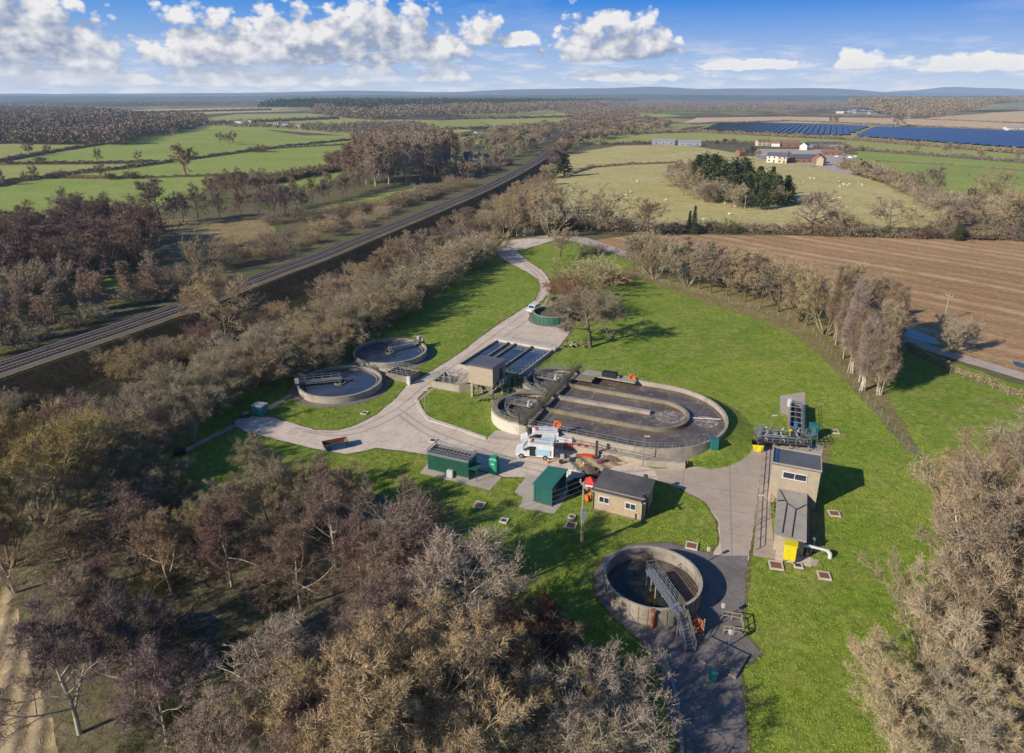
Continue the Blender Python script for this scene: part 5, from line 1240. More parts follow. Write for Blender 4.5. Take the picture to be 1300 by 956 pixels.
# valve chamber between the two tanks
X, Y = G(510, 484); t = thing('valve_chamber', 'concrete valve chamber with handrails between the two round settling tanks and the road', 'chamber', (X, Y + 1.2, 0), math.radians(-28))
MB().wall([(-2.6, -1.3), (2.2, -1.3), (2.2, 2.2), (-2.6, 2.2)], .25, 0, 1.25, True).build('wall', M['conc_dark'], t)
MB().box(-.2, .45, .1, 4.4, 3.2, .85).build('cover', M['dark_steel'], t)
railing(MB(), [(-2.6, -1.3, 1.2), (2.2, -1.3, 1.2), (2.2, 2.2, 1.2), (-2.6, 2.2, 1.2)], .9, 1.2, .035, closed=True).build('handrail', M['galv'], t)
for i, x in enumerate((-1.6, -.6, .5)): MB().cyl(x, .4, .95, 1.9, .08, 8).cyl(x, .4, 1.8, 1.86, .3, 12).build('valve_wheel', M['galv'], t)
MB().box(2.6, -1.7, .05, .7, .4, 1.5).build('cabinet', M['pale_plastic'], t)
MB().wall([(-6.0, 1.4), (-2.8, 1.6)], 1.0, .02, .9).build('channel', M['conc'], t)

# ------------------------------------------------------------------ rectangular lanes, tower, inlet works
def lanes():
    TL, BR, BL, TR = G(628, 431, .6), G(665, 476, .6), G(581, 463, .6), G(700, 443, .6)
    cx = (TL[0] + BR[0] + BL[0] + TR[0]) / 4; cy = (TL[1] + BR[1] + BL[1] + TR[1]) / 4
    rz = math.radians(-27); t = thing('lane_tanks', 'three long rectangular water lanes with concrete dividing walls beside the road', 'basin', (cx, cy, 0), rz)
    W, Ln = 12.6, 15.6; x0 = -W / 2
    MB().wall([(-W / 2, -Ln / 2), (W / 2, -Ln / 2), (W / 2, Ln / 2), (-W / 2, Ln / 2)], .4, 0, .62, True).build('outer_wall', M['conc'], t)
    for x in (-4.2, -2.6, 1.2, ): MB().wall([(x + .6, -Ln / 2 + .3), (x + .6, Ln / 2 - .3)], .32, .1, .6).build('lane_wall', M['conc_dark'], t)
    MB().box(0, 0, .05, W - .5, Ln - .5, .2).build('water', M['tank_water'], t)
    MB().box(0, Ln / 2 + .6, 0, W + 1, 1.6, .7).build('end_walkway', M['conc_white'], t)
    MB().box(3.2, -Ln / 2 + 1.2, .2, 4.2, 1.8, .1).build('algae', M['algae'], t)
    railing(MB(), [(W / 2, -Ln / 2, .6), (W / 2, Ln / 2, .6)], 1, 1.6, .03).build('handrail', M['galv'], t)
    railing(MB(), [(-W / 2, Ln / 2 + 1.2, .7), (W / 2, Ln / 2 + 1.2, .7)], 1, 1.6, .03).build('handrail', M['galv'], t)
    sc = MB()
    for k in range(3): sc.box(-3 + 3.6 * k, -2.5 - 0.5 * k, .62, 2.6, .3, .12)
    sc.build('scum_beam', M['dark_steel'], t)
lanes()
def tower():
    t = thing('tower_block', 'tan concrete block with flat dark roof raised on slanted legs above the inlet works', 'tower', (-4.2, 107.3, 0), math.radians(-26.5))
    MB().box(0, 0, 2.7, 4.6, 4.7, 3.2).build('wall', M['block_tan'], t)
    MB().box(0, 0, 5.9, 4.85, 4.95, .16).build('roof', M['felt_blue'], t)
    MB().box(0, 0, 6.062, 4.3, 4.4, .05).build('roof_felt', M['felt_blue'], t)
    for x in (-1.9, 1.9):
        for y in (-1.9, 1.9): MB().box(x, y, 0, .42, .42, 2.7).build('leg', M['conc'], t)
    for x in (-1, 1): MB().add([(x * 2.1, -2.2, 2.7), (x * .5, -2.2, 2.7), (x * 1.1, -1.6, 1.3), (x * 1.9, -1.6, 1.3), (x * 2.1, 0, 2.7), (x * .5, 0, 2.7)], [(0, 1, 2, 3), (0, 3, 4), (1, 5, 2), (3, 2, 5, 4)]).build('hopper', M['conc_dark'], t)
    MB().box(2.32, .6, 3.2, .06, 1.1, 2.0).build('door', M['dark_steel'], t)
    p = MB().box(3.0, 0, 2.9, 1.3, 4.6, .12).build('platform', M['dark_steel'], t)
    railing(MB(), [(3.6, -2.2, 3), (3.6, 2.2, 3)], 1, 1.2, .04).build('handrail', M['galv'], p)
    st = MB()
    for k in range(10): st.box(-.1 + .35 * k, -3.2, .3 + .27 * k, .38, .9, .06)
    for y in (-3.6, -2.8): st.bar((-.3, y, .2), (3.2, y, 2.9), .06, 4); st.bar((-.3, y, 1.2), (3.2, y, 3.9), .035, 4)
    st.build('stair', M['galv'], t)
tower()
def inlet():
    a = G(550, 492.5); b = G(581, 497); rz = math.atan2(b[1] - a[1], b[0] - a[0])
    t = thing('inlet_works', 'low concrete inlet channel with handrails and a white screen drum left of the tower', 'inlet works', (*a, 0), math.radians(-22))
    MB().wall([(0, 0), (5.1, 0), (8.2, 2.0), (8.2, 5.2), (0, 4.6)], .28, 0, 1.35, True).build('wall', M['conc'], t)
    MB().prism([(.2, .2), (5, .2), (8, 2.1), (8, 5), (.2, 4.4)], .1, .8).build('floor', M['conc_dark'], t)
    MB().add([(4.2, .2, 1.3), (8.0, 2.2, 2.3), (7.0, 4.6, 2.3), (3.6, 3.2, 1.3), (4.2, .2, .9), (8.0, 2.2, 1.9), (7.0, 4.6, 1.9), (3.6, 3.2, .9)], [(0, 1, 2, 3), (7, 6, 5, 4), (0, 4, 5, 1), (1, 5, 6, 2), (2, 6, 7, 3), (3, 7, 4, 0)]).build('ramp_channel', M['conc'], t)
    MB().bar((6.2, 3.2, 2.3), (7.6, 4.1, 2.6), .75, 16).build('screen_drum', M['white_paint'], t)
    railing(MB(), [(.1, .1, 1.35), (4.2, .1, 1.35), (4.2, 3.2, 1.35), (.1, 4.4, 1.35)], 1, 1.1, .04, closed=True).build('handrail', M['galv'], t)
    for x in (1.2, 2.4): MB().box(x, 2, .8, .5, .7, .9).cyl(x, 2, 1.7, 2.2, .16, 10).build('pump', M['galv'], t, bevel=.03)
    for x in (8.9, 10.4): MB().box(x, 1.3, 0, .35, .35, 2.2).build('support_post', M['conc'], t)
    MB().box(9.6, 2.1, 2.1, 3.4, 1.6, .25).build('launder', M['conc'], t)
inlet()
# pipework between tower and ditch
X, Y = G(652, 494); t = thing('pipe_gantry', 'dark pipe gantry with handrails joining the tower to the racetrack basin', 'gantry', (X, Y, 0), math.radians(-25))
MB().box(0, .5, 1.9, 5.4, 2.6, .15).build('deck', M['mossy_steel'], t)
for x in (-2.4, 0, 2.4): MB().box(x, -.6, 0, .25, .25, 1.9).build('leg', M['dark_steel'], t)
railing(MB(), [(-2.7, -.8, 2), (2.7, -.8, 2), (2.7, 1.8, 2), (-2.7, 1.8, 2)], 1, 1.1, .04, closed=True).build('handrail', M['galv'], t)
for y in (0, .7, 1.3): MB().bar((-2.6, y, 2.2), (2.8, y, 2.2), .14, 8).build('pipe', M['dark_steel'], t)

# ------------------------------------------------------------------ sludge tank at the front
def sludge_tank():
    cx, cy, r, H = 14.35, 57.6, 4.9, 2.0
    t = thing('sludge_tank', 'open round concrete tank with a steel footbridge to its centre on the dark apron', 'round tank', (cx, cy, 0))
    n = 40; MB().ring(0, 0, r - .2, r, .0, H, 80).build('wall', M['conc_stave'], t)
    MB().ring(0, 0, r - .22, r + .06, H, H + .08, 80).build('rim', M['conc'], t)
    st = MB()
    for k in range(34): a = 2 * PI * k / 34; st.box((r + .02) * math.cos(a), (r + .02) * math.sin(a), .03, .05, .10, H - .04, a)
    st.build('stave_joints', M['conc_dark'], t)
    MB().cyl(0, 0, .09, .62, r - .21, 64).build('floor', M['sludge'], t)
    MB().cyl(-.7, -.5, .62, .66, 3.3, 40).build('puddle', M['pond'], t)
    q = G(858, 772, 2.2); ang = math.atan2(q[1] - cy, q[0] - cx); c, s = math.cos(ang), math.sin(ang)
    def P(d, w, z): return (c * d - s * w, s * d + c * w, z)
    L0, L1 = -.7, r + .7; b = MB()
    b.add([P(L0, -.45, 2.28), P(L1, -.45, 2.28), P(L1, .45, 2.28), P(L0, .45, 2.28)], [(0, 1, 2, 3)])
    for w in (-.45, .45): b.bar(P(L0, w, 2.25), P(L1, w, 2.25), .07, 4)
    for k in range(20): d = L0 + (L1 - L0) * k / 19; b.bar(P(d, -.45, 2.3), P(d, .45, 2.3), .025, 4, cap=False)
    br = b.build('footbridge', M['galv'], t)
    h = MB()
    for w in (-.48, .48): railing(h, [P(L0, w, 2.28), P(L1 - 1, w, 2.28)], 1.1, .9, .03, rails=(1, .66, .33))
    railing(h, [P(L0, -.48, 2.28), P(L0, .48, 2.28)], 1.1, .9, .03); h.build('handrail', M['galv'], br)
    pl = MB()
    for d in (-.4, .6, 1.6):
        for w in (-.4, .4): pl.bar(P(d, w, .3), P(d, w, 2.25), .07, 6)
    pl.build('support_frame', M['timber'], t)
    MB().cyl(*P(.2, 0, 0)[:2], .3, 1.2, .5, 14).build('mixer', M['dark_steel'], t)
    # landing and stair outside the wall
    X1, Y1 = P(L1 + .1, 0, 0)[:2]
    MB().box(X1, Y1, 2.1, 1.4, 1.7, .12, ang).build('landing', M['conc_dark'], t)
    lg = MB()
    for d in (-.4, 1.2):
        for w in (-.7, .7): lg.bar((*P(L1 + d, w, 0)[:2], .05), (*P(L1 + d, w, 0)[:2], 2.1), .06, 6)
    lg.build('landing_leg', M['galv'], t)
    sr = MB()
    for k in range(8):
        sr.box(*P(L1 + .95 + .22 * k, -.1, 0)[:2], 1.9 - .24 * k, .26, 1.0, .05, ang)
    for w in (-.6, .4): sr.bar(P(L1 + .8, w, 2.1), P(L1 + 2.8, w, .1), .06, 4)
    ss = sr.build('stair', M['galv'], t)
    h = MB()
    for w in (-.62, .42): railing(h, [P(L1 + .8, w, 2.15), P(L1 + 2.8, w, .1)], 1.0, .8, .035)
    railing(h, [P(L1 - .3, -.85, 2.2), P(L1 + 1.4, -.85, 2.2)], 1.0, .8, .035); h.build('handrail', M['galv'], ss)
    return t, P, L1
M['conc_stave'] = concrete('concrete_staves', (0.29, 0.245, 0.195), (0.42, 0.36, 0.285), 0, 0, 0.9)
tk, PP, L1 = sludge_tank()
X, Y = G(828, 797); t = thing('standpipe', 'rusty red standpipe rising beside the wall of the open round tank', 'pipe', (X, Y, 0)); MB().cyl(0, 0, .05, 1.9, .19, 14).build('pipe', M['orange_rust'] if 'orange_rust' in M else M['rust'], t); MB().cyl(0, 0, 1.9, 2.1, .28, 14).build('flange', M['rust'], t)
X, Y = G(883, 800); t = thing('orange_board', 'tall orange panel leaning by the steps of the open round tank', 'panel', (X, Y, 0), math.radians(-50)); MB().box(0, 0, .1, 1.5, .08, 1.5).build('panel', M['orange_rust'], t); MB().box(-.8, .1, .0, .08, .1, 1.8).box(.8, .1, 0, .08, .1, 1.8).build('frame', M['timber'], t)
def post_thing(name, px, py, h, lab, cat, head=None, grp=None, r=.06):
    X, Y = G(px, py); t = thing(name, lab, cat, (X, Y, 0), 0, grp)
    MB().bar((0, 0, 0), (0, 0, h), r, 8, r * .7).build('post', M['galv'], t)
    if head == 'lamp': MB().box(.35, 0, h - .05, .75, .22, .14).build('lamp_head', M['pale_plastic'], t, bevel=.03)
    if head == 'box': MB().box(0, 0, h, .3, .3, .45).build('sensor_box', M['pale_plastic'], t, bevel=.03)
    if head == 'wheel': MB().cyl(0, 0, h, h + .06, .28, 14).build('valve_wheel', M['galv'], t)
    return t
post_thing('instrument_post', 925, 821, 1.5, 'white-topped instrument post on the dark apron right of the stair', 'post', 'box')
post_thing('instrument_post', 916, 787, 1.5, 'instrument post in the shadow right of the open round tank', 'post', 'box')
post_thing('instrument_post', 898, 713, 1.4, 'instrument post between open round tank and service yard', 'post', 'box')
post_thing('lamp_post', 540, 527, 4.3, 'lamp post on the grass corner at the bend of the road', 'lamp post', 'lamp')
post_thing('lamp_post', 816, 592, 4.6, 'lamp post on the little path in front of the racetrack basin', 'lamp post', 'lamp')
post_thing('lamp_post', 958, 668, 4.2, 'lamp post beside the kerb of the service yard', 'lamp post', 'lamp')
post_thing('lamp_post', 976, 560, 4.2, 'lamp post over the pipework of the pump station', 'lamp post', 'lamp')
post_thing('lamp_post', 664, 318, 5.0, 'lamp post at the upper gate', 'lamp post', 'lamp')
X, Y = G(925, 795); t = thing('guard_rail', 'short guard rail with posts beside the dark apron edge', 'railing', (X, Y, 0), math.radians(-12))
railing(MB(), [(-.6, -1.2, 0), (1.2, -1.2, 0), (1.2, .8, 0), (-.6, .8, 0)], 1.0, 1.0, .05).build('rail', M['timber'], t)
X, Y = G(916, 836); t = thing('apron_chamber', 'low slab chamber with covers on the dark apron', 'chamber', (X, Y, 0), math.radians(-38)); MB().box(0, 0, .05, 3.8, 3.2, .28).build('slab', M['apron'], t); MB().box(.6, -.3, .33, 1.1, 1.1, .05).build('cover', M['conc_dark'], t)
strip('kerb', [(842, 830), (852, 860), (862, 900), (866, 960)], .3, .2, M['conc'], smooth=1)
X, Y = G(904, 866); t = thing('small_cabinet', 'small teal cabinet at the lower end of the dark apron', 'cabinet', (X, Y, 0)); MB().box(0, 0, .05, .6, .45, 1.1).build('box', M['teal_paint'], t, bevel=.03); MB().box(0, 0, 1.15, .7, .55, .06).build('lid', M['teal_paint'], t)

# ------------------------------------------------------------------ green round tanks
t = thing('green_tank', 'open round green steel tank holding brown soil beside the white car', 'round tank', (9.3, 149.4, 0))
MB().ring(0, 0, 4.35, 4.5, .02, 1.9, 64).build('wall', M['tank_green'], t); MB().ring(0, 0, 4.3, 4.58, 1.9, 1.98, 64).build('rim', M['conc'], t); MB().cyl(0, 0, .05, 1.0, 4.34, 48).build('filling', M['sludge'], t)
sb = MB()
for k in range(24): a = 2 * PI * k / 24; sb.box(4.53 * math.cos(a), 4.53 * math.sin(a), .05, .06, .1, 1.84, a)
sb.build('ribs', M['tank_green'], t)
X, Y = G(714, 388); t = thing('ring_tank', 'low dark ring-shaped tank behind the green round tank', 'round tank', (X, Y + 1, 0)); MB().ring(0, 0, 2.9, 3.1, .02, 1.3, 48).build('wall', M['conc_dark'], t); MB().cyl(0, 0, .05, .7, 2.89, 40).build('filling', M['sludge'], t)
tag(MB().ring(9.3, 149.4, 4.55, 5.6, -.05, .09, 48).build('paving', M['apron']), kind='structure')
# ------------------------------------------------------------------ cabins, huts, control building
def corr(mb, x0, y0, x1, y1, z0, z1, n, d=.05, w=.08):
    for k in range(n):
        f = (k + .5) / n; mb.box(x0 + (x1 - x0) * f, y0 + (y1 - y0) * f, z0, w if y0 == y1 else d, d if y0 == y1 else w, z1 - z0)
    return mb
def window(parent, x, y, z, w, h, rz=0, n=2, frame='white_paint'):
    """casement in a wall facing local -y turned by rz"""
    e = MB(); c, s = math.cos(rz), math.sin(rz)
    def q(a, b): return (x + a * c - b * s, y + a * s + b * c)
    for a, ww in ((-w / 2, .07), (w / 2, .07)): e.box(*q(a, -.03), z, ww, .09, h, rz)
    for k in range(1, n): e.box(*q(-w / 2 + w * k / n, -.03), z, .07, .09, h, rz)
    e.box(*q(0, -.035), z + h - .06, w + .12, .1, .09, rz).box(*q(0, -.06), z - .07, w + .2, .16, .09, rz)
    f = e.build('window', M[frame], parent)
    MB().box(*q(0, .0), z, w - .03, .05, h, rz).build('pane', M['glass'], f)
    return f
a = G(543.5, 598); b = G(595, 610); rz = math.atan2(b[1] - a[1], b[0] - a[0])
t = thing('green_container', 'long dark green plant container with railed open roof beside the road', 'container', (*a, 0), rz)
L_ = math.dist(a, b); D_ = 2.5; H_ = 2.65
MB().box(L_ / 2, D_ / 2, .35, L_, D_, H_ - .35).build('body', M['green_paint'], t)
corr(MB(), .1, -.03, L_ - .1, -.03, .5, H_ - .2, 22).build('ribs', M['green_paint'], t)
MB().box(L_ / 2, D_ / 2, .05, L_ + .05, D_ + .05, .3).build('base_frame', M['galv'], t)
r = MB().wall([(0, 0), (L_, 0), (L_, D_), (0, D_)], .16, H_, H_ + .32, True); r.build('roof_rim', M['galv'], t)
MB().box(L_ / 2, D_ / 2, H_ + .01, L_ - .2, D_ - .2, .06).build('roof_deck', M['dark_steel'], t)
g = MB()
for k in range(11): g.box(.3 + (L_ - .6) * k / 10, D_ / 2, H_ + .2, .06, D_ - .2, .06)
for k in range(3): g.box(L_ / 2, .5 + .75 * k, H_ + .22, L_ - .2, .06, .06)
g.build('roof_grille', M['galv'], t)
railing(MB(), [(0, 0, H_ + .3), (L_, 0, H_ + .3), (L_, D_, H_ + .3), (0, D_, H_ + .3)], .45, 1.4, .03, closed=True).build('roof_rail', M['galv'], t)
MB().box(L_ * .58, -.3, .1, .9, .5, 1.0).box(L_ * .64, -.35, .5, .25, .3, .5).build('meter_box', M['pale_plastic'], t, bevel=.03)
MB().box(L_ + .65, D_ / 2 - .4, 1.8, 1.2, 1.8, .07).bar((L_ + 1.15, .1, .05), (L_ + 1.15, .1, 1.8), .05, 6).build('canopy', M['green_paint'], t)

X, Y = G(627.5, 600); t = thing('portable_toilet', 'bright green portable toilet standing between the two green containers', 'portable toilet', (X, Y, 0), math.radians(-20))
MB().box(0, 0, .12, 1.12, 1.12, 2.05).build('body', M['green_bright'], t, bevel=.03)
MB().add([(-.6, -.6, 2.17), (.6, -.6, 2.17), (.6, .6, 2.17), (-.6, .6, 2.17), (-.35, -.45, 2.42), (.35, -.45, 2.42), (.35, .45, 2.42), (-.35, .45, 2.42)], [(3, 2, 1, 0), (4, 5, 6, 7), (0, 1, 5, 4), (1, 2, 6, 5), (2, 3, 7, 6), (3, 0, 4, 7)]).build('roof', M['green_bright'], t)
d = MB().box(0, -.58, .2, .85, .05, 1.85).build('door', M['green_bright'], t); MB().box(.3, -.62, 1.1, .06, .05, .22).build('handle', M['galv'], d); MB().box(0, -.612, 1.5, .3, .02, .2).build('label_plate', M['white_paint'], d)
MB().box(0, 0, .0, 1.2, 1.2, .12).build('base', M['dark_steel'], t)
for z in (.5, 1.0, 1.5): MB().box(.57, 0, z, .05, .9, .3).build('side_panel', M['green_paint'], t)

a = G(677, 637); b = G(700.5, 643.5); rz = math.atan2(b[1] - a[1], b[0] - a[0])
t = thing('green_shed', 'green steel shed with sloping roof and open dark right side beside the hut', 'shed', (*a, 0), rz); W_, D_ = math.dist(a, b), 4.6
MB().wall([(W_, .06), (.06, .06), (.06, D_ - .06), (W_, D_ - .06)], .12, .12, 2.55).build('wall', M['shed_green'], t)
corr(MB(), 0.1, -.02, W_ - .1, -.02, .15, 2.6, 9).build('ribs', M['shed_green'], t)
MB().add([(-.1, -.15, 2.56), (W_ + .15, -.15, 2.80), (W_ + .15, D_ + .15, 2.80), (-.1, D_ + .15, 2.56), (-.1, -.15, 2.68), (W_ + .15, -.15, 2.92), (W_ + .15, D_ + .15, 2.92), (-.1, D_ + .15, 2.68)], [(3, 2, 1, 0), (4, 5, 6, 7), (0, 1, 5, 4), (1, 2, 6, 5), (2, 3, 7, 6), (3, 0, 4, 7)]).build('roof', M['shed_green'], t)
rs_ = MB()
for k in range(12): y = .1 + (D_ - .2) * k / 11; rs_.bar((-.1, y, 2.69), (W_ + .15, y, 2.93), .03, 4)
rs_.build('roof_ribs', M['shed_green'], t)
MB().box(W_ / 2, D_ / 2, .07, W_ + .2, D_ + .2, .06).build('floor', M['conc_dark'], t)
MB().box(W_ * .4, 2.6, .13, 1.0, 2.4, 1.5).build('tank', M['grey_plastic'], t, bevel=.05)
MB().bar((W_ - .05, D_ * .45, .1), (W_ - .05, D_ * .45, 2.7), .06, 6).build('post', M['shed_green'], t)

a = G(752, 645.5); b = G(816, 661.5); rz = math.atan2(b[1] - a[1], b[0] - a[0]); W_ = math.dist(a, b); D_ = 4.7
t = thing('brick_hut', 'small buff brick hut with dark felt roof and two white windows', 'hut', (*a, 0), rz)
MB().box(W_ / 2, D_ / 2, .02, W_, D_, 2.55).build('wall', M['brick_buff'], t)
def slab(x0, y0, x1, y1, za, zb, th):
    """roof slab, za along y0 and zb along y1"""
    return [(x0, y0, za), (x1, y0, za), (x1, y1, zb), (x0, y1, zb), (x0, y0, za + th), (x1, y0, za + th), (x1, y1, zb + th), (x0, y1, zb + th)], [(3, 2, 1, 0), (4, 5, 6, 7), (0, 1, 5, 4), (1, 2, 6, 5), (2, 3, 7, 6), (3, 0, 4, 7)]
rf = MB().add(*slab(-.22, -.22, W_ + .22, D_ + .22, 2.575, 2.9, .16)).build('roof', M['felt'], t)
MB().box(W_ / 2, D_ / 2 + .1, 2.5, W_ - .1, D_ - .3, .28).build('roof_void', M['brick_buff'], t)
MB().bar((.1, -.1, .05), (.1, -.1, 2.5), .05, 6).bar((W_ - .15, -.1, .05), (W_ - .15, -.1, 2.5), .05, 6).build('downpipe', M['dark_steel'], t)
MB().box(W_ / 2, -.25, 2.55, W_ + .44, .05, .16).build('fascia', M['timber'], rf)
window(t, 1.45, 0, 1.25, 1.25, .8); window(t, 4.75, 0, 1.25, 1.25, .8)
d = MB().box(W_ + .03, 1.7, .1, .06, .95, 2.0).build('door', M['dark_steel'], t); MB().box(W_ + .08, 2.05, 1.0, .05, .1, .15).build('handle', M['galv'], d)
MB().box(W_ - .9, -.08, .02, .12, .12, .8).build('vent_pipe', M['dark_steel'], t)
for x in (3.6, 5.2): MB().box(x, D_ + .5, .02, .45, .45, 2.4 if x < 4 else 3.2).build('chimney', M['tiles_red'] if x < 4 else M['dark_steel'], t)
MB().box(W_ / 2, D_ / 2, -.05, W_ + .5, D_ + .5, .13).build('plinth', M['conc_dark'], t)

# control building with low wing
CR = math.radians(-22.5)
t = thing('control_building', 'two-level tan pump house with flat grey roof and long flat-roofed wing toward the camera', 'building', (35.6, 75.4, 0), CR)
MB().box(0, 0, .02, 5.5, 4.2, 5.3).build('wall', M['block_tan'], t)
rf = MB().box(0, 0, 5.32, 5.7, 4.4, .14).build('roof', M['felt_blue'], t)
MB().wall([(-2.8, -2.15), (2.8, -2.15), (2.8, 2.15), (-2.8, 2.15)], .18, 5.46, 5.62, True).build('parapet', M['conc'], rf)
MB().box(-2.35, 0, 5.46, .35, 3.9, .06).build('roof_gutter', M['blue_paint'], rf)
window(t, -.05, -2.12, 3.75, 2.7, .85)
MB().box(-.05, -7.3, .02, 3.1, 10.3, 1.95).build('wing_wall', M['block_tan'], t)
wr = MB().box(-.05, -7.32, 1.97, 3.4, 10.4, .14).build('wing_roof', M['wing_roof'], t)
q = MB()
for k in range(23): q.box(-.05, -12.4 + k * .45, 2.11, 3.35, .05, .035)
q.build('roof_ribs', M['wing_roof'], wr)
q = MB().path([(-1.5, -2.6, 2.2), (-.6, -5.4, 2.2), (.5, -6.4, 2.2), (1.5, -5.0, 2.3)], .05, 5).path([(-.6, -5.4, 2.2), (-.9, -12, 2.2)], .05, 5).path([(.4, -6.4, 2.2), (.1, -12.3, 2.2)], .05, 5)
q.build('roof_pipe', M['dark_steel'], wr)
MB().box(1.95, -7.5, .05, .3, 9.5, .5).build('side_step', M['timber'], t)
for k in range(4): MB().box(1.53, -3.9 - 2.2 * k, .7, .05, 1.1, .9).build('shutter', M['dark_steel'], t)
X, Y = G(978, 640); sheet('side_path', [(970, 560), (985, 562), (978, 640), (983, 700), (1040, 712), (1036, 720), (956, 706), (962, 640)], .085, M['tarmac'])
sheet('side_slab', [(984, 560), (1046, 566), (1043, 580), (980, 575)], .09, M['pathm']); sheet('side_slab', [(990, 503), (1022, 498), (1024, 545), (1000, 545), (1000, 528), (990, 524)], .09, M['pathm'])
sheet('side_slab', [(1026, 625), (1044, 650), (1042, 700), (1020, 705)], .088, M['verge']); sheet('side_slab', [(985, 700), (1032, 709), (1030, 721), (984, 712)], .093, M['road'])
t = thing('guard_rail', 'long guard rail along the edge of the service yard beside the pump house', 'railing', (0, 0, 0)); railing(MB(), [(*G(968, 575), 0), (*G(962, 640), 0), (*G(958, 700), 0)], 1.05, 2.2, .045).build('rail', M['timber'], t)
t = thing('guard_rail', 'inner guard rail with dark posts beside the pump house wing', 'railing', (0, 0, 0)); railing(MB(), [(*G(978, 628), 0), (*G(976, 655), 0), (*G(985, 656), 0), (*G(984, 690), 0)], 1.1, 1.4, .05).build('rail', M['galv'], t)
X, Y = G(1001, 713); t = thing('yellow_hopper', 'tall bright yellow hopper box at the near end of the pump house wing', 'hopper', (X, Y, 0), CR)
MB().box(0, 0, .5, 1.25, 1.1, 1.9).build('body', M['yellow_paint'], t, bevel=.04); MB().box(0, 0, 2.4, 1.35, 1.2, .06).build('lid', M['yellow_paint'], t)
lg = MB()
for x in (-.5, .5):
    for y in (-.4, .4): lg.box(x, y, .05, .1, .1, .45)
lg.build('stand', M['dark_steel'], t)
a = G(1013, 704); t = thing('white_pipe', 'white elbow pipe running right from the yellow hopper into the grass', 'pipe', (*a, 0), math.radians(-8)); MB().path([(0, 0, 1.3), (1.2, 0, 1.2), (3.0, -.1, .9)], .16, 10).build('pipe', M['white_paint'], t); MB().path([(3.0, -.1, .9), (3.3, -.2, .55), (3.3, -.25, .05)], .22, 10).build('elbow', M['white_paint'], t)
MB().bar((1.3, 0, 0), (1.3, 0, 1.1), .05, 6).bar((2.4, 0, 0), (2.4, 0, .9), .05, 6).build('support', M['galv'], t)
a = G(1006, 697); t = thing('pump_set', 'small blue and silver pumps behind the yellow hopper', 'pump', (a[0] + .6, a[1] + .4, 0), CR)
for i, x in enumerate((0, .9, 1.7)): MB().bar((x, 0, .4), (x, .7, .4), .22, 10).cyl(x, .2, .4, 1.1 + .2 * i, .16, 8).build('pump', M['blue_paint'] if i % 2 else M['galv'], t)
MB().box(.8, .3, .06, 2.6, 1.2, .15).build('base', M['conc'], t)

# pump station pipework north of the building
a = G(1008, 560); t = thing('screw_trough', 'raised steel trough with blue drive unit running away from the pump station', 'machine', (*a, 0), math.radians(-22))
L2 = 10.4
MB().wall([(-.85, 0), (-.85, L2)], .14, .8, 2.0).wall([(.85, 0), (.85, L2)], .14, .8, 2.0).wall([(-.85, L2), (.85, L2)], .14, .8, 2.0).build('trough_wall', M['galv'], t)
MB().box(0, L2 / 2, .75, 1.6, L2, .2).build('trough_floor', M['dark_steel'], t)
MB().bar((0, .3, 1.25), (0, L2 - .4, 1.25), .35, 12).build('screw', M['dark_steel'], t)
for k in range(6): MB().box(0, .4 + 1.9 * k, 2.0, 1.9, .12, .12).build('cross_beam', M['galv'], t)
for k in range(5):
    for x in (-.85, .85): MB().box(x, .4 + 2.3 * k, .05, .14, .14, .8).build('leg', M['galv'], t)
MB().cyl(-.95, L2 - .3, 1.2, 2.5, .42, 14).build('drive_motor', M['pale_plastic'], t); MB().box(-.05, .9, 2.1, .5, .9, .35).build('gearbox', M['bright_blue'], t, bevel=.04)
railing(MB(), [(1.05, 0, 1.9), (1.05, L2, 1.9)], .8, 1.4, .035).build('handrail', M['galv'], t)
a = G(990, 568); t = thing('pump_platform', 'steel platform crowded with pipes, valves and pumps behind the pump house', 'machinery', (*a, 0), math.radians(-10)); rr_ = random.Random(5)
MB().box(.3, .9, .95, 7.4, 3.2, .1).build('deck', M['dark_steel'], t)
for x in (-3.2, -1, 1.2, 3.8):
    for y in (-.6, 2.4): MB().box(x, y, .05, .14, .14, .95).build('leg', M['galv'], t)
railing(MB(), [(-3.4, -.7, 1), (4, -.7, 1), (4, 2.5, 1), (-3.4, 2.5, 1)], 1.05, 1.05, .04, closed=True).build('handrail', M['galv'], t)
for k in range(6):
    x = -2.8 + k * 1.15; y = rr_.uniform(0, 1.6); MB().cyl(x, y, 1.05, 1.05 + rr_.uniform(.5, 1.1), rr_.uniform(.22, .4), 12).box(x, y, 1.05, .8, .6, .25).build('pump', M[rr_.choice(('galv', 'grey_plastic', 'pale_plastic', 'dark_steel'))], t)
for y, z in ((.1, 1.5), (1.2, 1.35), (2.1, 1.7)): MB().path([(-3.3, y, z), (3.6, y, z), (3.9, y, .3)], .11, 8).build('pipe', M['galv'], t)
for x in (-2, .4, 2.6): MB().path([(x, -.5, 1.3), (x, 2.4, 1.3), (x + .4, 2.6, 2.0)], .1, 8).build('pipe', M['pale_plastic'], t)
for x in (-2.4, 1.6): MB().cyl(x, 1.9, 1.1, 2.0, .05, 6).cyl(x, 1.9, 2.0, 2.05, .32, 14).build('valve_wheel', M['yellow_paint'] if x > 0 else M['galv'], t)
a = G(1022, 572); t = thing('stair_frame', 'steel stair and railed frame at the right of the pump platform', 'stair', (*a, 0), math.radians(-12))
q = MB()
for k in range(8): q.box(.3, .2 + .3 * k, 2.4 - .26 * k, .9, .3, .05)
q.build('tread', M['galv'], t); q = MB()
for x in (-.2, .8): q.bar((x, 0, 2.6), (x, 2.6, .4), .05, 4); railing(q, [(x, 0, 2.6), (x, 2.6, .4)], 1, .8, .035)
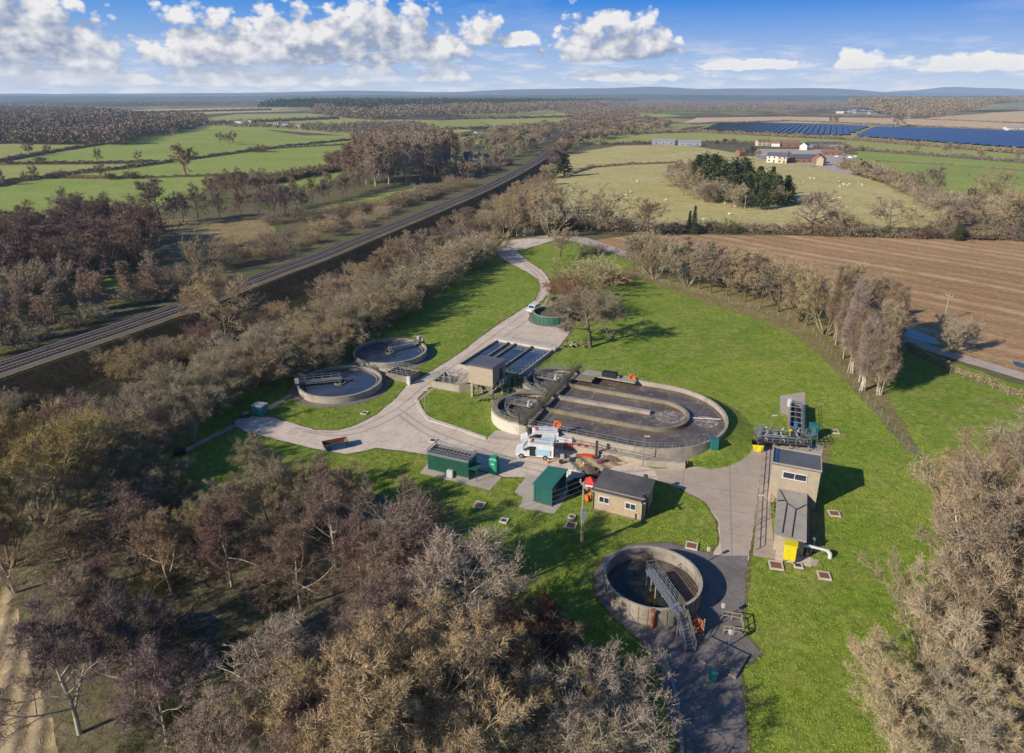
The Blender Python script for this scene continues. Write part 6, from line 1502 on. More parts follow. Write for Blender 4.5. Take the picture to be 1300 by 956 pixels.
for x in (-1.3, 1.4): railing(q, [(x, 0, 1.4), (x, 3, 1.4)], 1, 1.0, .035); q.bar((x, 0, 0), (x, 0, 1.4), .05, 4).bar((x, 3, 0), (x, 3, 1.4), .05, 4)
q.build('frame', M['galv'], t)
a = G(1031, 556); t = thing('teal_cabinet', 'teal control cabinet on the right side of the pump station', 'cabinet', (*a, 0), math.radians(-12)); MB().box(0, 0, .3, 1.2, 1.3, 2.0).build('body', M['teal_paint'], t, bevel=.04); MB().box(0, 0, .05, 1.0, 1.1, .25).build('plinth', M['conc'], t); MB().box(-.3, -.67, .5, .5, .03, 1.6).build('door', M['teal_paint'], t)
def skip(px, py, rz, Ls, col, inner, lab):
    X, Y = G(px, py); t = thing('waste_skip', lab, 'skip', (X, Y, 0), rz); w = 1.6; h = 1.15
    def fr(z, g, o=0): return [(-Ls / 2 - g, -w / 2 + o, z), (Ls / 2 + g, -w / 2 + o, z), (Ls / 2 + g, w / 2 - o, z), (-Ls / 2 - g, w / 2 - o, z)]
    A, B, C, D = fr(.1, -.45), fr(h, .0), fr(h, -.08, .08), fr(.35, -.5, .08)
    mb = MB().add(A + B, [(3, 2, 1, 0)] + [(i, (i + 1) % 4, 4 + (i + 1) % 4, 4 + i) for i in range(4)]).build('body', M[col], t)
    MB().add(B + C + D, [(i, (i + 1) % 4, 4 + (i + 1) % 4, 4 + i) for i in range(4)] + [(4 + i, 4 + (i + 1) % 4, 8 + (i + 1) % 4, 8 + i) for i in range(4)] + [(8, 9, 10, 11)]).build('inside', M[inner], t)
    MB().box(-Ls / 2 + .5, -w / 2 - .04, .5, .12, .1, .4).box(Ls / 2 - .5, -w / 2 - .04, .5, .12, .1, .4).build('lifting_lug', M[col], t)
skip(426, 569, math.radians(24), 3.6, 'blue_paint', 'rust', 'blue open skip with rusty inside at the left end of the road')
skip(961, 571, math.radians(-14), 1.7, 'yellow_paint', 'black', 'small yellow skip with dark inside beside the pump station')
a = G(331, 527); t = thing('teal_kiosk', 'teal box kiosk at the far left end of the concrete road', 'kiosk', (*a, 0), math.radians(-18)); MB().box(0, 0, .1, 1.9, 1.5, 1.75).build('body', M['teal_paint'], t, bevel=.03); MB().box(0, 0, 1.85, 2.05, 1.65, .09).build('roof', M['pale_plastic'], t); MB().box(.3, -.77, .2, .8, .04, 1.5).build('door', M['teal_paint'], t)
a = G(312, 530); t = thing('pump_unit', 'low grey pump unit left of the teal kiosk', 'pump', (*a, 0), .2); MB().box(0, 0, .05, 1.3, .8, .5).build('base', M['dark_steel'], t); MB().bar((-.4, 0, .75), (.5, 0, .75), .28, 12).build('motor', M['grey_plastic'], t)
a = G(229, 577); t = thing('dark_box', 'small dark box at the end of the narrow path on the left', 'box', (*a, 0), .3); MB().box(0, 0, .03, 1.5, 1.0, .7).build('body', M['black'], t, bevel=.05); MB().box(0, 0, .73, 1.6, 1.1, .06).build('lid', M['dark_steel'], t)

# manholes
MH = [(609, 642, 1.15, 'square rusty manhole on the lawn below the portable toilet', 1), (640, 662, .8, 'small round-looking manhole on the lawn below the green shed pad', 0), (726, 657, .7, 'small manhole left of the utility pole on the lawn', 0), (725, 668, 1.1, 'flat rectangular manhole nearest the utility pole', 1),
      (878, 694, 1.2, 'rusty manhole on the grass between hut and open round tank', 1), (1060, 549, 1.0, 'white-framed manhole right of the teal cabinet', 1), (1059, 653, 1.15, 'white-framed manhole in the lawn beside the pump house wing', 1),
      (1046, 732, 1.15, 'white-framed manhole nearest the camera right of the yellow hopper', 1), (985, 719, 1.3, 'double manhole just below the yellow hopper', 1), (463, 525, .9, 'manhole on the grass island below the near round settling tank', 0), (550, 560, .9, 'manhole in the road left of the green container', 0), (1013, 719, .8, 'small manhole on the slab right of the yellow hopper', 0)]
for x, y, s, lab, big in MH:
    X, Y = G(x, y); t = thing('manhole', lab, 'manhole', (X, Y, .05), math.radians(-20 if x < 900 else -12))
    tagm = MB().wall([(-s / 2, -s / 2), (s / 2, -s / 2), (s / 2, s / 2), (-s / 2, s / 2)], .22, 0, .16, True).build('frame', M['conc_white'], t); MB().box(0, 0, .02, s - .2, s - .2, .1).build('cover', M['rust'] if big else M['dark_steel'], t)
    P = [(X + (s * .72 + R.uniform(-.15, .3)) * math.cos(a * PI / 6), Y + (s * .72 + R.uniform(-.15, .3)) * math.sin(a * PI / 6)) for a in range(12)]
    if y > 600 and 600 < x: sheet('bare_soil', P, .0475, M['verge'], world=True, smooth=1)

# ------------------------------------------------------------------ vehicles
def van(px, py, rz, lab, Ls=5.5, W=1.95, Hh=2.35, short=False, livery=True, cat='van', name='parked_van'):
    X, Y = G(px, py); t = thing(name, lab, cat, (X, Y, .08), rz)
    if short: prof = [(0, .35), (0, .75), (.12, .95), (.95, 1.12), (1.5, Hh - .1), (1.8, Hh), (Ls - .15, Hh - .03), (Ls, Hh - .35), (Ls, .4)]
    else: prof = [(0, .35), (0, .85), (.1, 1.05), (.95, 1.35), (1.75, Hh - .25), (2.1, Hh), (Ls - .12, Hh), (Ls, Hh - .12), (Ls, .4)]
    ys = [(-W / 2, 0), (-W / 2 + .06, 1)]; n = len(prof); vs = []
    for (y, k) in ((-W / 2 + .09, 0), (-W / 2, 1), (W / 2, 1), (W / 2 - .09, 0)):
        for (x, z) in prof:
            cx, cz = Ls / 2, Hh * .5; s = 1 if k else .955
            vs.append((cx + (x - cx) * s, y, cz + (z - cz) * s))
    fs = [tuple(range(n))] + [(j * n + i, j * n + n + i, j * n + n + (i + 1) % n, j * n + (i + 1) % n) for j in range(3) for i in range(n)] + [tuple(range(4 * n - 1, 3 * n - 1, -1))]
    MB().add(vs, [f[::-1] for f in fs]).build('body', M['white_paint'], t, bevel=.06)
    a, b = prof[3], prof[4]; nx, nz = -(b[1] - a[1]), (b[0] - a[0]); l = math.hypot(nx, nz); ox, oz = nx / l * .025, nz / l * .025
    P = lambda f, y: (a[0] + (b[0] - a[0]) * f + ox, y, a[1] + (b[1] - a[1]) * f + oz)
    MB().add([P(.1, -W / 2 + .16), P(.1, W / 2 - .16), P(.93, W / 2 - .22), P(.93, -W / 2 + .22)], [(3, 2, 1, 0)]).build('windscreen', M['glass'], t)
    for s in (-1, 1):
        y = s * (W / 2 + .012); q = [(a[0] + .25, y, a[1] + .05), (b[0] + .9, y, a[1] + .02), (b[0] + .9, y, Hh - .5), (b[0] + .15, y, Hh - .45)]
        MB().add(q, [(0, 1, 2, 3) if s < 0 else (3, 2, 1, 0)]).build('side_window', M['glass'], t)
        for x in (.95, Ls - 1.15):
            w = MB().bar((x, s * (W / 2 - .22), .33), (x, s * (W / 2 + .03), .33), .35, 18).build('wheel', M['tyre'], t); MB().bar((x, s * (W / 2 - .2), .33), (x, s * (W / 2 + .045), .33), .2, 14).build('rim', M['galv'], w)
        MB().box(.02, s * (W / 2 - .32), .72, .1, .36, .2).build('headlight', M['pale_plastic'], t)
        MB().box(Ls + .01, s * (W / 2 - .12), .95, .05, .14, .6).build('tail_light', M['red_paint'], t)
        MB().box(1.35, s * (W / 2 + .14), 1.3, .1, .24, .3).build('mirror', M['black'], t)
    MB().box(-.03, 0, .3, .12, W - .1, .32).build('front_bumper', M['grey_plastic'], t)
    if livery:
        ch = MB(); st = MB()
        ch.box(Ls + .012, 0, .45, .02, W - .15, 1.75)
        ch.build('rear_door', M['yellow_paint'], t)
        for k in range(6):
            z = .45 + k * .32
            for s in (-1, 1): st.add([(Ls + .028, 0, z + .3), (Ls + .028, 0, z + .12), (Ls + .028, s * (W / 2 - .1), z - .1 + .02), (Ls + .028, s * (W / 2 - .1), z + .1)], [(0, 1, 2, 3) if s > 0 else (3, 2, 1, 0)])
        st.build('chevron', M['red_paint'], t)
        MB().box(Ls * .72, -W / 2 - .012, .75, Ls * .4, .02, .8).build('livery_panel', M['pale_blue'], t)
        MB().box(Ls * .46, -W / 2 - .014, .5, .85, .02, 1.5).build('open_side_door', M['black'], t)
        MB().box(Ls * .6, -W * .25, Hh, Ls * .5, .06, .1).box(Ls * .6, W * .25, Hh, Ls * .5, .06, .1).build('roof_rack', M['galv'], t)
        MB().box(2.25, 0, Hh, .25, W * .55, .14).build('beacon_bar', M['orange_paint'], t)
    return t
a = G(656, 579); b = G(692, 584)
van(655, 577, math.radians(-11), 'white works van with open side door and yellow-red chevron rear, nearest the green shed')
van(661, 563, math.radians(-2), 'second white works van, parked behind the one with the open side door', W=2.0)
X, Y = G(675, 398); van(671.5, 399, math.radians(62), 'small white van parked alone beside the green round tank', 4.2, 1.75, 1.75, True, False, 'van')
t = thing('site_generator', 'white boxy generator on site right of the works vans', 'generator', (*G(717, 566), .08), math.radians(-10)); MB().box(0, 0, .35, 2.3, 1.5, 1.15).build('housing', M['white_paint'], t, bevel=.05); MB().box(.0, 0, 1.5, 2.0, 1.1, .06).build('lid', M['pale_plastic'], t)
for s in (-1, 1): MB().bar((0, s * .7, .3), (0, s * .86, .3), .3, 14).build('wheel', M['tyre'], t)
MB().box(-1.0, -.76, .55, .3, .03, .6).build('vent', M['dark_steel'], t)
t = thing('site_barrier', 'row of red plastic barriers lying behind the trailer', 'barrier', (*G(735, 573), .08), math.radians(-14))
q = MB()
for k in range(4):
    x = -1.7 + 1.1 * k
    q.box(x, 0, .75, 1.0, .16, .25).box(x, 0, .3, 1.0, .12, .14)
    for s in (-.42, .42): q.box(x + s, 0, .05, .12, .5, .95)
q.build('panel', M['red_paint'], t); MB().box(.1, 0, .82, 3.6, .175, .09).build('reflective_strip', M['white_paint'], t)
t = thing('red_beam', 'pair of red steel beams lying on the ground by the barriers', 'beam', (*G(744, 580), .09), math.radians(-20)); MB().box(0, 0, 0, 2.0, .22, .2).build('beam', M['red_paint'], t); MB().box(.3, .4, 0, 1.8, .22, .2, .12).build('beam', M['red_paint'], t)
t = thing('tool_trailer', 'small flat trailer loaded with tools between vans and green shed', 'trailer', (*G(713, 586), .09), math.radians(-10)); MB().box(0, 0, .45, 2.2, 1.2, .12).build('bed', M['timber'], t); MB().bar((-1.1, 0, .5), (-2.1, 0, .35), .06, 6).build('drawbar', M['dark_steel'], t)
for s in (-1, 1): MB().bar((0, s * .62, .3), (0, s * .8, .3), .3, 14).build('wheel', M['tyre'], t)
for i, (x, y, w, h) in enumerate(((-.6, .1, .6, .4), (.1, -.2, .5, .6), (.7, .2, .5, .35))): MB().box(x, y, .57, w, w * .8, h, .3 * i).build('load', M[('dark_steel', 'pale_plastic', 'rust')[i]], t, bevel=.03)
t = thing('steel_column', 'upright dark steel column standing in the works area beside the red barriers', 'post', (*G(757, 582), .05)); MB().box(0, 0, 0, .35, .35, 2.7).build('column', M['dark_steel'], t); MB().box(0, 0, 0, .7, .7, .08).build('base_plate', M['dark_steel'], t)
def heap(name, px, py, r, h, mat, lab, cat, sd):
    X, Y = G(px, py); rr = random.Random(sd); vs = []; n = 22; m = 9
    for j in range(m + 1):
        for i in range(n):
            a = 2 * PI * i / n; f = j / m; rd = r * f * (1 + .25 * mnoise.noise(Vector((math.cos(a) * 1.3, math.sin(a) * 1.3, sd)))); z = h * (1 - f ** 1.5) * (1 + .5 * mnoise.noise(Vector((rd * math.cos(a) * 1.4, rd * math.sin(a) * 1.4, sd)))) if j < m else -.05
            vs.append((rd * math.cos(a), rd * math.sin(a) * .75, z))
    fs = [(j * n + i, (j + 1) * n + i, (j + 1) * n + (i + 1) % n, j * n + (i + 1) % n) for j in range(m) for i in range(n)]
    mb = MB().add(vs, fs)
    for _ in range(60 if 'rubble' in name else 14): a, d = rr.uniform(0, 6.3), r * rr.random() ** .5 * .95; s = rr.uniform(.08, .3); mb.box(d * math.cos(a), d * math.sin(a) * .75, h * (1 - (d / r) ** 1.5) - .05, s, s * .7, s * .5, a)
    o = mb.build(name, M[mat]); o.location = (X, Y, .07); tag(o, lab, cat)
heap('soil_heap', 779, 580, 2.0, .9, 'sludge', 'heap of brown excavated soil behind the hut', 'heap', 3)
heap('soil_heap', 792, 568, 1.3, .5, 'rust', 'smaller reddish soil heap next to the racetrack basin', 'heap', 4)
heap('rubble_heap', 729, 602, 1.5, .7, 'conc_white', 'pile of broken pale rubble beside the green shed roof', 'rubble', 5)
heap('rubble_heap', 748, 598, 1.3, .5, 'sludge', 'dark spoil pile between rubble and hut', 'rubble', 6)
t = thing('timber_stack', 'pale boards stacked crosswise by the soil heap', 'boards', (*G(765, 578), .08), .4)
for k in range(5): MB().box(0, 0, .12 * k, 1.5, .9 if k % 2 else .6, .1, .5 * (k % 2)).build('board', M['white_paint' if k % 2 else 'timber'], t)
t = thing('sack_pile', 'purple-red sacks lying beside the boards', 'sacks', (*G(764, 588), .08), .2)
for i, (x, y, z) in enumerate(((-.4, 0, 0), (.3, .1, 0), (0, 0, .28))): MB().add([(x + a * .42, y + b * .28, z + c * .28) for a, b, c in ((-1, -1, .15), (1, -1, .15), (1, 1, .15), (-1, 1, .15), (-.8, -.8, 1), (.8, -.8, 1), (.8, .8, 1), (-.8, .8, 1))], [(3, 2, 1, 0), (4, 5, 6, 7), (0, 1, 5, 4), (1, 2, 6, 5), (2, 3, 7, 6), (3, 0, 4, 7)]).build('sack', M['sack'], t, bevel=.06)
t = thing('excavation_guard', 'red pyramid-topped safety guard standing between green shed and hut', 'barrier', (*G(749, 620), .06), math.radians(-20))
q = MB()
for k in range(4):
    a = PI / 2 * k + PI / 4; b = a + PI / 2; A = (1.0 * math.cos(a), 1.0 * math.sin(a)); B = (1.0 * math.cos(b), 1.0 * math.sin(b))
    for z in (.35, .95): q.bar((*A, z), (*B, z), .09, 4)
    q.bar((*A, 0), (*A, 1.1), .06, 4); q.add([(*A, 1.0), (*B, 1.0), (0, 0, 1.7)], [(0, 1, 2)])
q.build('frame', M['red_paint'], t); MB().box(0, -.74, .58, 1.2, .02, .3).build('reflective_strip', M['white_paint'], t)
def cone(px, py, lab, grp=None, s=1.0):
    t = thing('traffic_cone', lab, 'traffic cone', (*G(px, py), .08), R.uniform(0, 3), grp); MB().box(0, 0, 0, .45 * s, .45 * s, .05).bar((0, 0, .05), (0, 0, .75 * s), .17 * s, 12, .03).build('cone', M['orange_paint'], t); MB().bar((0, 0, .38 * s), (0, 0, .55 * s), .112 * s, 12, .078 * s).build('band', M['white_paint'], t)
cone(750, 632, 'orange traffic cone at the left wall of the brick hut'); cone(741, 592, 'orange traffic cone on the spoil beside the rubble'); cone(696, 588, 'orange traffic cone behind the rear of the works van')
t = thing('cable_drum', 'orange cable drum by the left corner of the hut', 'drum', (*G(746, 636), .06), .5); MB().bar((-.25, 0, .45), (-.18, 0, .45), .45, 18).bar((.18, 0, .45), (.25, 0, .45), .45, 18).build('flange', M['orange_paint'], t); MB().bar((-.2, 0, .45), (.2, 0, .45), .25, 14).build('core', M['dark_steel'], t)
t = thing('green_cabinet', 'green cabinet standing against the pale round wall of the racetrack basin', 'cabinet', (*G(675, 556), .08), DR); MB().box(0, 0, 0, .9, .8, 1.7).build('body', M['green_paint'], t, bevel=.03); MB().box(0, -.42, .15, .7, .03, 1.4).build('door', M['green_paint'], t)

# ------------------------------------------------------------------ poles and wires
def pole(px, py, h, lab, transformer=False, world=None, grp=None):
    X, Y = world or G(px, py); t = thing('utility_pole', lab, 'utility pole', (X, Y, 0), 0, grp)
    MB().bar((0, 0, 0), (0, 0, h), .16, 10, .11).build('pole', M['timber'], t)
    c = MB().box(0, 0, h - .55, .14, 1.9, .14, .35).build('crossarm', M['timber'], t)
    for s in (-.8, 0, .8): MB().cyl(-s * math.sin(.35), s * math.cos(.35), h - .4, h - .12, .07, 8).build('insulator', M['pale_plastic'], c)
    if transformer:
        MB().box(.05, -.38, 4.1, .62, .5, .95).cyl(-.1, -.4, 5.05, 5.3, .06, 8).cyl(.2, -.4, 5.05, 5.3, .06, 8).build('transformer', M['grey_plastic'], t, bevel=.04)
        MB().bar((.15, -.1, .0), (.15, -.1, 4), .05, 6).build('cable_guard', M['grey_plastic'], t)
    return t
pole(738, 695, 8.5, 'wooden utility pole with grey transformer on the shaded lawn in front of the hut', True)
pole(560, 785, 10.5, 'wooden utility pole standing among the foreground trees')
pole(1198, 408, 6.5, 'wooden utility pole beside the lane in the ploughed field')
pole(1085, 285, 7.0, 'wooden utility pole on the meadow hedge'); pole(945, 268, 7, 'wooden utility pole on the pale meadow left of the bare oak')
A0 = Vector((*G(738, 695), 8.2)); B0 = Vector((*G(560, 785), 10.2))
wr = MB()
for s in (-.8, 0, .8):
    pts = []
    for k in range(15): f = k / 14; q = A0.lerp(B0, f) + Vector((-s * math.sin(.35), s * math.cos(.35), -1.0 * 4 * f * (1 - f) * .5)); pts.append(q)
    wr.path(pts, .018, 3)
tag(wr.build('power_line', M['pale_plastic']), 'three thin power wires running from the transformer pole to the foreground trees', 'wire')

# ------------------------------------------------------------------ fences
def fence(pts, lab, h=1.25, step=2.6, wires=(.35, .75, 1.15), mat='timber', mesh=False, lean=.06):
    W = [G(*p) for p in pts]; X0, Y0 = W[0]; t = thing('post_fence', lab, 'fence', (X0, Y0, 0)); P = []; d = 0
    for a, b in zip(W[:-1], W[1:]):
        n = max(1, int(math.dist(a, b) / step)); P += [(a[0] + (b[0] - a[0]) * i / n - X0, a[1] + (b[1] - a[1]) * i / n - Y0) for i in range(n)]
    P.append((W[-1][0] - X0, W[-1][1] - Y0))
    m = MB()
    for z in wires:
        for a, b in zip(P[:-1], P[1:]): m.bar((*a, z), (*b, z), .012, 3, cap=False)
    m.build('wire', M['galv'], t)
    for p in P[:100]: MB().bar((*p, 0), (p[0] + R.uniform(-lean, lean), p[1] + R.uniform(-lean, lean), h), .05, 5).build('post', M[mat], t)
fence([(800, 350), (850, 362), (900, 376), (950, 391), (1000, 407), (1032, 424)], 'wooden post and wire fence below the row of trees on the lawn edge')
fence([(1032, 424), (1060, 457), (1083, 490), (1110, 520), (1135, 551), (1163, 584)], 'pale post fence running down to the big tree clump on the right', h=1.5, mat='galv')
fence([(1150, 448), (1190, 468), (1240, 488), (1300, 510), (1400, 545)], 'wire fence along the right lane hedge', h=1.1)
fence([(738, 312), (770, 320), (800, 331)], 'short white rail fence by the upper lane', h=1.2, mat='white_paint')
fence([(745, 480), (790, 470), (810, 480)], 'short grassy handrail fence behind the racetrack basin', h=1.0)
fence([(760, 437), (780, 440)], 'two-post rail stub beside the leaning oak', h=.8) if False else None
a = G(672, 310); t = thing('entrance_gate', 'white metal gate leaf standing open at the upper entrance', 'gate', (*a, 0), .9); MB().bar((0, 0, 0), (0, 0, 1.8), .1, 8).build('post', M['white_paint'], t); railing(MB(), [(0, 0, .2), (3.2, 0, .2)], 1.3, .4, .035, rails=(1, .66, .33, 0)).build('leaf', M['white_paint'], t)
a = G(735, 437)
t = thing('log_pile', 'heap of sawn logs around the foot of the leaning oak', 'logs', (a[0] - 1.2, a[1] - 1.4, 0)); rr = random.Random(3)
for k in range(22): x, y, z = rr.gauss(0, 1), rr.gauss(0, .6), .2 + .3 * (k % 3); q = rr.uniform(0, 3); MB().bar((x, y, z), (x + .8 * math.cos(q), y + .8 * math.sin(q), z + .1), rr.uniform(.12, .22), 8).build('log', M['timber' if k % 2 else 'sludge'], t)
# ------------------------------------------------------------------ houses and barns
def house(px, py, w, d, h, rzdeg, wall, roof, lab, cat='house', name='farm_house', chim=1, rise=None, wins=3, floors=2, group=None):
    X, Y = G(px, py); t = thing(name, lab, cat, (X, Y, 0), math.radians(rzdeg), group); w, d, h = w * .85, d * .85, h * .85; rise = (rise or d * .42) * .85
    body = MB().box(0, 0, 0, w, d, h)
    for s in (-1, 1): body.add([(s * w / 2, -d / 2, h), (s * w / 2, d / 2, h), (s * w / 2, 0, h + rise)], [(0, 1, 2) if s > 0 else (2, 1, 0)])
    body.build('wall', M[wall], t); o = .3
    r = MB().add([(-w / 2 - o, -d / 2 - o, h - .15), (w / 2 + o, -d / 2 - o, h - .15), (w / 2 + o, 0, h + rise + .12), (-w / 2 - o, 0, h + rise + .12), (-w / 2 - o, d / 2 + o, h - .15), (w / 2 + o, d / 2 + o, h - .15)], [(0, 1, 2, 3), (3, 2, 5, 4)]).build('roof', M[roof], t)
    for k in range(chim): MB().box((-1 if k else 1) * (w / 2 - .7), 0, h + rise * .6, .7, .8, rise * .4 + 1.3).build('chimney', M['brick_red'], r)
    for f in range(floors):
        for k in range(wins):
            if h / floors < 2: continue
            x = -w / 2 + w * (k + .5) / wins; z = .9 + f * h / floors
            if f == 0 and k == wins // 2 and cat != 'barn': MB().box(x, -d / 2 - .03, .05, 1.0, .08, 2.0).build('door', M['dark_steel'], t); continue
            q = MB().box(x, -d / 2 - .03, z, 1.1, .08, 1.2).build('window', M['glass'], t)
    return t
# farm on the meadow rise
house(940, 198, 9, 7, 4, 25, 'brick_red', 'tiles_red', 'small red brick cottage left of the cream farmhouse', wins=2)
house(983, 206, 13, 8, 6, -28, 'render_white', 'slate', 'tall white farmhouse with slate roof facing the copse')
house(993, 207, 8, 9, 6, -28, 'render_cream', 'slate', 'cream wing on the right of the tall white farmhouse', wins=2)
house(1000, 202, 9, 6, 4, 60, 'render_cream', 'tiles_red', 'low cream outbuilding behind the farmhouse wing', wins=2, chim=1)
house(1018, 206, 26, 9, 4, -4, 'brick_red', 'slate', 'long slate-roofed farm range between farmhouse and brick gable', wins=5, floors=1, chim=0)
house(1038, 207, 12, 9, 5, 60, 'brick_red', 'slate', 'slate barn with red brick gable at the right end of the farm', wins=2, chim=0)
house(1042, 210, 6, 6, 6, 45, 'brick_buff', 'tiles_red', 'small buff gabled house beside the red brick gable', wins=1)
house(968, 185, 16, 8, 5, 5, 'render_cream', 'tiles_red', 'cream house with red roof at the back left of the farm')
house(985, 186, 10, 7, 4, -30, 'render_white', 'tiles_red', 'white-walled cottage at the back of the farm', wins=2)
house(1000, 186, 26, 10, 4, -6, 'brick_red', 'tiles_red', 'long red-roofed barn at the back of the farm', 'barn', 'farm_barn', 0, floors=1)
house(1021, 190, 12, 8, 5, 55, 'render_white', 'slate', 'white gabled house with dark roof behind the long slate range', wins=2)
house(1045, 187, 40, 14, 4, -5, 'sheet_grey', 'felt', 'wide dark-roofed barn at the back right of the farm', 'barn', 'farm_barn', 0, floors=1, rise=2.5)
house(1056, 197, 20, 8, 3, -10, 'brick_red', 'tiles_red', 'low red-tiled stable range right of the farm', 'barn', 'farm_barn', 0, floors=1, rise=2)
house(842, 183.5, 28, 13, 5, -8, 'sheet_grey', 'sheet_grey', 'left one of the two grey farm sheds on the meadow edge', 'barn', 'grey_shed', 0, floors=1, rise=2)
house(875, 185, 27, 13, 5, -8, 'sheet_grey', 'sheet_grey', 'right one of the two grey farm sheds on the meadow edge', 'barn', 'grey_shed', 0, floors=1, rise=2)
sheet('farm_yard', [(960, 203), (1035, 211), (1075, 223), (1085, 219), (1068, 206), (1090, 200), (1060, 190), (960, 189)], .045, M['pathm'], jit=.6, step=3)
lab = 'parked vehicle in the farm yard'
for i, (x, y, m_) in enumerate(((1062, 200, 'white_paint'), (1070, 202, 'grey_plastic'), (1079, 201, 'white_paint'), (1086, 200, 'pale_plastic'), (1093, 203, 'dark_steel'))):
    t = thing('farm_car', lab, 'car', (*G(x, y), 0), R.uniform(0, 3), 'vehicles in the farm yard'); MB().box(0, 0, .35, 4.3, 1.8, .6).add([(-1.5, -.8, .95), (1.7, -.8, .95), (1.7, .8, .95), (-1.5, .8, .95), (-1, -.7, 1.5), (1.2, -.7, 1.5), (1.2, .7, 1.5), (-1, .7, 1.5)], [(4, 5, 6, 7), (0, 1, 5, 4), (1, 2, 6, 5), (2, 3, 7, 6), (3, 0, 4, 7)]).build('body', M[m_], t, bevel=.08)
    for a in (-1.3, 1.3): MB().bar((a, -.92, .33), (a, .92, .33), .33, 10).build('wheel', M['tyre'], t)
# hamlet left of the railway
house(556, 219, 24, 11, 9, -6, 'brick_red', 'slate', 'big dark brick mill with slate roof behind the tall poplars', 'mill', 'brick_mill', 0, wins=7, floors=3)
house(598, 219, 9, 8, 6, 50, 'brick_red', 'slate', 'brick house with pale blue roof nearest the railway', wins=2)
house(603, 206, 10, 7, 6, -20, 'render_white', 'tiles_red', 'white house with red roof in the hamlet', wins=2)
house(614, 206, 9, 7, 5, 30, 'render_white', 'slate', 'white house at the right of the hamlet', wins=2)
house(594, 204, 7, 6, 6, 20, 'brick_red', 'tiles_red', 'tall red-roofed house behind the white one in the hamlet', wins=2)
house(537, 217, 12, 5, 3, -8, 'render_white', 'slate', 'low pale lodge left of the brick mill', wins=3, floors=1, chim=0)
house(641, 172, 40, 12, 4, -4, 'sheet_grey', 'sheet_grey', 'long grey shed beyond the hamlet', 'barn', 'grey_shed', 0, floors=1, rise=2)
house(612, 170, 26, 8, 4, -4, 'render_white', 'green_paint', 'green and white shed on the far field', 'barn', 'field_shed', 0, floors=1, rise=2)
lab = 'small far house in the village at the end of the railway'
for i, (x, y) in enumerate(((661, 168), (668, 167), (674, 168), (681, 166), (688, 167), (695, 164), (701, 165), (708, 164), (715, 163), (655, 170), (625, 184), (632, 186))):
    house(x, y, R.uniform(9, 14), 8, 5, R.uniform(-40, 40), ('render_white', 'brick_red', 'render_cream')[i % 3], ('tiles_red', 'slate')[i % 2], lab, name='village_house', wins=2, group='village houses')
lab = 'white far cottage among the trees of the left countryside'
for i, (x, y) in enumerate(((303, 157), (310, 158), (318, 156), (352, 160), (363, 161), (380, 163))):
    house(x, y, R.uniform(11, 16), 9, 6, R.uniform(-30, 30), ('render_white', 'render_white', 'render_cream')[i % 3], ('slate', 'tiles_red')[i % 2], lab, name='far_cottage', wins=2, group='far cottages')
lab = 'white far farm building between village and solar park'
for i, (x, y) in enumerate(((793, 150), (800, 150), (808, 149), (745, 153))): house(x, y, 18, 10, 5, R.uniform(-20, 20), 'render_white', 'slate', lab, name='far_farmhouse', wins=2, group='far farm buildings')
house(1066, 144, 26, 14, 8, -20, 'render_white', 'slate', 'bright white gabled house left of the far grey farm sheds', wins=3)
lab = 'low grey shed of the far farm behind the stubble fields'
for i, (x, y) in enumerate(((1082, 143), (1092, 144), (1100, 143), (1110, 145), (1120, 144), (1130, 145), (1088, 141), (1104, 141))): house(x, y, R.uniform(30, 60), 20, 6, R.uniform(-10, 10), 'sheet_grey', ('sheet_grey', 'felt')[i % 2], lab, 'barn', 'far_shed', 0, floors=1, rise=3, group='far farm sheds')
for x, w in ((1290, 40), (1345, 40)): house(x, 166, w, 16, 5, -5, 'render_white', 'sheet_grey', 'white-roofed shed at the right end of the solar park' if x < 1300 else 'second shed beyond the right end of the solar park', 'barn', 'field_shed', 0, floors=1, rise=2)

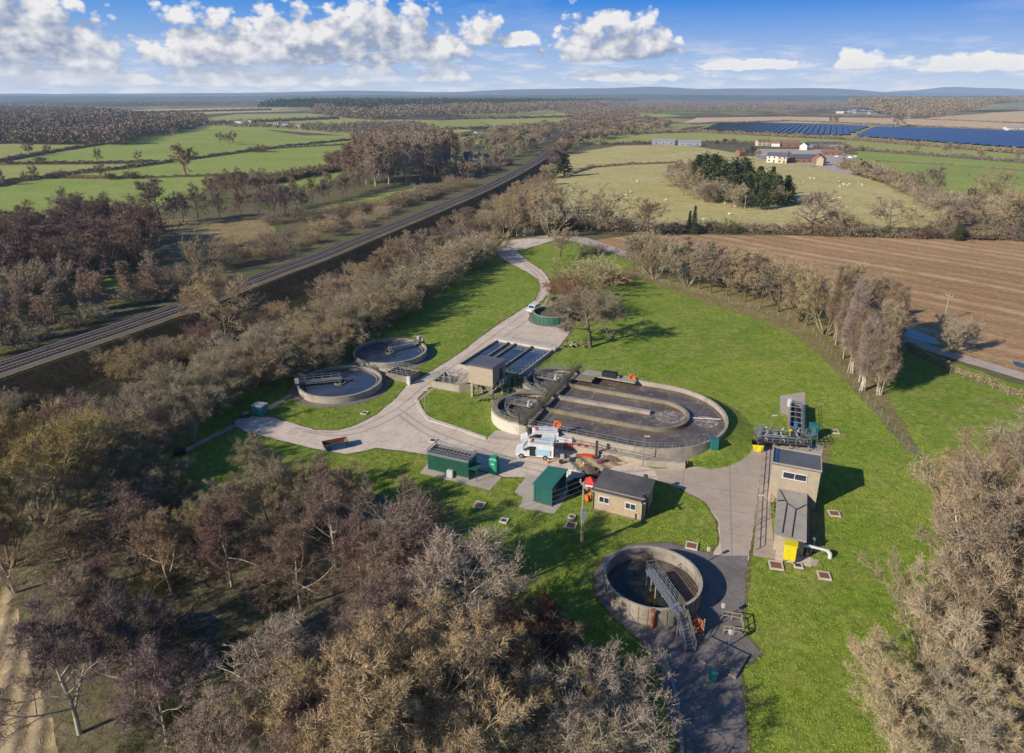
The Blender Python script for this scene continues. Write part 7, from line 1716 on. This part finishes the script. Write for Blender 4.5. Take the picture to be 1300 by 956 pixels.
# ------------------------------------------------------------------ solar park
M['solar'] = mk('solar_glass', (0.045, 0.065, 0.17), (0.03, 0.045, 0.12), .02, .35, 0, .6, 0)
def solar():
    A = [G(*p) for p in ((877, 166.5), (912, 156.5), (960, 156), (1104, 161), (1072, 173))]
    B = [G(*p) for p in ((1082, 173.8), (1112, 161.5), (1200, 164), (1300, 168), (1480, 174), (1480, 207), (1300, 189))]
    ang = math.radians(66); c, s = math.cos(ang), math.sin(ang); nx, ny = -s, c; k = 0
    for pi, P in enumerate((A, B)):
        q = [x * nx + y * ny for x, y in P]; n = min(q); sp = 8.2
        while n < max(q):
            ts = [x * c + y * s for x, y in P]; t_ = min(ts); ins = []
            while t_ < max(ts):
                X, Y = nx * n + c * t_, ny * n + s * t_
                if inpoly(X, Y, P): ins.append(t_)
                t_ += 5
            if len(ins) > 3:
                a, b = ins[0], ins[-1]; o = MB(); L = b - a
                w = 3.3      # tilted table facing the sun side (+n), low edge outward
                X0, Y0 = nx * n + c * a, ny * n + s * a
                def pt(u, v, z): return (c * u + nx * v, s * u + ny * v, z)
                m = max(2, int(L / 22)); ms = MB()
                for i in range(m):
                    u0, u1 = L * i / m + .3, L * (i + 1) / m - .3
                    o.add([pt(u0, -w, 2.5), pt(u1, -w, 2.5), pt(u1, w, 1.1), pt(u0, w, 1.1), pt(u0, -w, 2.4), pt(u1, -w, 2.4), pt(u1, w, 1.0), pt(u0, w, 1.0)], [(0, 1, 2, 3), (7, 6, 5, 4), (0, 4, 5, 1), (1, 5, 6, 2), (2, 6, 7, 3), (3, 7, 4, 0)])
                    o.bar(pt((u0 + u1) / 2, 0, 0), pt((u0 + u1) / 2, 0, 1.6), .08, 4)
                ob = o.build('solar_panel_row', M['solar']); ob.location = (X0, Y0, 0)
                tag(ob, ('tilted blue solar panel row in the left field of the solar park' if pi == 0 else 'tilted blue solar panel row in the right field of the solar park'), 'solar panels', 'left solar rows' if pi == 0 else 'right solar rows'); k += 1
            n += sp
    return k
NS = solar()
sheet('field', [(870, 168), (912, 155.5), (1110, 160), (1300, 166.5), (1500, 173), (1500, 211), (1300, 191), (1075, 175)], .04, M['field_olive'])

# ------------------------------------------------------------------ sheep
def sheep_mesh():
    mb = MB(); n = 10; rings = []
    for j, (x, r, z) in enumerate(((-.62, .05, .72), (-.55, .24, .7), (-.3, .34, .68), (.1, .35, .68), (.42, .27, .72), (.55, .15, .86), (.72, .13, .98), (.92, .09, .92), (1.0, .03, .88))):
        rings.append([(x, r * math.cos(2 * PI * i / n), z + r * math.sin(2 * PI * i / n)) for i in range(n)])
    vs = [v for r in rings for v in r]; fs = [(j * n + i, j * n + (i + 1) % n, (j + 1) * n + (i + 1) % n, (j + 1) * n + i) for j in range(len(rings) - 1) for i in range(n)]
    mb.add(vs, fs)
    for x in (-.4, .32):
        for y in (-.16, .16): mb.bar((x, y, .5), (x, y, .25), .07, 6, .05).bar((x, y, .25), (x + .02, y, 0), .05, 6, .045)
    for y in (-.1, .1): mb.bar((.7, y, 1.04), (.66, y * 2.2, 1.0), .03, 4)
    return mb
M['wool'] = mk('wool', (0.74, 0.68, 0.54), (0.60, 0.55, 0.44), 4, .95, bmp=.2)
sm = sheep_mesh().build('sheep', M['wool'], smooth=True)
SHEEP_AT = [(875, 228), (879, 232), (881, 228), (803, 228), (808, 230), (820, 261), (876, 245), (880, 243), (920, 260), (926, 273), (933, 264), (1029, 227), (1030, 229), (1033, 228), (1064, 228), (1066, 231), (1070, 235), (1072, 236), (1075, 237), (1078, 235), (1066, 237), (1090, 233), (1093, 235), (1095, 237), (1057, 254), (1066, 253), (1082, 254), (1074, 265), (1020, 232), (800, 245), (795, 249), (810, 232), (846, 255), (1098, 208), (893, 280), (1130, 262), (790, 259), (783, 254)]
for i, (x, y) in enumerate(SHEEP_AT):
    o = sm if i == 0 else sm.copy()
    if i: COL.objects.link(o)
    X, Y = G(x + R.uniform(-.6, .6), y + R.uniform(-.5, .5)); o.location = (X, Y, .02); o.rotation_euler = (0, 0, R.uniform(0, 6.3)); k = R.uniform(0.95, 1.25); o.scale = (k, k, k)
    side = x < 950
    tag(o, 'pale sheep grazing on the meadow left of the conifer copse' if side else 'pale sheep grazing on the meadow below the farm', 'sheep', 'sheep left of the copse' if side else 'sheep below the farm')
# ------------------------------------------------------------------ grass tufts on the lawns nearest the camera
def np_inpoly(x, y, P):
    c = np.zeros(len(x), bool); n = len(P); j = n - 1
    for i in range(n):
        xi, yi = P[i]; xj, yj = P[j]
        if yi != yj: c ^= ((yi > y) != (yj > y)) & (x < (xj - xi) * (y - yi) / (yj - yi) + xi)
        j = i
    return c
def tufts():
    rs = np.random.RandomState(4); n = 480000
    # even in ground area, denser towards the camera
    y = 38 + 85 * rs.uniform(0, 1, n) ** 1.25; x = rs.uniform(-45, 62, n)
    lawn = [G(*p) for p in [(215, 620), (200, 585), (230, 535), (300, 500), (380, 468), (460, 425), (800, 425), (1130, 425), (1300, 500), (1340, 600), (1240, 620), (1180, 760), (1180, 1040), (822, 1040), (830, 860), (700, 800), (640, 760), (600, 690), (520, 640), (430, 615), (330, 622), (250, 640)]]
    keep = np_inpoly(x, y, lawn)
    for o in bpy.data.objects:
        if o.type == 'MESH' and o.name.split('.')[0] in ('access_road', 'service_yard', 'apron', 'concrete_pad', 'path', 'side_path', 'side_slab', 'mud', 'pond', 'hedge_bottom', 'lane', 'farm_yard', 'bare_soil', 'paving') and len(o.data.polygons) and o.data.vertices:
            vs = [(v.co.x, v.co.y) for v in o.data.vertices]
            if len(o.data.polygons) == 1: keep &= ~np_inpoly(x, y, vs)
    a = x * DA[0] + y * DA[1]; m = x * DN[0] + y * DN[1]
    keep &= ~((a > -48) & (a < -8) & (m > 84) & (m < 109.5))
    for (cx, cy, r) in ((*c1, 8.3), (*c2, 8.3), (14.35, 57.6, 5), (9.3, 149, 5)): keep &= (x - cx) ** 2 + (y - cy) ** 2 > r * r
    for p in ((569, 590), (697, 622), (790, 640), (1006, 640), (1000, 575), (1010, 530)): cx, cy = G(*p); keep &= (x - cx) ** 2 + (y - cy) ** 2 > 12
    d1_ = np.sin(x * 1.9 + 1.3 * np.sin(y * 1.1)) * np.sin(y * 2.3 + 1.7 * np.sin(x * .8)) + .6 * np.sin(x * .55 + y * .43)
    keep &= rs.uniform(-1.6, 1.2, n) < d1_
    x, y = x[keep], y[keep]; k = len(x); V = []
    for b in range(2):
        ang = rs.uniform(0, 2 * PI, k); h = rs.uniform(.04, .11, k); w = rs.uniform(.025, .065, k); le = rs.normal(0, .06, (k, 2))
        px, py = np.cos(ang) * w, np.sin(ang) * w
        V.append(np.stack([np.stack([x - px, y - py, np.full(k, .04)], 1), np.stack([x + px, y + py, np.full(k, .04)], 1), np.stack([x + le[:, 0], y + le[:, 1], .04 + h], 1)], 1).reshape(-1, 3))
    V = np.concatenate(V); o = link('grass', np_mesh('grass', V, np.arange(len(V), dtype=np.int32).reshape(-1, 3), M['tuft'])); tag(o, 'short tufted grass of the site lawns', 'grass', kind='stuff')
def tuftmat():
    m, t = newmat('grass_tufts'); geo = t.n('ShaderNodeNewGeometry'); v = geo.outputs['Position']
    col = t.mix(t.ramp(t.noise(v, .06, 6, .62), .38, .64), (0.235, 0.335, 0.04), (0.325, 0.39, 0.06))
    col = t.mix(t.ramp(geo.outputs['Random Per Island'], .55, 1.0), col, (0.42, 0.42, 0.11))
    d = t.n('ShaderNodeBsdfDiffuse'); t.l(col, d.inputs[0]); finish(t, d.outputs[0]); return m
M['tuft'] = tuftmat()
tufts()
